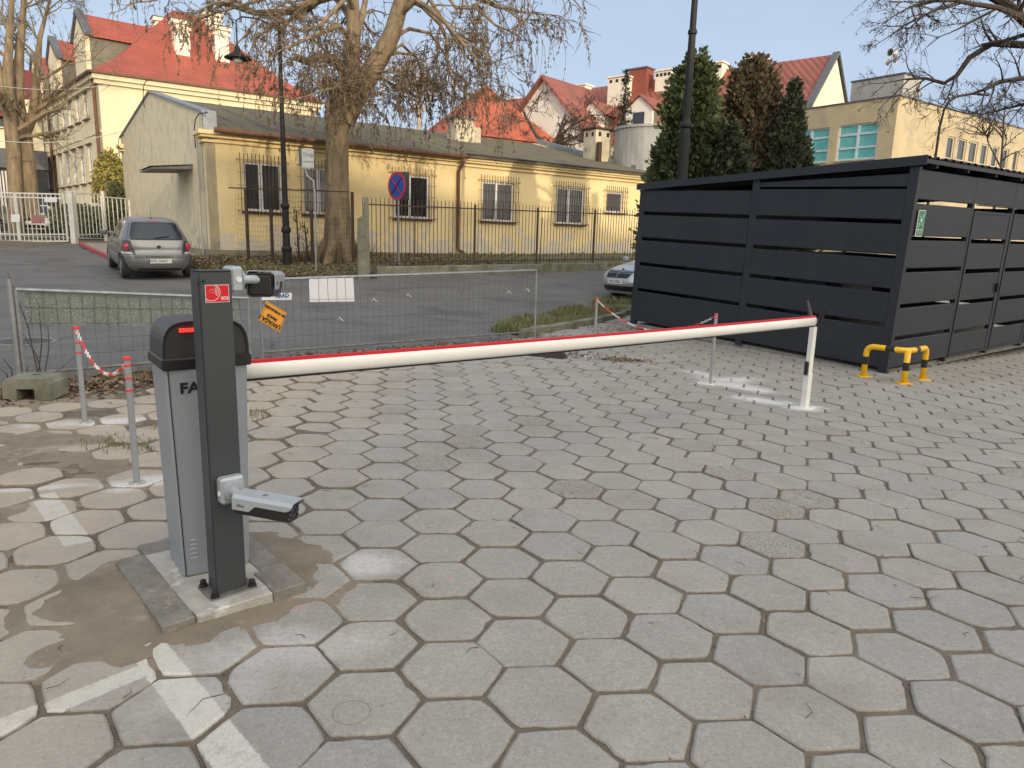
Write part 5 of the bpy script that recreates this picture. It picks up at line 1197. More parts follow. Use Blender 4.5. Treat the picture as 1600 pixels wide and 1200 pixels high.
for px in (1000, 925):
    x = lx(px, 4.6); y0_ = yc*4.6; hwd = 1.0; zb_, ze, zp = ew-.3, ew+1.9, ew+2.7
    m_ = MB(); m_.prism([(x-hwd, y0_, zb_), (x+hwd, y0_, zb_), (x+hwd, y0_, ze), (x, y0_, zp), (x-hwd, y0_, ze)], (0, -yc*.2, 0)); d = m_.build('dormer', wwh, t)
    m_ = MB()
    for sg_ in (-1, 1): m_.prism([(x+sg_*hwd, y0_-yc*.2, zb_), (x+sg_*hwd, y0_-yc*3, zb_+2), (x+sg_*hwd, y0_-yc*3, ze), (x+sg_*hwd, y0_-yc*.2, ze)], (-sg_*.1, 0, 0))
    m_.build('dormer_cheek', olive, d)
    m_ = MB()
    for sg_ in (-1, 1): m_.hexa([(x+sg_*(hwd+.2), y0_+yc*.15, ze-.12), (x+sg_*(hwd+.2), y0_-yc*3.4, ze-.12), (x, y0_-yc*3.4, zp+.05), (x, y0_+yc*.15, zp+.05), (x+sg_*(hwd+.2), y0_+yc*.15, ze-.02), (x+sg_*(hwd+.2), y0_-yc*3.4, ze-.02), (x, y0_-yc*3.4, zp+.15), (x, y0_+yc*.15, zp+.15)])
    m_.build('dormer_roof', tlw, d)
    w = MB().box(x-.5, x+.5, y0_-.03, y0_+.03+.0, zb_+.6, ze-.1).build('window', frame_w, d) if False else None
    MB().box(x-.42, x+.42, y0_-.04, y0_+.04, ze-1.5, ze-.2).build('pane', glass, d)
# cross gable at its far end
x = lx(850, 6.8); y0_ = yc*6.8; hwd = 3.6; zp = pkz-.5; ze = zp-3.6
m_ = MB(); m_.prism([(x-hwd, y0_, -1), (x+hwd, y0_, -1), (x+hwd, y0_, ze), (x, y0_, zp), (x-hwd, y0_, ze)], (0, -yc*6, 0)); d = m_.build('cross_gable', wwh, t)
m_ = MB()
for sg_ in (-1, 1): m_.hexa([(x+sg_*(hwd+.4), y0_+yc*.4, ze-.35), (x+sg_*(hwd+.4), y0_-yc*6.5, ze-.35), (x, y0_-yc*6.5, zp+.02), (x, y0_+yc*.4, zp+.02), (x+sg_*(hwd+.4), y0_+yc*.4, ze-.15), (x+sg_*(hwd+.4), y0_-yc*6.5, ze-.15), (x, y0_-yc*6.5, zp+.22), (x, y0_+yc*.4, zp+.22)])
m_.build('gable_roof', tlw, d)
MB().box(x-hwd-.1, x+hwd+.1, y0_-.12, y0_+.12, ze-.35, ze-.1).build('cornice', wwh, d)
for k in (-.75, 0, .75):
    MB().box(x+k-.25, x+k+.25, y0_-.03, y0_+.03, ze-2.4, ze-.9).build('pane', glass, d)
for k in range(7): w = MB().box(3+k*2.2, 4+k*2.2, yc*(hw_+.15)-.03, yc*(hw_+.15)+.03, ew-2.5, ew-1.0).build('window_pane', glass, t)

# ---- beige flat-roofed building at the right
BP = V(*AT(1405, 150, 35)[:2], 0)
beige = M('beige weathered plaster', (.50, .41, .25), (.40, .34, .23), .8, .9, bump=.4, bscale=18, c3=(.33, .29, .22), s3=.9, lo3=.5, hi3=.66)
bz = 1.0; top_ = AT(1405, 150, 35).z-bz; LV = 9; LU = 26
t = bb = frame_obj('beige_building', 'flat-roofed beige building with turquoise-blind windows at the right above the shed', 'building', BP, UD, bz)
def zc(px, py, d_): s_, z = ON(px, py, BP, d_); return s_, z-bz
wr = [(zc(a, 230, UD)[0], zc(b_, 230, UD)[0]) for a, b_ in ((1479, 1491), (1497, 1510), (1515, 1528), (1534, 1545), (1552, 1562), (1569, 1578), (1586, 1594))]
zb1 = zc(1486, 249, UD)[1]; zt2 = zc(1486, 213, UD)[1]
MB().wall((0, 0, -1), (1, 0, 0), LU, top_+1, [(a, b_, zb1+1, zt2+1) for a, b_ in wr], .15, (0, -1, 0)).build('front_wall', beige, t)
for a, b_ in wr: window(t, a, b_, zb1, zt2, .10, mull=(), fr=.07, fm=M('pale window frame', (.62, .56, .42)))
a1, z1 = zc(1367, 247, VD); a2, z2 = zc(1311, 197, VD); b1_, _ = zc(1292, 247, VD); b2_, _ = zc(1240, 203, VD)
hv = [(a1, a2, z1, z2), (b1_, b2_, z1, z2)]
MB().wall((0, 0, -1), (0, 1, 0), LV, top_+1, [(a, b_, c+1, d+1) for a, b_, c, d in hv], .15, (-1, 0, 0)).build('side_wall', beige, t)
blind = M('turquoise blind', (.13, .44, .42), (.10, .38, .37), 2, .5)
for a, b_, c, d in hv:
    f = MB(); fr = .07; y0_, y1_ = .06, .13
    for q in ((a, a+fr, c, d), (b_-fr, b_, c, d), (a+fr, b_-fr, c, c+fr), (a+fr, b_-fr, d-fr, d), ((a+b_)/2-.06, (a+b_)/2+.06, c+fr, d-fr)): f.box(y0_, y1_, q[0], q[1], q[2], q[3])
    for f_ in (.34, .72): f.box(y0_+.003, y1_-.003, a+fr, b_-fr, c+(d-c)*f_-.05, c+(d-c)*f_+.05)
    w = f.build('window', M('pale blue frame', (.52, .60, .66)), t); w['label'] = 'window with closed turquoise blinds'
    MB().box(.105, .115, a+.03, b_-.03, c+.03, d-.03).build('blind', blind, w); MB().box(-.06, .06, a-.05, b_+.05, c-.06, c-.005).build('sill', concl, w)
MB().box(.2, LU, .3, LV, top_-.25, top_-.12).build('flat_roof', slate, t)
m_ = MB(); m_.box(-.05, LU, -.05, .12, top_, top_+.06); m_.box(-.05, .12, .12, LV, top_, top_+.06); m_.build('roof_edge', slate, t)
MB().box(LU-.2, LU, 0, LV, -1, top_).build('end_wall', beige, t); MB().box(0, LU, LV-.2, LV, -1, top_).build('back_wall', beige, t)
# roof-top storey
R0 = BP+VD*3.2+UD*1.0
sA = lambda px: (ON(px, 130, R0, UD)[0]+1.0); zz_ = ON(1400, 113, R0, UD)[1]-bz
lc = V(2.7, 1.3, 0); LCw = BP+UD*lc.x+VD*lc.y; x0_ = lc.x; x1_ = x0_+ON(1440, 130, LCw, UD)[0]; ly1 = lc.y+ON(1331, 130, LCw, VD)[0]; zz_ = ON(1407, 113, LCw, UD)[1]-bz
st2 = M('grey lift-house render', (.36, .35, .33), (.30, .29, .28), 1.2, .9)
ls = MB().box(x0_, x1_, lc.y, ly1, top_-.2, zz_).build('lift_house', st2, t); MB().box(x0_-.05, x1_+.05, lc.y-.05, ly1+.05, zz_, zz_+.07).build('lift_house_edge', slate, ls)
# siren on its tripod stands on the lift house
Ps = AT(1388, 113, 39.5)
s_, _ = ON(1388, 110, R0, UD)
Pl = LCw+VD*(ON(1391, 113, LCw+UD*.5, VD)[0])+UD*.5; zb_ = zz_+bz+.07
t = thing('warning_siren', 'electronic warning siren of small round horns on a tripod on the flat roof', 'siren', (Pl.x, Pl.y, zb_), world=False); t.scale = (.62, .62, .62)
m_ = MB()
for k in range(3): a = k*2.1; m_.tube([(.45*math.cos(a), .45*math.sin(a), 0), (0, 0, 1.0)], .03, 5)
m_.build('tripod', steel, t); MB().tube([(0, 0, .0), (0, 0, 2.35)], .035, 6).build('mast', steel, t)
for k in range(4):
    z = 1.25 if k % 2 else 1.85; a = k*1.57+.5; d = V(math.cos(a), math.sin(a), 0)
    pts = [V(0, 0, z)+d*q for q in (.05, .2, .3, .36)]; MB().tube(pts, [.06, .14, .27, .30], 14, False).build('horn', M('horn grey', (.55, .55, .52), (.3, .3, .3)), t, smooth=True)
    MB().tube([V(0, 0, z)+d*.30, V(0, 0, z)+d*.31], .2, 14).build('horn_throat', black, t)

# ---- grey concrete drum beside the yellow house
P_ = AT(1010, 245, 36); 
t = thing('concrete_drum', 'round stained grey concrete tank wall beside the dark cypress', 'tank', (P_.x+.3, P_.y+1.2, 1.0), world=False)
zt_ = AT(1005, 193, 35.5).z-1.0
MB().lathe([(1.75, 0), (1.75, zt_-.12), (1.82, zt_-.12), (1.82, zt_), (1.5, zt_)], n=40).build('drum', M('stained concrete', (.36, .36, .35), (.24, .24, .24), 1.6, .9, stretch=(1, 1, .35), bump=.4, bscale=20), t, smooth=False)

# ---- unseen tall block added behind the camera to keep low sun off the paving
t = thing('sun_blocker', 'unseen plain tall block added behind the camera to shade the paving and lower yellow wall', 'building', (35, -60, 0), math.radians(-2), world=False)
RHX0, RHX1, RHZ = -75, 75, 20.6
MB().wall((RHX1, 0, -2), (-1, 0, 0), RHX1-RHX0, RHZ+2, [(3+4*i, 4.4+4*i, 3+zz2, 4.8+zz2) for i in range(36) for zz2 in (0, 3.6, 7.0, 10.6, 14)], .15, (0, 1, 0)).build('front_wall', cream_w, t)
m_ = MB(); m_.box(RHX0, RHX1, -1, -.6, -2, RHZ); m_.prism([(RHX0-.4, .5, RHZ), (RHX0-.4, -10, RHZ), (RHX0-.4, -5, RHZ+.05)], (RHX1-RHX0+.8, 0, 0)); m_.build('rear_wall', cream_w, t)

# ================================================================== STREET SIDE: LOW WALL, FENCES, POLES
lw_h = lambda px, pt, P: HZ(px, pt, P)-P.z
LWA = LW0; LWB = LW0+LD*18
t = thing('low_wall', 'low mossy retaining wall along the road under the iron railing', 'wall', LWA, world=True)
m_ = MB(); N_ = 36; wn_ = V(-LD.y, LD.x, 0)
ztop = lambda s_: gz((LWA+LD*s_).x, (LWA+LD*s_).y)+.32-.006*s_
vs = []
for i in range(N_+1):
    p = LWA+LD*(18*i/N_); zt = ztop(18*i/N_); zb = gz(p.x, p.y)-.2
    for q, z in ((p, zb), (p+wn_*.02, zt-.02), (p+wn_*.05, zt), (p+wn_*.26, zt), (p+wn_*.3, zb)): vs.append((q.x, q.y, z))
fs = [(i*5+j, i*5+5+j, i*5+6+j, i*5+j+1) for i in range(N_) for j in range(4)]+[(0, 1, 2, 3, 4), tuple(N_*5+k for k in (4, 3, 2, 1, 0))]
m_.add(vs, fs).build('wall', mossy, t)
# raised lawn between wall / road edge and the yellow house
lawn = M('mossy lawn', (.115, .085, .055), (.085, .10, .035), 2.2, .95, bump=1, bscale=40, c3=(.14, .105, .07), s3=.9, lo3=.5, hi3=.62)
def wallZ(x, y):
    p = Vector((x, y, 0)); s_ = (p-V(LWA.x, LWA.y, 0)).dot(LD); return s_
vs = []; N_ = 44; M_ = 8
for i in range(N_+1):
    s_ = -7.0+27*i/N_
    if s_ >= 0: a = LWA+LD*s_+wn_*.26; za = ztop(s_)-.02
    else:
        xx = LWA.x+s_*.87; yy = None
        for k in range(len(FARK)-1):
            if FARK[k].x <= xx <= FARK[k+1].x: yy = FARK[k].y+(FARK[k+1].y-FARK[k].y)*(xx-FARK[k].x)/(FARK[k+1].x-FARK[k].x)
        a = V(xx, yy, 0); za = gz(xx, yy)+.03
    sb = (a-AY).dot(UD); b_ = AY+UD*sb+VD*.05; zb = .70+.018*max(0, sb)+.12
    for j in range(M_+1):
        f = j/M_; q = a.lerp(b_, f); vs.append((q.x, q.y, za+(zb-za)*f+.05*math.sin(f*math.pi)+.05*float(fbm(np.float64(q.x*1.5), np.float64(q.y*1.5), 4, 2))-.025))
struct(MB().add(vs, [(i*(M_+1)+j, (i+1)*(M_+1)+j, (i+1)*(M_+1)+j+1, i*(M_+1)+j+1) for i in range(N_) for j in range(M_)]).build('lawn', lawn, smooth=True))
lawnv = np.array(vs); N_L, M_L = N_, M_
def lawn_z(x, y):
    d = (lawnv[:, 0]-x)**2+(lawnv[:, 1]-y)**2; return float(lawnv[d.argmin(), 2])
def pl_():
    i = random.randrange(N_); j = random.random(); s_ = random.random(); r = lawnv.reshape(N_+1, M_+1, 3)
    k = min(M_-1, int(j*M_)); p = r[i, k]*(1-s_)+r[i+1, k+1]*s_
    if fbm(np.float64(p[0]*1.1), np.float64(p[1]*1.1), 3, 6) < .42: return None
    return V(*p)
tufts('lawn_grass', 'mossy green grass in front of the yellow house behind the railing', 'grass', 16000, pl_, (.04, .13), .3, .008)
# iron railing on the wall
irn = M('dark railing iron', (.04, .033, .03), (.065, .04, .03), 6, .7)
CP_ = G(568, 437)
rail_z = lambda px, py, P: HZ(px, py, P)
t = thing('iron_railing', 'dark spiked iron railing on the low wall in front of the yellow house', 'railing', LWA)
rb = lambda s_: LWA+LD*s_+wn_*.15
s0_, s1_ = -.35, 17.6
def sx_(px): return ON(px, 350, rb(0), (LD.x, LD.y))[0]
hA, hB = ON(590, 320, rb(0), (LD.x, LD.y))[1], ON(985, 336, rb(0), (LD.x, LD.y)); zl_ = lambda s_: hA+(hB[1]-hA)*s_/hB[0]
zbot = lambda s_: ztop(max(0, s_))+.08
m_ = MB(); n = int((s1_-s0_)/.132)
for i in range(n):
    s_ = s0_+(s1_-s0_)*i/n; p = rb(s_); z0_, z1_ = zbot(s_)-.02, zl_(s_)+.16; ww = .0095
    m_.box(p.x-ww, p.x+ww, p.y-ww, p.y+ww, z0_, z1_); m_.add([(p.x-ww, p.y-ww, z1_), (p.x+ww, p.y-ww, z1_), (p.x+ww, p.y+ww, z1_), (p.x-ww, p.y+ww, z1_), (p.x, p.y, z1_+.06)], [(0, 1, 4), (1, 2, 4), (2, 3, 4), (3, 0, 4)])
m_.build('pickets', irn, t)
for f in (zl_, lambda s_: zbot(s_)+.04):
    m_ = MB(); 
    for i in range(8): a, b_ = s0_+(s1_-s0_)*i/8, s0_+(s1_-s0_)*(i+1)/8; pa, pb = rb(a), rb(b_); pa.z = f(a); pb.z = f(b_); m_.bar(pa, pb, .03, .035)
    m_.build('rail', irn, t)
for px in (742, 840, 929):
    s_ = sx_(px); p = rb(s_); m_ = MB(); w_2 = .035; m_.box(p.x-w_2, p.x+w_2, p.y-w_2, p.y+w_2, ztop(s_)-.1, zl_(s_)+.12); m_.build('railing_post', irn, t)
for px0, px1 in ((648, 662), (845, 862)):
    s_, s2_ = sx_(px0), sx_(px1); a, b_ = rb(s_), rb(s2_)+wn_*.5; a.z = ztop(s_); b_.z = zl_(s2_)-.2; MB().tube([a, b_], .016, 6).build('brace', irn, t)
# broken concrete post
t = thing('concrete_post', 'broken notched concrete fence post beside the big tree', 'post', (CP_.x, CP_.y, CP_.z), math.radians(20), world=False)
hz_ = HZ(571, 309, CP_)-CP_.z
MB().prism([(-.16, -.07, -.05), (.17, -.07, -.05), (.16, -.07, hz_), (.06, -.07, hz_+.02), (.02, -.07, hz_-.45), (-.05, -.07, hz_-.52), (-.13, -.07, hz_-.55)], (0, .14, 0)).build('post', mossy, t)
# wire mesh fence left of it
Ma, Mb = G(384, 410), G(552, 418)
Ma = V(Ma.x, Ma.y-.6, 0); Ma.z = gz(Ma.x, Ma.y)+.05; Mb = V(Mb.x, Mb.y-.4, 0); Mb.z = gz(Mb.x, Mb.y)+.05
dM = (Mb-Ma); dM.z = 0; LM = dM.length; dM.normalize()
mz = lambda px, py: ON(px, py, (Ma.x, Ma.y), (dM.x, dM.y))
t = thing('wire_fence', 'rusty framed wire mesh fence with a sagging net in front of the yellow house', 'fence', Ma)
za, zb = mz(384, 294)[1], mz(550, 300)[1]; zt = lambda s_: za+(zb-za)*s_/LM
pt = lambda s_, z: V(Ma.x+dM.x*s_, Ma.y+dM.y*s_, z)
gzz = lambda s_: Ma.z+(Mb.z-Ma.z)*s_/LM
for px in (386, 424, 487, 551):
    s_ = mz(px, 350)[0]; p = pt(s_, 0); m_ = MB(); m_.box(p.x-.04, p.x+.04, p.y-.04, p.y+.04, gzz(s_)-.1, zt(s_)-(0 if px in (386, 551) else .55)); m_.build('fence_post', rust, t)
MB().bar(pt(-.2, zt(0)), pt(LM, zt(LM)), .035).build('top_rail', rust, t)
m_ = MB(); n = int(LM/.085)
for i in range(n+1):
    s_ = LM*i/n; pts = [pt(s_+.02*math.sin(k*1.3+i*.2), gzz(s_)+.15+(zt(s_)-gzz(s_)-.2)*k/6)+V(0, .04*math.sin(k+i*.3), 0) for k in range(7)]; m_.tube(pts, .003, 3, False)
for k in range(15):
    pts = []
    for i in range(21):
        s_ = LM*i/20; f = k/14; sg_ = -.12*math.sin(i/20*math.pi*3)**2*(1-f); pts.append(pt(s_, gzz(s_)+.15+(zt(s_)-gzz(s_)-.2)*f+sg_))
    m_.tube(pts, .003, 3, False)
m_.build('net', rust, t)

# ---- lamp posts
def lathe_at(t, prof, name, mat, n=14): return MB().lathe(prof, n=n).build(name, mat, t, smooth=False)
LP = G(449, 420)
hL = HZ(427, 28, LP)-LP.z
t = thing('street_lamp', 'black cast-iron street lamp with one bell lantern hanging from its arm at left', 'street lamp', LP, world=False)
lathe_at(t, [(.19, 0), (.19, .05), (.15, .1), (.13, .5), (.155, .56), (.155, .62), (.115, .68), (.105, 1.05), (.14, 1.1), (.14, 1.18), (.10, 1.25), (.098, 1.75), (.125, 1.8), (.125, 1.87), (.085, 1.95), (.065, hL*.6), (.045, hL-.1), (.045, hL), (.02, hL+.04)], 'column', blackm)
MB().lathe([(.052, hL-1.0), (.07, hL-.95), (.052, hL-.9)], n=12).build('collar', blackm, t)
ax, _ = ON(370, 60, (LP.x, LP.y), (1, 0)); _, za_ = ON(370, 30, (LP.x, LP.y), (1, 0)); za_ -= LP.z; zlt = ON(370, 100, (LP.x, LP.y), (1, 0))[1]-LP.z
MB().tube([(0, 0, hL-.25), (ax*.5, 0, hL-.02), (ax*.85, 0, hL+.02), (ax, 0, hL-.08), (ax, 0, zlt+.5)], .022, 8).build('arm', blackm, t)
la = MB().lathe([(.02, zlt+.62), (.03, zlt+.5), (.07, zlt+.44), (.09, zlt+.34), (.16, zlt+.28), (.36, zlt+.17), (.37, zlt+.14), (.33, zlt+.14), (.12, zlt+.2)], (ax, 0, 0), 24).build('lantern', blackm, t)
MB().lathe([(.02, zlt+.0), (.10, zlt+.03), (.135, zlt+.10), (.12, zlt+.17)], (ax, 0, 0), 16).build('lantern_glass', M('frosted glass', (.45, .44, .40), rough=.3), la, smooth=True)
# right lamp post
r1 = AT(1074, 275, 17.0); Pz = gz(r1.x-.15, 17); 
bx = AT(1092, 0, 17.0)
t = thing('street_lamp', 'tall black cast-iron lamp column rising behind the dark shed, its head out of frame', 'street lamp', (r1.x-.12, 17.0, Pz), world=False)
za_ = AT(1080, 193, 17).z-Pz; zb_ = AT(1088, 50, 17).z-Pz; H = zb_+1.6
k = .82
lathe_at(t, [(.19, 0), (.19, .05), (.15, .1), (.13, .5), (.155, .56), (.155, .62), (.125, .68), (.12, za_-.25), (.105, za_-.12), (.135, za_-.08), (.135, za_-.02), (.10, za_+.04), (.09, za_+.1), (.078, zb_-.06), (.10, zb_-.04), (.10, zb_+.03), (.072, zb_+.06), (.06, H), (.02, H+.05)], 'column', blackm, 18)
MB().tube([(0, 0, H-.2), (.4, 0, H+.1), (.8, 0, H+.1), (.95, 0, H)], .022, 8).build('arm', blackm, t)
MB().lathe([(.02, H+.0), (.09, H-.1), (.16, H-.16), (.36, H-.27), (.33, H-.30), (.12, H-.2)], (.95, 0, 0), 20).build('lantern', blackm, t)
# far curved lamp in front of the beige building
bl_ = AT(1462, 243, 24); bp0 = V(bl_.x-.1, 24, gz(bl_.x, 24)); pts = [bp0]+[AT(x, y, 24) for x, y in ((1462, 243), (1468, 200), (1475, 172), (1483, 158), (1497, 150), (1515, 147), (1528, 147))]
t = thing('curved_lamp', 'thin dark curved street lamp before the sunlit face of the beige building', 'street lamp', bp0)
MB().tube(pts, [.05, .04, .038, .036, .034, .032, .03, .028], 8).build('mast', blackm, t); MB().tube([pts[-1], pts[-1]+V(.35, 0, -.03)], [.045, .03], 8).build('lamp_head', blackm, t)

# ---- road signs
galv = M('galvanised pole', (.34, .35, .36), (.25, .26, .27), 10, .5, .5)
SP = G(623, 430)
t = thing('no_stopping_sign', 'round blue and red no-stopping sign with a crossed X on a grey pole', 'road sign', SP, world=False)
h1 = HZ(622, 268, SP)-SP.z; h0 = HZ(623, 313, SP)-SP.z; cz_s = (h0+h1)/2; rs_ = (h1-h0)/2
MB().lathe([(.03, 0), (.03, h1-.1)], n=10).build('pole', galv, t)
fz = math.radians(-14-22)   # the sign face is turned
Rz = Matrix.Rotation(math.radians(-42), 4, 'Z')
blue = M('sign blue', (.015, .07, .32), (.012, .06, .28), 5, .35); sred = M('sign red', (.50, .02, .035), (.44, .02, .03), 5, .35)
def signpart(mb, name, mat): 
    mb.v = [tuple(Rz @ Vector(p)) for p in mb.v]; return mb.build(name, mat, t)
signpart(MB().lathe([(rs_, -.062), (rs_, -.055)], (0, 0, cz_s), 40, 'y'), 'disc', sred)
signpart(MB().lathe([(rs_*.82, -.066), (rs_*.82, -.0625)], (0, 0, cz_s), 40, 'y'), 'blue_field', blue)
m_ = MB()
for sg_ in (-1, 1): m_.bar((-rs_*.58, -.0675, cz_s-sg_*rs_*.58), (rs_*.58, -.0675, cz_s+sg_*rs_*.58), rs_*.16, .003) if sg_ > 0 else m_.bar((-rs_*.58, -.0685, cz_s+rs_*.58), (rs_*.58, -.0685, cz_s-rs_*.58), rs_*.16, .003)
signpart(m_, 'cross', sred)
# small rectangular plate on the back of the pole
pl0, pl1 = HZ(625, 268, SP)-SP.z, HZ(625, 312, SP)-SP.z
MB().box(.02, .30, .05, .058, pl1, pl0).build('back_plate', M('dark sign back', (.05, .052, .055)), t)
S2 = G(494, 430)
t = thing('street_name_sign', 'small grey-white street sign on a bent pole left of the big tree', 'road sign', S2, world=False)
gx = lambda px, py: (ON(px, py, (S2.x, S2.y), (1, 0))[0], ON(px, py, (S2.x, S2.y), (1, 0))[1]-S2.z)
p1, p2, p3, p4 = gx(492, 300), gx(490, 283), gx(480, 275), gx(476, 262)
MB().tube([(0, 0, 0), (p1[0]*1.0, 0, p1[1]-.1), (p2[0], 0, p2[1]), (p3[0], 0, p3[1]), (p4[0], 0, p4[1]), (p4[0], 0, p4[1]+.45)], .028, 8).build('pole', galv, t)
q0, q1 = gx(473, 262), gx(491, 235); q2 = gx(464, 258); 
MB().box(q0[0], q1[0], -.06, -.052, q0[1], q1[1]+.03).build('plate', M('faded sign plate', (.50, .51, .50), (.4, .41, .4)), t)
MB().obox((q0[0]-.0, -.05, q0[1]+.05), (-.16, .25, 0), (.005, .004, 0), (0, 0, q1[1]-q0[1]-.0)).build('second_plate', M('grey-green sign back', (.12, .15, .14)), t)
text('2roga', .13, M('grey print', (.12, .13, .14)), t, (q0[0]+.05, -.062, q0[1]+.30), (1, 0, 0), (0, 0, 1), sx=.8) if False else text('Droga', .15, M('grey print', (.12, .13, .14)), t, (q0[0]+.04, -.062, q0[1]+.30), (1, 0, 0), (0, 0, 1), sx=.8)
text('wewnętrzna', .07, M('grey print', (.12, .13, .14)), t, (q0[0]+.03, -.062, q0[1]+.14), (1, 0, 0), (0, 0, 1), sx=.85)

# ---- gate, walk and kerb at the left
gw = M('white gate paint', (.66, .66, .64), (.55, .54, .52), 4, .6, c3=(.30, .20, .15), s3=2.2, lo3=.68, hi3=.8)
g0, g1 = AT(-60, 386, 28.6), AT(117, 380, 29.2); g2 = AT(166, 372, 33); g3 = AT(206, 368, 35.6)
for p in (g0, g1, g2, g3): pass
def gate_leaf(name, label, A, B, za0, za1, zb0, zb1, npk, group=None, extra=0):
    t = thing(name, label, 'gate', (A.x, A.y, za0)); d = B-A; P = lambda f, z0_: V(A.x+d.x*f, A.y+d.y*f, z0_)
    zl0 = lambda f: za0+(zb0-za0)*f; zl1 = lambda f: za1+(zb1-za1)*f
    for z in ((0, .0), (1, .0), (1, -.16)) if extra else ((0, .1), (1, .0)):
        k, o = z; f_ = zl1 if k else zl0
        MB().bar(P(0, f_(0)+o), P(1, f_(1)+o), .05).build('rail', gw, t)
    if extra: MB().bar(P(0, zl0(0)+.27), P(1, zl0(1)+.27), .045).build('rail', gw, t)
    m_ = MB()
    for i in range(npk+1): f = i/npk; m_.bar(P(f, zl0(f)), P(f, zl1(f)), .028 if 0 < i < npk else .06)
    m_.build('bars', gw, t); return t, P
pz_ = lambda px, py, P: HZ(px, py, P)
gm = g0.lerp(g1, (32+60)/177.); gmL = g0.lerp(g1, (32+60)/177.-.012)
zA0, zA1 = pz_(0, 376, g0.lerp(g1, .34)), pz_(0, 301, g0.lerp(g1, .34))
tg1, _ = gate_leaf('gate_leaf', 'left leaf of the white barred driveway gate', g0, gmL, zA0, zA1, zA0+.0, zA1, 13, extra=1)
tg2, Pg2 = gate_leaf('gate_leaf', 'right leaf of the white barred driveway gate, carrying the small signs', gm, g1.lerp(g0, .06), zA0, zA1, pz_(114, 377, g1), pz_(114, 304, g1), 11, extra=1)
tg3, Pg3 = gate_leaf('wicket_gate', 'narrow white barred wicket between the thick gatepost and the white post', g1.lerp(g2, .12), g2.lerp(g1, .06), pz_(122, 371, g1), pz_(122, 302, g1), pz_(162, 369, g2), pz_(162, 304, g2), 7)
tg4, _ = gate_leaf('gate_side_panel', 'short white barred fence panel joining the gate to the yellow house', g2, g3, pz_(170, 366, g2), pz_(170, 308, g2), pz_(204, 364, g3), pz_(206, 311, g3), 6)
for P, w_2, zz0, zz1, lb in ((g1, .10, g1.z, pz_(117, 301, g1), 'thick white gatepost between the driveway gate and the wicket'), (g2, .06, g2.z, pz_(166, 300, g2), 'slim white post at the right side of the wicket')):
    tp = thing('gatepost', lb, 'post', (P.x, P.y, zz0), UR*0, world=False); MB().bbox(-w_2, w_2, -w_2, w_2, -.2, zz1-zz0, .01).build('post', gw, tp); MB().bbox(-w_2-.01, w_2+.01, -w_2-.01, w_2+.01, zz1-zz0, zz1-zz0+.03, .008).build('cap', gw, tp)
gd = (g1-g0); gd.z = 0; gd.normalize(); gn = V(gd.y, -gd.x, 0)
def gpt(px, py, off=.06): s_, z = ON(px, py, (g0.x+gn.x*off, g0.y+gn.y*off), (gd.x, gd.y)); return V(g0.x+gn.x*off+gd.x*s_, g0.y+gn.y*off+gd.y*s_, z)
pinkm = M('faded red board', (.36, .16, .16), (.30, .14, .14), 5, .6)
for (xa, ya, xb, yb, mm_, lb, nm) in ((49, 336, 69, 349, pinkm, 'faded pink notice board low on the white gate', 'notice_board'), (69, 308, 89, 316, paper, 'small white notice near the top of the white gate', 'notice_board'), (17, 335, 31, 347, paper, 'blank white board low on the left leaf of the gate', 'notice_board')):
    c = [gpt(xa, yb), gpt(xb, yb), gpt(xb, ya), gpt(xa, ya)]; tt_ = thing(nm, lb, 'sign', c[0]); MB().prism(c, -gn*.006).build('board', mm_, tt_)
    if lb.startswith('faded'):
        hh_ = (c[3]-c[0]).length; wv2 = M('pale print', (.62, .5, .5))
        m_ = MB()
        for k, (a_, b_) in enumerate(((.3, .7), (.1, .9), (.2, .8), (.1, .85))): z = hh_*(.82-.21*k); m_.bar(c[0]+gd*(.5*a_)+V(0, 0, z)+gn*.003, c[0]+gd*(.5*b_)+V(0, 0, z)+gn*.003, .03, .002)
        m_.build('print', wv2, tt_)
# walk with red kerb
W0, W1 = G(124, 383), G(172, 407)
wd_ = (W1-W0); wd_.z = 0; Lw_ = wd_.length; wd_.normalize(); wnn = V(-wd_.y, wd_.x, 0)
redk = M('red painted kerb', (.42, .07, .07), (.32, .06, .06), 4, .7)
vs = []
for i in range(13):
    p = W0+wd_*((Lw_+3)*i/12); vs += [(p.x, p.y, gz(p.x, p.y)+.0), (p.x, p.y, gz(p.x, p.y)+.10), (p.x+wnn.x*.14, p.y+wnn.y*.14, gz(p.x, p.y)+.10)]
t = tag(MB().add(vs, [(i*3+j, i*3+3+j, i*3+4+j, i*3+j+1) for i in range(12) for j in range(2)]).build('kerb', redk, off=tuple(W0)), 'red painted kerb running from the gatepost past the parked car', 'kerb')
walkm = M('walk slabs', (.30, .27, .24), (.24, .21, .19), 2, .9, bump=.4, bscale=30)
vs = []
for i in range(13):
    p = W0+wd_*((Lw_+3)*i/12)
    for j in range(5): q = p+wnn*(.14+j*1.0); vs.append((q.x, q.y, gz(q.x, q.y)+.095))
struct(MB().add(vs, [(i*5+j+1, i*5+j, i*5+5+j, i*5+6+j) for i in range(12) for j in range(4)]).build('walk', walkm))
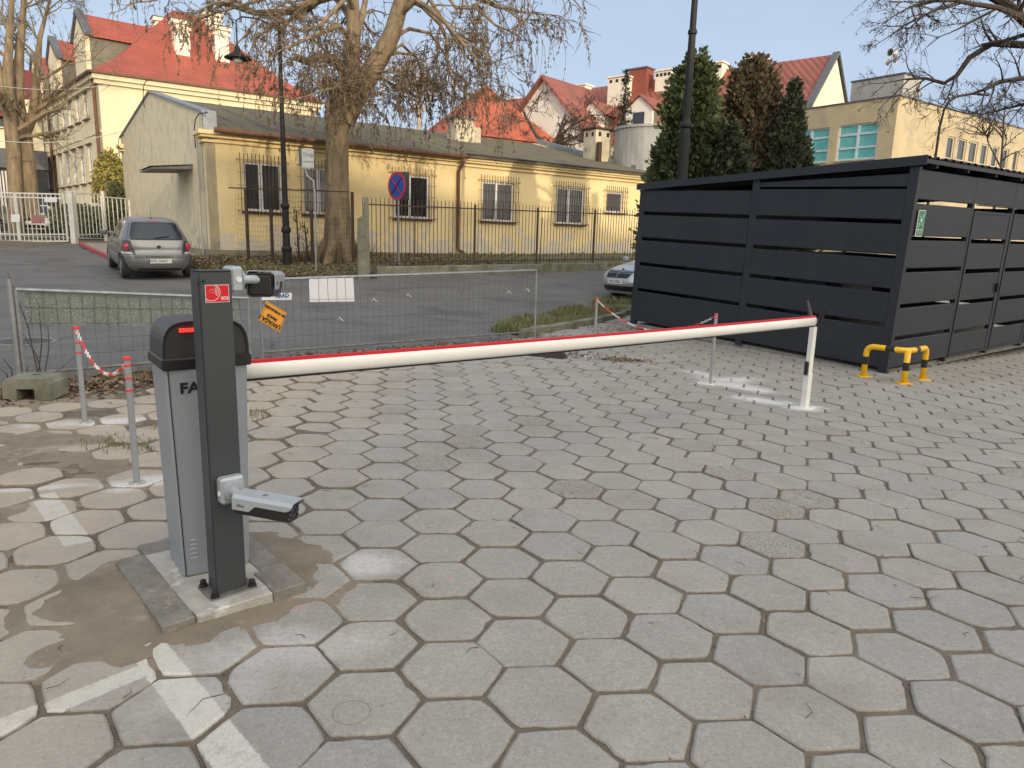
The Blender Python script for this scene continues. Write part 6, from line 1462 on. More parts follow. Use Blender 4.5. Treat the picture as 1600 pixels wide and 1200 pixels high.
# painted line and patch on the road, manhole
def strip(a, b_, w, name, mat, dz=.012):
    d = (b_-a); d.z = 0; L_ = d.length; d.normalize(); nn2 = V(-d.y, d.x, 0)*w/2; vs = []; N2 = max(2, int(L_/.25))
    for i in range(N2+1):
        p = a+d*(L_*i/N2)
        for s_ in (-1, 1): q = p+nn2*s_; vs.append((q.x, q.y, gz(q.x, q.y)+dz))
    return struct(MB().add(vs, [(2*i, 2*i+1, 2*i+3, 2*i+2)[::-1] for i in range(N2)]).build(name, mat))
strip(G(-80, 417), G(160, 408), .07, 'road_line', M('worn line paint', (.30, .30, .29), (.18, .18, .175), 6, .8))
mh = G(38, 534)
t = thing('manhole_cover', 'round iron manhole cover in the road behind the left fence panel', 'manhole cover', mh, world=False, rot=(0, math.atan(.02534), 0))
MB().lathe([(.36, -.01), (.36, .012), (.31, .012), (.30, .006), (.02, .006)], n=32).build('frame', M('manhole concrete', (.22, .21, .20)), t)
MB().lathe([(.295, 0), (.295, .010), (.02, .012)], n=32).build('lid', M('manhole iron', (.07, .068, .065), (.10, .09, .08), 9, .6, .3, bump=.8, bscale=40), t)

# ================================================================== CARS
def interp(z, tab): return float(np.interp(z, [a for a, _ in tab], [b for _, b in tab]))
class CarShape:
    def __init__(s, rear, front, half, n=5.0): s.rear, s.front, s.half, s.n = rear, front, half, n
    def par(s, z): xr, xf, b = interp(z, s.rear), interp(z, s.front), interp(z, s.half); return (xr+xf)/2, (xf-xr)/2, b
    def ring(s, z, N=72):
        xc, a, b = s.par(z); out = []
        for k in range(N):
            t = 2*math.pi*k/N; c, q = math.cos(t), math.sin(t)
            out.append((xc+a*math.copysign(abs(c)**(2/s.n), c), b*math.copysign(abs(q)**(2/(s.n*.8)), q), z))
        return out
    def side(s, x, z, sg, off=.004):
        xc, a, b = s.par(z); u = min(.999, abs((x-xc)/a)); return (x, sg*(b*(1-u**s.n)**(1/(s.n*.8))+off), z)
    def end(s, y, z, rear=True, off=.004):
        xc, a, b = s.par(z); u = min(.999, abs(y/b)); d = a*(1-u**(s.n*.8))**(1/s.n); return ((xc-d-off) if rear else (xc+d+off), y, z)
    def patch(s, f, P, nu=8, nv=6, inset=None):
        """P: corner polygon as 4 (a, z) points: bottom-left, bottom-right, top-right, top-left; f(a,z)->xyz"""
        vs = []
        for j in range(nv+1):
            for i in range(nu+1):
                u, v = i/nu, j/nv
                a = (P[0][0]*(1-u)+P[1][0]*u)*(1-v)+(P[3][0]*(1-u)+P[2][0]*u)*v; z = (P[0][1]*(1-u)+P[1][1]*u)*(1-v)+(P[3][1]*(1-u)+P[2][1]*u)*v
                vs.append(f(a, z))
        return vs, [(j*(nu+1)+i, j*(nu+1)+i+1, (j+1)*(nu+1)+i+1, (j+1)*(nu+1)+i) for j in range(nv) for i in range(nu)]
def make_car(t, shp, paint, wb, xr_w, track, rw, zs, detail='rear'):
    rings = [shp.ring(z) for z in zs]; N = 72; m_ = MB(); vs = sum(rings, [])
    fs = [(j*N+k, j*N+(k+1) % N, (j+1)*N+(k+1) % N, (j+1)*N+k) for j in range(len(zs)-1) for k in range(N)]
    fs += [tuple(range(N))[::-1], tuple((len(zs)-1)*N+k for k in range(N))]
    body = m_.add(vs, fs).build('body', paint, t, smooth=True)
    # wheel arches cut for real
    cut = MB()
    for xw in (xr_w, xr_w+wb):
        for sg_ in (-1, 1): cut.lathe([(rw*1.14, sg_*(track/2-.16)), (rw*1.14, sg_*(track/2+.5))] if sg_ > 0 else [(rw*1.14, -(track/2+.5)), (rw*1.14, -(track/2-.16))], (xw, 0, rw), 28, 'y')
    co_ = cut.build('cutter', paint); bm = body.modifiers.new('b', 'BOOLEAN'); bm.operation = 'DIFFERENCE'; bm.object = co_; bm.solver = 'EXACT'
    import bmesh as _b
    for o_ in (co_,):
        q = _b.new(); q.from_mesh(o_.data); _b.ops.recalc_face_normals(q, faces=q.faces); q.to_mesh(o_.data); q.free()
    q = _b.new(); q.from_mesh(body.data); _b.ops.recalc_face_normals(q, faces=q.faces); q.to_mesh(body.data); q.free()
    par = body.parent; body.parent = None; bpy.context.view_layer.update()
    me = bpy.data.meshes.new_from_object(body.evaluated_get(bpy.context.evaluated_depsgraph_get())); body.modifiers.clear(); old = body.data; body.data = me; body.parent = par; me.name = 'body'
    bpy.data.objects.remove(co_)
    me.materials.clear(); me.materials.append(paint)
    for p in me.polygons: p.use_smooth = True
    try: me.set_sharp_from_angle(angle=math.radians(38))
    except Exception: pass
    for xw in (xr_w, xr_w+wb):
        for sg_ in (-1, 1):
            y = sg_*(track/2); w = MB().lathe([(rw*.60, -.09), (rw*.92, -.10), (rw, -.07), (rw, .07), (rw*.92, .10), (rw*.60, .09)], (xw, y, rw), 28, 'y').build('wheel', tyre, t, smooth=False)
            m_ = MB(); m_.lathe([(rw*.66, .075), (rw*.62, .10), (rw*.5, .085), (rw*.18, .105), (.01, .108)] if sg_ > 0 else [(rw*.66, -.075), (rw*.62, -.10), (rw*.5, -.085), (rw*.18, -.105), (.01, -.108)], (xw, y, rw), 24, 'y'); m_.build('rim', rim, w)
            m_ = MB()
            for k in range(7):
                a = k*2*math.pi/7; m_.lathe([(.022, 0), (.022, .004)], (xw+rw*.42*math.cos(a), y+sg_*.094, rw+rw*.42*math.sin(a)), 8, 'y')
            m_.build('rim_holes', black, w)
    return body
def patch(t, shp, name, mat, f, P, par=None, **k):
    vs, fs = shp.patch(f, P, **k); return MB().add(vs, fs).build(name, mat, par or t, smooth=True)
champ = M('champagne metallic paint', (.225, .23, .232), (.20, .203, .205), 1.5, .32, .55, coat=.4, c3=(.18, .172, .16), s3=5, lo3=.6, hi3=.8)
silver = M('silver metallic paint', (.46, .48, .50), (.42, .44, .46), 1.5, .3, .5, coat=.5)
plate_m = M('number plate', (.62, .62, .60), (.55, .55, .53), 9, .5)
lampred = M('tail lamp red', (.42, .03, .05), (.36, .025, .04), 6, .2, coat=.6); lampdark = M('lamp housing', (.045, .03, .032), (.06, .04, .04), 6, .2); lampclear = M('clear lamp glass', (.55, .55, .55), (.45, .45, .45), 9, .12)
# -- hatchback seen from behind
cR = G(197, 435.5); hdg = V(-.575, .818, 0).normalized(); rgt = V(hdg.y, -hdg.x, 0)
ctr = cR-hdg*.62+rgt*.715
gf, gr_ = gz((ctr+hdg*3).x, (ctr+hdg*3).y), gz(ctr.x, ctr.y)
pit = math.atan2(gf-gr_, 3.0); rol = math.atan2(gz((ctr+rgt).x, (ctr+rgt).y)-gz((ctr-rgt).x, (ctr-rgt).y), 2)
ex = (hdg+V(0, 0, math.tan(pit))).normalized(); ey = (-rgt-V(0, 0, math.tan(rol))).normalized(); ey = (ey-ex*ex.dot(ey)).normalized(); ez_ = ex.cross(ey)
t = thing('parked_hatchback', 'champagne grey hatchback parked with its round tail lamps towards the barrier', 'car', (ctr.x, ctr.y, gr_+.03), world=False, rot=Matrix((ex, ey, ez_)).transposed().to_euler())
hb = CarShape(rear=[(.2, .14), (.30, .03), (.42, 0), (.60, .02), (.66, .09), (.80, .10), (.95, .15), (1.02, .22), (1.36, .60), (1.42, .85), (1.455, 1.3)],
              front=[(.2, 3.78), (.35, 3.88), (.5, 3.90), (.62, 3.85), (.72, 3.74), (.80, 3.50), (.88, 3.15), (.94, 2.92), (1.0, 2.80), (1.2, 2.45), (1.36, 2.12), (1.42, 1.9), (1.455, 1.6)],
              half=[(.2, .74), (.32, .80), (.5, .825), (.7, .825), (.88, .80), (.95, .775), (1.2, .665), (1.36, .585), (1.42, .52), (1.455, .35)], n=5.5)
body = make_car(t, hb, champ, 2.46, .62, 1.43, .29, [.2, .24, .3, .36, .42, .48, .54, .60, .64, .68, .74, .80, .86, .9, .94, .98, 1.02, 1.08, 1.14, 1.2, 1.26, 1.32, 1.36, 1.39, 1.42, 1.44, 1.455])
R_ = lambda a, z: hb.end(a, z, True, .006)
patch(t, hb, 'rear_window', carglass, R_, [(-.62, .985), (.62, .985), (.50, 1.33), (-.50, 1.33)], nu=14)
patch(t, hb, 'window_seal', black, lambda a, z: hb.end(a, z, True, .0035), [(-.67, .955), (.67, .955), (.535, 1.355), (-.535, 1.355)], nu=14)
MB().tube([hb.end(-.17, 1.375, True, .01), hb.end(.17, 1.375, True, .01)], .017, 6).build('brake_light', lampred, t)
MB().tube([hb.end(.05, 1.0, True, .02), hb.end(-.28, 1.05, True, .03)], .009, 5).build('wiper', black, t)
for sg_ in (-1, 1):
    L_ = patch(t, hb, 'tail_light', lampdark, R_, [(sg_*.79, .60), (sg_*.53, .615), (sg_*.60, .93), (sg_*.765, .93)], nu=8)
    c = Vector(hb.end(sg_*.675, .79, True, .012)); nrm_ = (c-Vector((1.9, 0, .79))).normalized(); nrm_ = V(-1, sg_*.42, .05).normalized()
    def disc(cen, n_, r, mat, name, par, off):
        a = n_.orthogonal().normalized(); b_ = n_.cross(a); vs = [cen+n_*off+(a*math.cos(q)+b_*math.sin(q))*r for q in np.linspace(0, 2*math.pi, 21)[:-1]]+[cen+n_*(off+.012)]
        return MB().add(vs, [(i, (i+1) % 20, 20) for i in range(20)]).build(name, mat, par)
    disc(c, nrm_, .098, lampred, 'round_lamp', L_, .002); disc(c, nrm_, .062, M('lamp ring', (.50, .12, .13)), 'round_lamp', L_, .009); disc(c, nrm_, .055, lampred, 'round_lamp', L_, .0115)
    patch(t, hb, 'reflector', lampclear, lambda a, z: hb.end(a, z, True, .009), [(sg_*.78, .615), (sg_*.57, .625), (sg_*.58, .66), (sg_*.785, .65)], par=L_)
# boot lid shut line, bumper gap, plate, badge
def line(t, pts, r, mat, name, par=None): return MB().tube(pts, r, 5).build(name, mat, par or t)
line(t, [hb.end(a, z, True, .001) for a, z in ((-.62, .93), (-.56, .75), (-.54, .61), (-.30, .575), (0, .57), (.30, .575), (.54, .61), (.56, .75), (.62, .93))], .006, black, 'boot_seam')
line(t, [hb.end(a, .545-.0*abs(a), True, .002) for a in np.linspace(-.78, .78, 13)], .006, black, 'bumper_seam')
P_ = [hb.end(a, z, True, .012) for a, z in ((-.26, .40), (.26, .40), (.26, .505), (-.26, .505))]
pl = MB().prism([V(min(p[0] for p in P_), p[1], p[2]) for p in P_], (.02, 0, 0)).build('number_plate', plate_m, t)
xp = min(p[0] for p in P_)
text('WPL 34447', .088, M('plate print', (.03, .03, .03)), pl, (xp-.001, .235, .425), (0, -1, 0), (0, 0, 1), sx=.93)
m_ = MB(); m_.prism([(xp-.001, .26, .40), (xp-.001, .235, .40), (xp-.001, .235, .505), (xp-.001, .26, .505)], (-.001, 0, 0)); m_.build('plate_band', blue, pl)
bc_ = Vector(hb.end(0, .80, True, .008)); disc(bc_, V(-1, 0, .05).normalized(), .052, M('badge chrome', (.35, .35, .35), rough=.25, metal=.8), 'badge', t, 0); disc(bc_, V(-1, 0, .05).normalized(), .041, lampdark, 'badge_field', t, .006)
m_ = MB(); c = bc_+V(-.016, 0, 0)
for a, b_ in (((-.028, .030), (0, -.034)), ((.028, .030), (0, -.034)), ((-.014, .034), (.0, -.002)), ((.014, .034), (0, -.002))): m_.bar(c+V(0, a[0], a[1]), c+V(0, b_[0], b_[1]), .005, .002)
m_.build('badge_mark', M('badge chrome', (.35, .35, .35)), t)
patch(t, hb, 'handle_strip', lampclear, lambda a, z: hb.end(a, z, True, .01), [(-.10, .695), (.10, .695), (.10, .712), (-.10, .712)])
patch(t, hb, 'underside_trim', black, lambda a, z: hb.end(a, z, True, .004), [(-.70, .22), (.70, .22), (.72, .27), (-.72, .27)], nu=12)
MB().lathe([(.018, 0), (.012, .03), (.004, .06), (.0025, .38)], (.95, 0, 1.42), 6).build('antenna', black, t)
# side windows, doors, mirrors
for sg_ in (-1, 1):
    Sd = lambda x, z, o=.005: hb.side(x, z, sg_, o)
    patch(t, hb, 'side_window', carglass, Sd, [(1.02, .955), (1.70, .955), (1.66, 1.31), (1.02, 1.27)], nu=8)
    patch(t, hb, 'side_window', carglass, Sd, [(1.78, .955), (2.70, .955), (2.16, 1.31), (1.74, 1.31)], nu=10)
    patch(t, hb, 'quarter_window', carglass, Sd, [(.60, .985), (.95, .96), (.96, 1.24), (.72, 1.2)], nu=5) if False else None
    line(t, [hb.side(x, z, sg_, .001) for x, z in ((1.0, .94), (.93, .8), (1.08, .55), (1.2, .30), (1.74, .28), (1.75, .6), (1.74, .94), (1.71, 1.33))], .005, black, 'door_seam')
    line(t, [hb.side(x, z, sg_, .001) for x, z in ((1.75, .28), (2.72, .30), (2.80, .6), (2.78, .93))], .005, black, 'door_seam')
    line(t, [hb.side(x, .52, sg_, .004) for x in np.linspace(1.0, 2.75, 8)], .014, champ, 'side_moulding')
    for x in (1.15, 1.98): line(t, [hb.side(x, .80, sg_, .02), hb.side(x+.17, .805, sg_, .02)], .014, champ, 'door_handle')
    mi = MB().bbox(2.52, 2.66, sg_*.84-.0, sg_*.84+.17, .93, 1.07, .03) if sg_ > 0 else MB().bbox(2.52, 2.66, -1.01, -.84, .93, 1.07, .03); mi.build('wing_mirror', champ, t)

# -- silver car at the kerb behind the shed
h2 = V(-.79, -.61, 0).normalized(); r2 = V(h2.y, -h2.x, 0)
fc = G(960, 471); L2_ = 4.5
o2 = V(fc.x, fc.y, 0)-h2*L2_; o2.z = gz(o2.x, o2.y); fz_ = gz(fc.x, fc.y)
pit = math.atan2(fz_-o2.z, L2_); ex = (h2+V(0, 0, math.tan(pit))).normalized(); ey = V(-h2.y, h2.x, 0); ez_ = ex.cross(ey)
t = thing('parked_silver_car', 'silver saloon nosing out from behind the dark shed, only its grille and bonnet showing', 'car', o2, world=False, rot=Matrix((ex, ey, ez_)).transposed().to_euler())
oc = CarShape(rear=[(.2, .2), (.4, .02), (.6, 0), (.9, .05), (.98, .25), (1.02, .55), (1.2, .9), (1.38, 1.5), (1.44, 1.9)],
              front=[(.2, 4.36), (.32, 4.45), (.48, 4.5), (.60, 4.47), (.72, 4.38), (.80, 4.2), (.88, 3.85), (.95, 3.45), (1.0, 3.3), (1.2, 2.95), (1.38, 2.55), (1.44, 2.2)],
              half=[(.2, .80), (.35, .86), (.55, .885), (.75, .88), (.92, .85), (1.0, .82), (1.2, .72), (1.38, .62), (1.44, .45)], n=4.4)
make_car(t, oc, silver, 2.58, .98, 1.54, .31, [.2, .25, .3, .36, .42, .48, .54, .6, .66, .72, .76, .8, .84, .88, .92, .96, 1.0, 1.08, 1.16, 1.24, 1.32, 1.38, 1.42, 1.44])
F_ = lambda a, z: oc.end(a, z, False, .006)
patch(t, oc, 'windscreen', carglass, F_, [(-.62, 1.01), (.62, 1.01), (.5, 1.36), (-.5, 1.36)], nu=12)
gr2 = patch(t, oc, 'grille', black, F_, [(-.36, .60), (.36, .60), (.44, .755), (-.44, .755)], nu=12)
line(t, [oc.end(a, .765+.012*math.cos(a*3), False, .012) for a in np.linspace(-.46, .46, 11)], .014, M('badge chrome', (.5, .5, .5)), 'grille_trim')
line(t, [oc.end(0, z, False, .012) for z in (.60, .68, .76)], .012, M('badge chrome', (.5, .5, .5)), 'grille_bar')
bc_ = Vector(oc.end(0, .79, False, .008)); disc(bc_, V(1, 0, .5).normalized(), .045, lampdark, 'badge', t, .004)
patch(t, oc, 'lower_intake', black, F_, [(-.62, .27), (.62, .27), (.66, .40), (-.66, .40)], nu=12)
P_ = [oc.end(a, z, False, .02) for a, z in ((-.26, .45), (.26, .45), (.26, .555), (-.26, .555))]; xp = max(p[0] for p in P_)
pl = MB().prism([V(xp, p[1], p[2]) for p in P_], (-.02, 0, 0)).build('number_plate', plate_m, t); text('WPL 4956', .09, M('plate print', (.03, .03, .03)), pl, (xp+.001, -.22, .475), (0, 1, 0), (0, 0, 1), sx=.95)
for sg_ in (-1, 1):
    patch(t, oc, 'headlight', lampclear, F_, [(sg_*.47, .62), (sg_*.80, .63), (sg_*.83, .80), (sg_*.50, .765)], nu=8)
    patch(t, oc, 'side_window', carglass, lambda x, z: oc.side(x, z, sg_, .005), [(1.3, 1.0), (3.1, 1.0), (2.55, 1.33), (1.6, 1.33)], nu=10)
    patch(t, oc, 'fog_lamp', lampdark, F_, [(sg_*.64, .30), (sg_*.74, .30), (sg_*.74, .38), (sg_*.64, .38)])
    (MB().bbox(3.05, 3.2, .88, 1.05, .95, 1.08, .03) if sg_ > 0 else MB().bbox(3.05, 3.2, -1.05, -.88, .95, 1.08, .03)).build('wing_mirror', silver, t)

# -- two cars in the yard behind the gate
def yard_car(px, Y, paint, label, rz):
    P = AT(px, 345, Y); P.z = gz(P.x, P.y)+.02
    t = thing('parked_car', label, 'car', P, rz, world=False)
    body = make_car(t, oc, paint, 2.58, .98, 1.54, .31, [.2, .3, .42, .54, .66, .76, .84, .92, 1.0, 1.16, 1.32, 1.40, 1.44])
    F_ = lambda a, z: oc.end(a, z, False, .006)
    patch(t, oc, 'windscreen', carglass, F_, [(-.66, 1.01), (.66, 1.01), (.52, 1.37), (-.52, 1.37)], nu=10); patch(t, oc, 'grille', black, F_, [(-.36, .60), (.36, .60), (.44, .74), (-.44, .74)], nu=8); patch(t, oc, 'lower_intake', black, F_, [(-.6, .27), (.6, .27), (.64, .42), (-.64, .42)], nu=8)
    patch(t, oc, 'number_plate', plate_m, lambda a, z: oc.end(a, z, False, .012), [(-.26, .45), (.26, .45), (.26, .56), (-.26, .56)])
    for sg_ in (-1, 1): patch(t, oc, 'headlight', lampclear, F_, [(sg_*.47, .62), (sg_*.80, .63), (sg_*.83, .80), (sg_*.50, .765)]); patch(t, oc, 'side_window', carglass, lambda x, z: oc.side(x, z, sg_, .005), [(1.3, 1.0), (3.1, 1.0), (2.55, 1.33), (1.6, 1.33)])
    return t
yard_car(66, 39.5, M('white car paint', (.75, .75, .74), (.72, .72, .71), 2, .3, coat=.5), 'white car parked behind the gate beside the round hedge', math.radians(-62)).location -= V(2.0, -3.6, 0)*0
yard_car(5, 40.5, M('dark car paint', (.035, .04, .048), (.04, .045, .05), 2, .25, coat=.5), 'dark car parked behind the gate at the left edge', math.radians(-70))

# ================================================================== TREES AND PLANTS
def branch(mb, mt, tips, p, d, L, r, lvl, P):
    """grow one branch; P = dict(seg, wob, grav, kids, ratio, ang, minr)"""
    n = P['seg'] if lvl > 0 else 4; pts = [p.copy()]; R = [r]; dd = d.normalized()
    for i in range(n):
        dd = (dd+V(*[random.gauss(0, P['wob']) for _ in range(3)])+V(0, 0, P['grav'][min(lvl, len(P['grav'])-1)])).normalized()
        p = p+dd*(L/n); pts.append(p.copy()); R.append(r*(1-.72*(i+1)/n))
    (mb if r > P['thick'] else mt).tube(pts, R, 6 if r > .05 else (4 if r > P['thick'] else 3), False)
    if lvl <= 0:
        tips.append((pts, dd)); return
    for k in range(P['kids'][lvl-1]):
        f = random.uniform(.2, 1.0); i = min(n-1, int(f*n)); q = pts[i].lerp(pts[i+1], f*n-i); bd_ = (pts[i+1]-pts[i]).normalized()
        side_ = bd_.cross(V(*[random.gauss(0, 1) for _ in range(3)])).normalized(); a = math.radians(random.uniform(*P['ang']))
        branch(mb, mt, tips, q, bd_*math.cos(a)+side_*math.sin(a), L*random.uniform(*P['ratio']), max(P['minr'], r*random.uniform(*P.get('rr', (.4, .6)))*(1-.4*f)), lvl-1, P)
def leaves(tips, n, size, drop, mats, elong=2.6, clump=3):
    m_ = MB()
    for k in range(n):
        pts, d = random.choice(tips); i = random.randrange(1, len(pts)); c = pts[i-1].lerp(pts[i], random.random())+V(random.gauss(0, .012), random.gauss(0, .012), -random.random()*drop)
        for j in range(clump):
            q = c+V(*[random.gauss(0, size*.45) for _ in range(3)]); a = V(random.gauss(0, .35), random.gauss(0, .35), -1).normalized(); b_ = a.orthogonal().normalized(); b_ = Matrix.Rotation(random.uniform(0, 6.28), 3, a) @ b_
            s_ = size*random.uniform(.6, 1.3); m_.k = random.randrange(len(mats)) if isinstance(mats, list) else 0
            m_.add([q, q+a*s_*elong*.5+b_*s_*.38, q+a*s_*elong, q+a*s_*elong*.5-b_*s_*.38], [(0, 1, 2, 3)])
    return m_
# ---- the big tree
TB = G(530, 414); YT = 23.3
def tp(x, y, dy=0): return AT(x, y, YT+dy)
t = thing('tree', 'big bare tree with forked trunk and hanging brown seed clusters before the yellow house', 'tree', TB)
trunk = MB(); mb, mt, tips = MB(), MB(), []
trunk.tube([tp(533, 425), tp(531, 405), tp(529, 385), tp(528, 350), tp(527, 300), tp(527, 250), tp(527, 205), tp(533, 175), tp(542, 150)], [.78, .62, .50, .42, .37, .35, .36, .42, .45], 18, False)
trunk.tube([tp(533, 190), tp(543, 150), tp(547, 120), tp(550, 80), tp(553, 40), tp(551, 0), tp(545, -60), tp(540, -160, 1)], [.32, .33, .29, .24, .21, .18, .14, .08], 12, False)
trunk.tube([tp(538, 190), tp(556, 150), tp(578, 115), tp(598, 82), tp(614, 50), tp(622, 20), tp(630, -10), tp(650, -70, -1), tp(680, -160, -2)], [.32, .34, .31, .28, .26, .24, .21, .16, .07], 12, False)
for i in range(7):   # root flare
    a = i*.9; c = TB+V(math.cos(a)*.55, math.sin(a)*.55, .0); trunk.tube([TB+V(math.cos(a)*.35, math.sin(a)*.35, .75), TB+V(math.cos(a)*.62, math.sin(a)*.62, .22), TB+V(math.cos(a)*1.0, math.sin(a)*1.0, -.05)], [.18, .2, .10], 8, False)
tr = trunk.build('trunk', bark, t, smooth=True)
PR = dict(seg=5, wob=.16, grav=(-.10, -.07, -.02, .02), kids=(4, 4, 4), ratio=(.42, .68), ang=(25, 65), minr=.013, thick=.018, rr=(.5, .72))
def limb(pts, r0, r1, lvl=2, kids=7, Lk=1.5, P=PR, dyr=0, end=True):
    n = len(pts); mb.tube(pts, [r0+(r1-r0)*i/(n-1) for i in range(n)], 8, False)
    for k in range(kids):
        f = random.uniform(.25, 1)*(n-1); i = min(n-2, int(f)); q = pts[i].lerp(pts[i+1], f-i); d0 = (pts[i+1]-pts[i]).normalized(); sd_ = d0.cross(V(*[random.gauss(0, 1) for _ in range(3)])).normalized()
        branch(mb, mt, tips, q, d0*.6+sd_*.8, Lk*random.uniform(.6, 1.2), max(.02, (r0+(r1-r0)*f/(n-1))*.45), lvl, P)
    if end: branch(mb, mt, tips, pts[-1], (pts[-1]-pts[-2]).normalized(), Lk, r1, lvl, P)
limb([tp(540, 110), tp(520, 92), tp(498, 90), tp(480, 96), tp(462, 90)], .17, .10, 1, 3, .9, end=False)
limb([tp(555, -5), tp(520, -8), tp(490, 2, .3), tp(462, 17, .6), tp(425, 20, .9), tp(396, 20, 1.2), tp(360, 8, 1.4)], .17, .07, 2, 7, 1.3)
limb([tp(550, 35), tp(538, 12, .5), tp(515, -12, 1), tp(470, -45, 1.5)], .12, .06, 2, 6, 1.7)
limb([tp(546, 60), tp(530, 40, -1), tp(500, 52, -1.5), tp(468, 66, -2), tp(440, 78, -2.2)], .09, .03, 2, 7, 1.2)
limb([tp(556, 60), tp(566, 25, 1), tp(573, -10, 1.5), tp(570, -50, 2)], .13, .06, 2, 6, 1.6)
limb([tp(622, 25), tp(650, 0, -.5), tp(672, 14, -1), tp(696, 36, -1.5), tp(716, 60, -2), tp(735, 80, -2)], .10, .03, 2, 9, 1.5)
limb([tp(640, -40), tp(690, -30, 1), tp(730, -10, 1.4), tp(775, 10, 1.8), tp(812, 18, 2)], .12, .04, 2, 9, 1.7)
limb([tp(612, 60), tp(640, 45, .6), tp(672, 52, 1), tp(695, 85, 1.2), tp(705, 118, 1.3)], .07, .02, 2, 7, 1.1)
limb([tp(598, 90), tp(620, 82, .5), tp(645, 86, .8)], .06, .03, 1, 3, .8)
limb([tp(632, -5), tp(660, 10, .3), tp(688, 38, .6), tp(698, 62, .8), tp(697, 88, .9), tp(703, 116, 1), tp(722, 142, 1.1), tp(736, 150, 1.2)], .085, .018, 2, 9, 1.0)
limb([tp(660, -40), tp(672, 0, -.5), tp(695, 35, -.8), tp(712, 62, -1), tp(722, 80, -1.1)], .075, .02, 2, 8, 1.2)
limb([tp(690, -20, .5), tp(712, 12, .6), tp(745, 13, .7), tp(775, 40, .8), tp(800, 50, .8), tp(822, 30, .8)], .06, .018, 2, 9, 1.0)
limb([tp(553, 20), tp(545, -8, -.6), tp(520, 18, -1), tp(500, 40, -1.3), tp(470, 48, -1.6), tp(445, 36, -1.8)], .085, .025, 2, 9, 1.0)
limb([tp(500, -30, 0), tp(440, -10, .6), tp(380, 8, .9), tp(330, 22, 1.1), tp(295, 40, 1.2)], .07, .018, 2, 7, .8)
limb([tp(462, 17, .6), tp(440, 48, .9), tp(430, 85, 1.1), tp(415, 118, 1.2)], .045, .014, 2, 5, .7)
limb([tp(600, 85), tp(628, 70, 1), tp(652, 92, 1.4), tp(662, 130, 1.5), tp(672, 158, 1.5)], .055, .015, 2, 7, .8)
limb([tp(585, 112), tp(610, 112, -.5), tp(640, 110, -.6), tp(655, 106, -.7)], .05, .015, 1, 5, .8)
limb([tp(650, -80), tp(720, -95, 0), tp(790, -70, .5), tp(840, -35, 1)], .12, .05, 2, 9, 2.0)
limb([tp(540, -80), tp(460, -110, 0), tp(380, -90, .5), tp(310, -50, 1), tp(280, -20, 1)], .14, .05, 2, 8, 1.7)
limb([tp(400, 20, 1.2), tp(370, 2, 1.2), tp(335, 4, 1), tp(305, 20, 1)], .06, .02, 2, 5, .9)
limb([tp(500, 2, 0), tp(470, 25, 1), tp(432, 38, 1.5), tp(405, 55, 1.8)], .06, .02, 2, 7, 1.1)
limb([tp(560, 130), tp(540, 135, -1.2), tp(510, 140, -2), tp(480, 150, -2.4)], .06, .02, 2, 5, .8)
limb([tp(590, 120), tp(620, 135, 1), tp(650, 150, 1.4)], .05, .02, 2, 5, .8)
for k in range(60):
    f = random.random(); q = tp(random.uniform(505, 615), random.uniform(70, 165), random.gauss(0, .5)); branch(mb, mt, tips, q, V(random.gauss(0, 1), random.gauss(0, 1), random.uniform(-.3, .6)), random.uniform(.7, 1.6), .02, 2, PR)
mb.build('branches', bark, tr)
# long hanging twigs
hang = []
for k in range(620):
    pts, d = random.choice(tips); q = pts[-1]; L_ = random.uniform(.4, 1.5); pp = [q]; dd = d.copy()
    for i in range(4): dd = (dd*.5+V(random.gauss(0, .16), random.gauss(0, .16), -.7)).normalized(); q = q+dd*L_/4; pp.append(q)
    mt.tube(pp, [.009, .008, .007, .006, .004], 3, False); hang.append((pp, dd))
cr_o = mt.build('twigs', twigm, tr)
leaves(hang+tips[::8], 9000, .036, .02, [leafbrown, M('dark seed leaves', (.11, .07, .05))], clump=3).build('crown', [leafbrown, M('dark seed leaves', (.11, .07, .05))], t)
# ---- generic bare tree
def bare_tree(label, base, stems, P, lvl=3, kids=9, Lk=2.4, bmat=bark, tm=twigm, name='bare_tree', lf=0, lm=None, twl=None, group=None):
    global mb, mt, tips
    t = thing(name, label, 'tree', base, group=group); mb, mt, tips = MB(), MB(), []
    tr = MB(); 
    for pts, rr in stems: tr.tube(pts, rr, 12, False)
    tr = tr.build('trunk', bmat, t, smooth=True)
    for pts, rr in stems:
        n = len(pts)
        for k in range(kids):
            f = random.uniform(.35, 1)*(n-1); i = min(n-2, int(f)); q = pts[i].lerp(pts[i+1], f-i); d0 = (pts[i+1]-pts[i]).normalized(); sd_ = d0.cross(V(*[random.gauss(0, 1) for _ in range(3)])).normalized()
            branch(mb, mt, tips, q, d0*.6+sd_*.8, Lk*random.uniform(.6, 1.15), max(.03, rr[i]*.4), lvl, P)
        branch(mb, mt, tips, pts[-1], (pts[-1]-pts[-2]).normalized(), Lk, rr[-1], lvl, P)
    if mb.v: mb.build('branches', bmat, tr)
    mt.build('crown', tm, t)
    if lf: leaves(tips, lf, .05, .05, [lm], clump=2).build('dry_leaves', [lm], t)
    return t
PL = dict(seg=5, wob=.15, grav=(.01, .02, .03, .03), kids=(5, 5, 4), ratio=(.45, .7), ang=(20, 55), minr=.009, thick=.03)
A_ = lambda Y: (lambda x, y, d=0: AT(x, y, Y+d))
a = A_(35); b0_ = a(24, 345); b0_.z = gz(b0_.x, b0_.y)
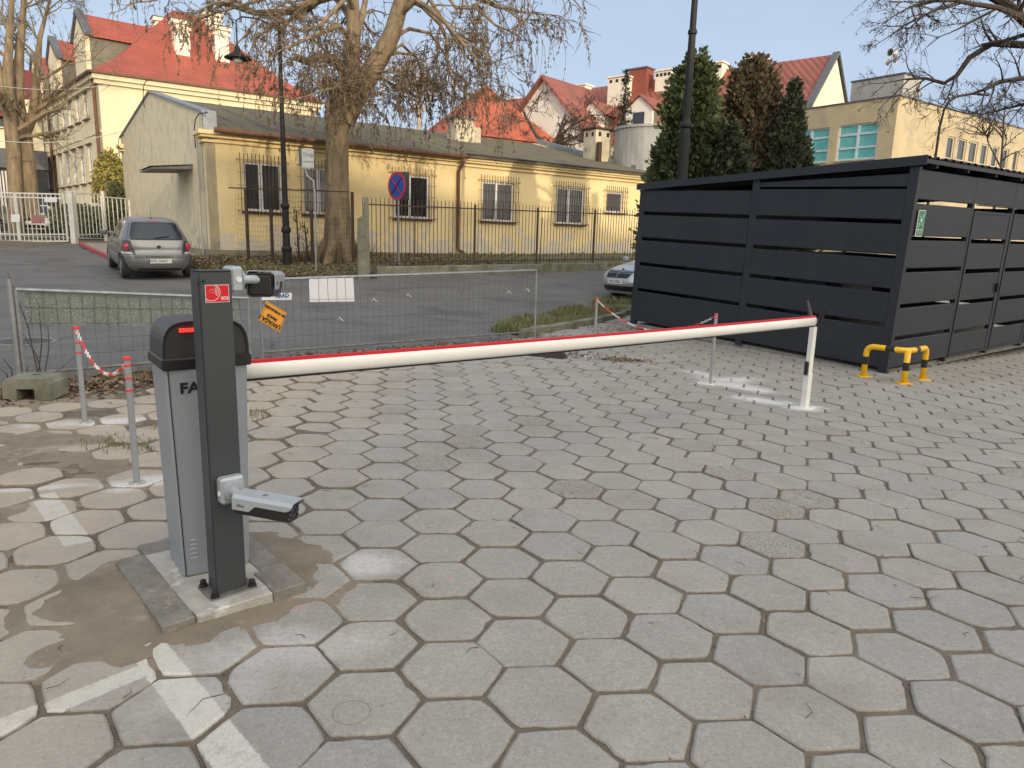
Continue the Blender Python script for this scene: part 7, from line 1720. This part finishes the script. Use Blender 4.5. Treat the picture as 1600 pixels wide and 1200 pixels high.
bare_tree('left one of two bare twin trees behind the gate, at the picture edge', b0_, [([b0_, a(24, 300), a(20, 230), a(14, 170), a(12, 100), a(16, 40), a(20, -30)], [.36, .31, .29, .26, .2, .14, .08]), ([a(14, 170), a(2, 120), a(-15, 60), a(-30, 0)], [.2, .16, .12, .06])], PL, 3, 7, 2.6, lf=500, lm=leafbrown)
b0_ = a(47, 345, 1); b0_.z = gz(b0_.x, b0_.y)
bare_tree('right one of two bare twin trees behind the gate, its trunk forking low', b0_, [([b0_, a(45, 300, 1), a(40, 250, 1), a(36, 215, 1), a(28, 160, 1), a(30, 90, 1), a(36, 20, 1), a(42, -40, 1)], [.46, .42, .40, .40, .28, .2, .13, .07]), ([a(36, 215, 1), a(52, 180, 1), a(58, 120, 1), a(62, 60, 1), a(75, 10, 1)], [.26, .22, .16, .11, .06])], PL, 3, 7, 2.5, lf=700, lm=leafbrown)
# ---- tree reaching in from the right
a = A_(15.5); RB = V(14.2, 15.5, gz(14.2, 15.5))
PRt = dict(seg=5, wob=.10, grav=(.0, -.01, .0, .0), kids=(5, 4, 4), ratio=(.42, .68), ang=(20, 55), minr=.006, thick=.02)
t = thing('overhanging_tree', 'bare tree standing out of frame whose branches reach in at the upper right', 'tree', RB); mb, mt, tips = MB(), MB(), []
tr = MB().tube([RB, RB+V(0, 0, 2), RB+V(.1, 0, 4), a(1760, 90), a(1770, -40)], [.42, .36, .33, .30, .2], 14, False).build('trunk', bark, t, smooth=True)
lim = lambda pts, r0, r1, k, L_: limb(pts, r0, r1, 2, k, L_, PRt)
lim([a(1760, 130), a(1690, 95), a(1640, 60), a(1605, 35), a(1575, 8), a(1530, -15)], .17, .07, 8, 1.3)
lim([a(1598, 28), a(1560, 12, -.3), a(1520, 6, -.4), a(1490, 0, -.5), a(1450, 2, -.6), a(1420, 12, -.8)], .06, .022, 8, .8)
lim([a(1700, 100), a(1640, 68, .3), a(1600, 70, .5), a(1550, 68, .7), a(1515, 90, .9), a(1495, 118, 1), a(1475, 130, 1.1), a(1445, 122, 1.2), a(1415, 124, 1.3)], .10, .02, 11, .8)
lim([a(1500, 4, -.4), a(1465, 14, -.7), a(1440, 26, -.8), a(1412, 40, -.9), a(1392, 55, -1)], .035, .012, 7, .5)
lim([a(1640, 110), a(1600, 122, -.5), a(1560, 128, -.8), a(1540, 140, -1), a(1505, 150, -1.2)], .06, .015, 8, .8)
lim([a(1750, 60), a(1650, -30, .5), a(1560, -60, 1), a(1470, -50, 1.5)], .12, .04, 9, 1.3)
lim([a(1660, 140), a(1610, 160, .4), a(1570, 170, .8), a(1530, 180, 1)], .05, .012, 7, .8)
mb.build('branches', twigd, tr); mt.build('crown', twigd, t); leaves(tips, 1100, .028, .05, [leafbrown], clump=2, elong=1.6).build('dry_leaves', [leafbrown], t)
# ---- small background trees
PB = dict(seg=4, wob=.2, grav=(0, .02, .02, .02), kids=(4, 4, 4), ratio=(.5, .7), ang=(25, 65), minr=.018, thick=.05)
a = A_(43); b0_ = a(862, 262); b0_.z = 1.2
bare_tree('low spreading bare tree with dark leaves before the white cross gable', b0_, [([b0_, a(862, 235), a(868, 222)], [.2, .17, .15]), ([a(866, 232), a(880, 208), a(900, 192), a(925, 180)], [.13, .10, .07, .04]), ([a(862, 232), a(838, 212), a(826, 190), a(815, 170)], [.12, .10, .07, .04]), ([a(866, 228), a(890, 218), a(915, 206)], [.1, .07, .04])], PB, 2, 7, 1.6, twigd, twigd, lf=1500, lm=M('dark dry leaves', (.09, .05, .035)))
a = A_(80); b0_ = a(655, 200); b0_.z = 1.2
PW_ = dict(seg=4, wob=.12, grav=(-.22, -.06, .03, .03), kids=(5, 4, 4), ratio=(.5, .7), ang=(15, 40), minr=.012, thick=.06)
bare_tree('distant weeping bare birch glimpsed left of the pyramid roof', b0_, [([b0_, a(655, 170), a(652, 140), a(650, 118)], [.35, .25, .15, .06]), ([a(655, 180), a(640, 150), a(625, 125)], [.18, .12, .05]), ([a(656, 180), a(675, 150), a(688, 132)], [.18, .12, .05])], PW_, 2, 16, 3.2, M('pale birch bark', (.40, .33, .28)), M('pale twigs', (.34, .25, .21)))
a = A_(27); b0_ = a(1562, 262); b0_.z = gz(b0_.x, b0_.y)
bare_tree('slender bare sapling rising above the shed roof at the right', b0_, [([b0_, a(1564, 262), a(1567, 215), a(1570, 170)], [.06, .045, .03, .015]), ([a(1564, 262), a(1545, 225), a(1538, 200)], [.03, .02, .01])], dict(PB, minr=.006, thick=.02), 2, 9, 1.2, twigd, twigd)
# ---- conifers
def conifer(label, base, H, R, prof, n, mats, size, name='conifer', up=.8, lump=.5, seedv=1, trunk_h=.5, drop=0):
    t = thing(name, label, 'tree', base, world=False)
    MB().lathe([(.16, -.1), (.12, H*trunk_h), (.03, H*.92)], n=8).build('trunk', twigd, t)
    m_ = MB()
    for k in range(n):
        f = random.random()**.9; z = .15+f*(H-.15); th = random.uniform(0, 2*math.pi)
        rr = R*float(np.interp(f, [p[0] for p in prof], [p[1] for p in prof]))
        lmp = 1-lump+2*lump*float(fbm(np.float64(th*2.3+seedv), np.float64(z*1.6+3*seedv), 3, seedv)+.0)*1.05
        r_ = rr*lmp*(1-.5*random.random()**1.8)
        c = V(math.cos(th)*r_, math.sin(th)*r_, z+drop*r_); out = V(math.cos(th), math.sin(th), up+random.gauss(0, .25)).normalized()
        s_ = size*random.uniform(.6, 1.35)
        if random.random() < .10: q_ = random.uniform(1.04, 1.20); c = V(c.x*q_, c.y*q_, c.z*random.uniform(1, 1.04)); s_ *= 1.4
        m_.k = random.choice((0, 0, 0, 1)) if len(mats) > 1 else 0
        for j in range(2):
            a = (out+V(*[random.gauss(0, .35) for _ in range(3)])).normalized(); b_ = a.cross(V(*[random.gauss(0, 1) for _ in range(3)])).normalized()
            m_.add([c, c+a*s_*.55+b_*s_*.28, c+a*s_, c+a*s_*.55-b_*s_*.28], [(0, 1, 2, 3)])
    m_.build('crown', mats, t); return t
cg = M('cypress green', (.070, .100, .038), (.042, .062, .026), 1.5, .8); cg2 = M('cypress light green', (.135, .155, .05), (.09, .11, .04), 2, .8)
cb = M('bronze foliage', (.155, .105, .06), (.10, .075, .045), 1.2, .9); cb2 = M('bronze green foliage', (.075, .08, .035), (.055, .06, .028), 2, .9)
cd = M('dark juniper green', (.065, .080, .045), (.04, .052, .03), 1.6, .85)
def con(px, Y, ytop, pxw, **k):
    P = AT(px, 300, Y); P.z = gz(P.x, P.y); H = AT(px, ytop, Y).z-P.z; return dict(base=P, H=H, R=pxw/CF*Y/2, **k)
colp = [(0, .9), (.25, 1), (.5, .95), (.72, .72), (.88, .5), (.96, .3), (1, .10)]
conifer('tall dark green columnar cypress behind the black lamp column', n=21000, mats=[cg, cg2], size=.13, prof=colp, seedv=2, name='cypress', **con(1073, 21, 93, 118))
conifer('bronze-brown bushy conifer between the cypress and the beige building', n=17000, mats=[cb, cb2], size=.13, prof=[(0, .95), (.3, 1), (.6, 1), (.8, .85), (.92, .6), (1, .2)], seedv=5, up=1.6, lump=.6, **con(1162, 22.5, 97, 98))
conifer('smaller dark juniper with a pointed top beside the turquoise windows', n=14000, mats=[cd, cb2], size=.12, prof=[(0, 1), (.35, .95), (.6, .68), (.8, .36), (1, .05)], seedv=8, up=1.4, lump=.6, **con(1226, 21.5, 138, 104))
conifer('low dark shrubby conifer filling the gap under the bronze one', n=8500, mats=[cd, cg], size=.12, prof=[(0, 1), (.5, .9), (.8, .6), (1, .2)], seedv=11, **con(1130, 20.3, 200, 90))
# spruce with tiers
def spruce(label, px, Y, ytop, pxw):
    P = AT(px, 300, Y); P.z = 1.2; H = AT(px, ytop, Y).z-P.z; R = pxw/CF*Y/2
    t = thing('spruce', label, 'tree', P, world=False); MB().lathe([(.16, -.2), (.03, H)], n=8).build('trunk', twigd, t); m_ = MB()
    for k in range(360):
        f = 1-random.random()**.75*.98; z = f*H; L_ = R*(1-f)**.8*random.uniform(.6, 1.15)+.12; th = random.uniform(0, 6.28); d = V(math.cos(th), math.sin(th), 0)
        for q in range(14):
            g_ = random.random(); c = V(0, 0, z)+d*L_*g_+V(0, 0, -L_*.35*g_+L_*.25*g_*g_); a = (d*.6+V(*[random.gauss(0, .55) for _ in range(3)])).normalized(); b_ = a.cross(V(0, 0, 1)).normalized(); s_ = .24*random.uniform(.6, 1.2)
            m_.add([c, c+a*s_*.5+b_*s_*.22, c+a*s_, c+a*s_*.5-b_*s_*.22], [(0, 1, 2, 3)])
    m_.build('crown', M('spruce needles', (.075, .09, .06), (.05, .065, .045), 2, .9), t)
spruce('slim grey-green spruce rising before the long white house', 969, 43, 112, 62)
# ---- hedge, shrubs
def mass(name, label, cat, c, rx, ry, H, n, mats, size, base_z, rz=0, thing_=True):
    t = thing(name, label, cat, (c.x, c.y, base_z), rz, world=False); m_ = MB()
    for k in range(n):
        u_, th = random.uniform(-.1, 1), random.uniform(0, 6.28); s_ = math.sqrt(max(0, 1-max(0, u_)**2)); lm_ = .88+.28*float(fbm(np.float64(th*2+c.x), np.float64(u_*3), 3))
        q = V(math.cos(th)*s_*rx, math.sin(th)*s_*ry, max(0, u_)*H)*(lm_*(1-.25*random.random()**2)); a = V(*[random.gauss(0, 1) for _ in range(3)]).normalized(); b_ = a.orthogonal().normalized(); z_s = size*random.uniform(.6, 1.3); m_.k = random.randrange(len(mats))
        m_.add([q, q+a*z_s*.5+b_*z_s*.3, q+a*z_s, q+a*z_s*.5-b_*z_s*.3], [(0, 1, 2, 3)])
    m_.build('foliage', mats, t)
    m_ = MB()
    for k in range(5): a = k*1.3; m_.tube([(0, 0, -.1), (math.cos(a)*rx*.3, math.sin(a)*ry*.3, H*.4), (math.cos(a)*rx*.6, math.sin(a)*ry*.6, H*.75)], [.05, .035, .015], 5)
    m_.build('stem', twigd, t); return t
hg = [M('hedge green', (.055, .075, .03), (.035, .05, .02), 3, .8), M('hedge light green', (.085, .10, .04), (.06, .075, .03), 3, .8)]
c = AT(121, 345, 37); mass('hedge', 'long rounded dark green hedge behind the right leaf of the white gate', 'hedge', c, 1.75, 1.3, 1.6, 4400, hg, .15, gz(c.x, c.y))
c = AT(155, 345, 38.5); mass('hedge', 'rounded dark green hedge behind the wicket, next to the yellow shrub', 'hedge', c, 1.5, 1.3, 1.55, 3600, hg, .15, gz(c.x, c.y))
yl = [M('yellow autumn leaf', (.42, .32, .05), (.30, .24, .04), 3, .8), M('olive leaf', (.16, .16, .05), (.11, .12, .04), 3, .8)]
c = AT(176, 300, 38.8); b_ = gz(c.x, c.y); H_ = AT(176, 236, 38.8).z-b_
t = mass('shrub', 'yellow-leaved shrub squeezed between the cream house and the yellow gable', 'shrub', c, .95, .9, H_-1.9, 2600, yl, .16, b_+1.9)
for o_ in [o for o in bpy.data.objects if o.parent == t and o.name.startswith('stem')]: bpy.data.objects.remove(o_)
MB().tube([(0, 0, -2), (.1, 0, 0), (0, 0, 1.5)], [.06, .05, .02], 6).build('stem', twigd, t)
mass('shrub', 'dark green shrub under the yellow-leaved one at the house corner', 'shrub', AT(181, 300, 38.0), .6, .6, 2.9, 1900, hg, .14, b_)
# suckers and ivy stubs by the tree foot
t = thing('sapling', 'two leafless knobbly saplings inside the wire fence left of the big tree', 'shrub', tp(470, 412)); m_ = MB()
for px, py in ((463, 330), (476, 352)):
    q = [tp(px+6, 414, -.6), tp(px+3, 380, -.6), tp(px, py, -.6)]; m_.tube(q, [.04, .032, .02], 5)
    for k in range(16):
        c = q[0].lerp(q[1], random.random()) if k % 2 else q[1].lerp(q[2], random.random()); d = V(random.gauss(0, 1), random.gauss(0, 1), .8).normalized(); m_.tube([c, c+d*.14, c+d*.14+V(0, 0, .12)], [.018, .016, .01], 4)
m_.build('stems', twigd, t)
def psk():
    a = random.uniform(0, 6.28); r = .55+abs(random.gauss(0, .28)); q = TB+V(math.cos(a)*r, math.sin(a)*r*.7, 0); return V(q.x, q.y, lawn_z(q.x, q.y)-.02)
m_ = MB()
for k in range(520):
    q = psk(); d = V(random.gauss(0, .35), random.gauss(0, .35), 1).normalized(); L_ = random.uniform(.2, .75); m_.tube([q, q+d*L_*.6, q+d*L_+V(random.gauss(0, .06), 0, 0)], [.009, .006, .003], 3, False)
stuff(m_.build('trunk_suckers', twigm), 'thicket of thin brown suckers round the foot of the big tree', 'undergrowth')
# ---- litter
litm = [M('leaf litter brown', (.16, .095, .055), (.10, .06, .04), 4, .9), M('leaf litter pale', (.27, .20, .13), (.20, .14, .09), 4, .9)]
def litter(name, label, n, posf, size):
    m_ = MB()
    for k in range(n):
        q = posf()
        if q is None: continue
        a = random.uniform(0, 6.28); s_ = size*random.uniform(.5, 1.4); d = V(math.cos(a), math.sin(a), random.gauss(0, .35)).normalized(); e_ = V(-math.sin(a), math.cos(a), random.gauss(0, .35)).normalized()*.5; m_.k = random.randrange(2)
        m_.add([q, q+d*s_*.5+e_*s_+V(0, 0, .006), q+d*s_, q+d*s_*.5-e_*s_+V(0, 0, .004)], [(0, 1, 2, 3)])
    return stuff(m_.build(name, litm), label, 'litter')
fdir = (FM-FL).normalized()
def lp1():
    s_ = random.uniform(-1.5, 5.6); o = random.gauss(.34, .26); q = FL+fdir*s_+V(fdir.y, -fdir.x, 0)*o; return V(q.x, q.y, float(vz(q.x, q.y))+.012)
litter('leaf_litter', 'dry brown leaves strewn along the foot of the fence left of the barrier', 5200, lp1, .045)
def lp2():
    c = random.choice(((P3.x-.5, P3.y+.05, .6, .22), (P3.x+.35, P3.y-.15, .35, .14), (-.0, 11.2, .6, .3), (.9, 11.9, .7, .35), (2.0, 13.6, .6, .8))); x, y = random.gauss(c[0], c[2]*.6), random.gauss(c[1], c[3]*.6); return V(x, y, gz(x, y)+.01)
litter('twig_litter', 'dark rotten leaves and bark bits round the far chain post and the kerb', 1800, lp2, .035)
m_ = MB()
for k in range(260):
    x, y = random.uniform(-3, 7), random.uniform(1.6, 10.5)
    if not on_paving(x, y, .3): continue
    a = random.uniform(0, 6.28); L_ = random.uniform(.02, .09)*(1 if k % 9 else 2.2); q = V(x, y, gz(x, y)+.005); m_.tube([q, q+V(math.cos(a), math.sin(a), .03)*L_*.5, q+V(math.cos(a+.5), math.sin(a+.5), 0)*L_], [.0016, .0013, .0006], 3, False)
stuff(m_.build('fallen_twigs', twigd), 'tiny fallen twigs scattered over the hexagon paving', 'twigs')
def lp4():
    i = random.randrange(0, 20); r = lawnv.reshape(N_L+1, M_L+1, 3); k = random.randrange(M_L); s1 = random.random(); s2 = random.random()
    p = r[i, k]*(1-s1)*(1-s2)+r[i+1, k]*s1*(1-s2)+r[i, k+1]*(1-s1)*s2+r[i+1, k+1]*s1*s2; return V(p[0], p[1], p[2]+.015)
litter('fallen_leaves', 'brown fallen leaves lying round the big tree and the black lamp', 9000, lp4, .07)
# moss and grit filling some joints
def lp3():
    x, y = random.uniform(-4.5, 6.5), random.uniform(1.5, 11)
    if not on_paving(x, y, .2) or fbm(np.float64(x*1.3), np.float64(y*1.3), 3, 21) < .50: return None
    u = (x-TX)*cyw+(y-TY)*syw; v_ = -(x-TX)*syw+(y-TY)*cyw
    i = round(u/(1.5*SH)); j = round(v_/(math.sqrt(3)*SH)-(.5 if i % 2 else 0)+.5)
    cx_, cy_ = 1.5*SH*i, math.sqrt(3)*SH*(j+(.5 if i % 2 else 0)-.5); dx, dy = u-cx_, v_-cy_
    hexd = max(abs(dy), abs(dy)*.5+abs(dx)*math.sqrt(3)/2)/(SH*math.sqrt(3)/2)
    if not (.955 < hexd < 1.06): return None
    return V(x, y, gz(x, y)-.004)
litter('joint_debris', 'soil crumbs and moss bits lodged in the joints of the paving', 42000, lp3, .011)
# scrub by the left fence
m_ = MB()
for x0_, y0_, x1_, y1_, b_ in ((62, 600, 0, 425, .1), (66, 600, 52, 500, .2), (58, 600, 70, 470, -.1), (68, 598, 22, 520, .1), (60, 600, 105, 560, .1), (20, 600, 5, 560, 0), (28, 598, 44, 570, 0), (12, 602, 0, 575, 0)):
    s_, z = ON(x0_, y0_, (FL.x, FL.y), (1, .15)); s1_, z1_ = ON(x1_, y1_, (FL.x, FL.y), (1, .15)); p0_ = V(FL.x+s_, FL.y+s_*.15, z); p1_ = V(FL.x+s1_, FL.y+s1_*.15+b_, z1_)
    m_.tube([p0_, p0_.lerp(p1_, .5)+V(.04, 0, .02), p1_], [.006, .005, .002], 4, False)
stuff(m_.build('dry_stems', twigd), 'dark dry weed stems climbing through the left fence panel', 'weeds')
def pv():
    s_ = random.uniform(-1.5, 2.6); o = random.gauss(.12, .12); q = FL+fdir*s_+V(fdir.y, -fdir.x, 0)*o; return V(q.x, q.y, float(vz(q.x, q.y)))
tufts('fence_grass', 'thin dry grass at the foot of the left fence panel', 'grass', 900, pv, (.04, .16), .8, .0025)
def pv2():
    c = random.choice(((-2.75, 4.9), (-2.55, 5.4), (-2.3, 5.9))); x, y = random.gauss(c[0], .14), random.gauss(c[1], .09); return V(x, y, gz(x, y))
tufts('joint_weeds', 'small green weeds sprouting in the paving left of the barrier cabinet', 'weeds', 700, pv2, (.015, .05), .35, .003)
# ---- overhead cables
cab = M('pale cable', (.5, .5, .48))
def cable(a, b_, sag, label, mat=cab, r=.018):
    pts = [a.lerp(b_, i/14)-V(0, 0, sag*4*(i/14)*(1-i/14)) for i in range(15)]; tag(MB().tube(pts, r, 5).build('overhead_cable', mat, off=a), label, 'cable')
cable(AT(-60, 124, 31), HP+VD*-.1+UD*.6+V(0, 0, ON(172, 131, HP, UD)[1]-1.1), .35, 'upper pale overhead cable reaching the corner of the cream house')
cable(AT(-60, 212, 31), AT(192, 205, 37.5), .4, 'lower pale overhead cable reaching the left cornice of the yellow gable')
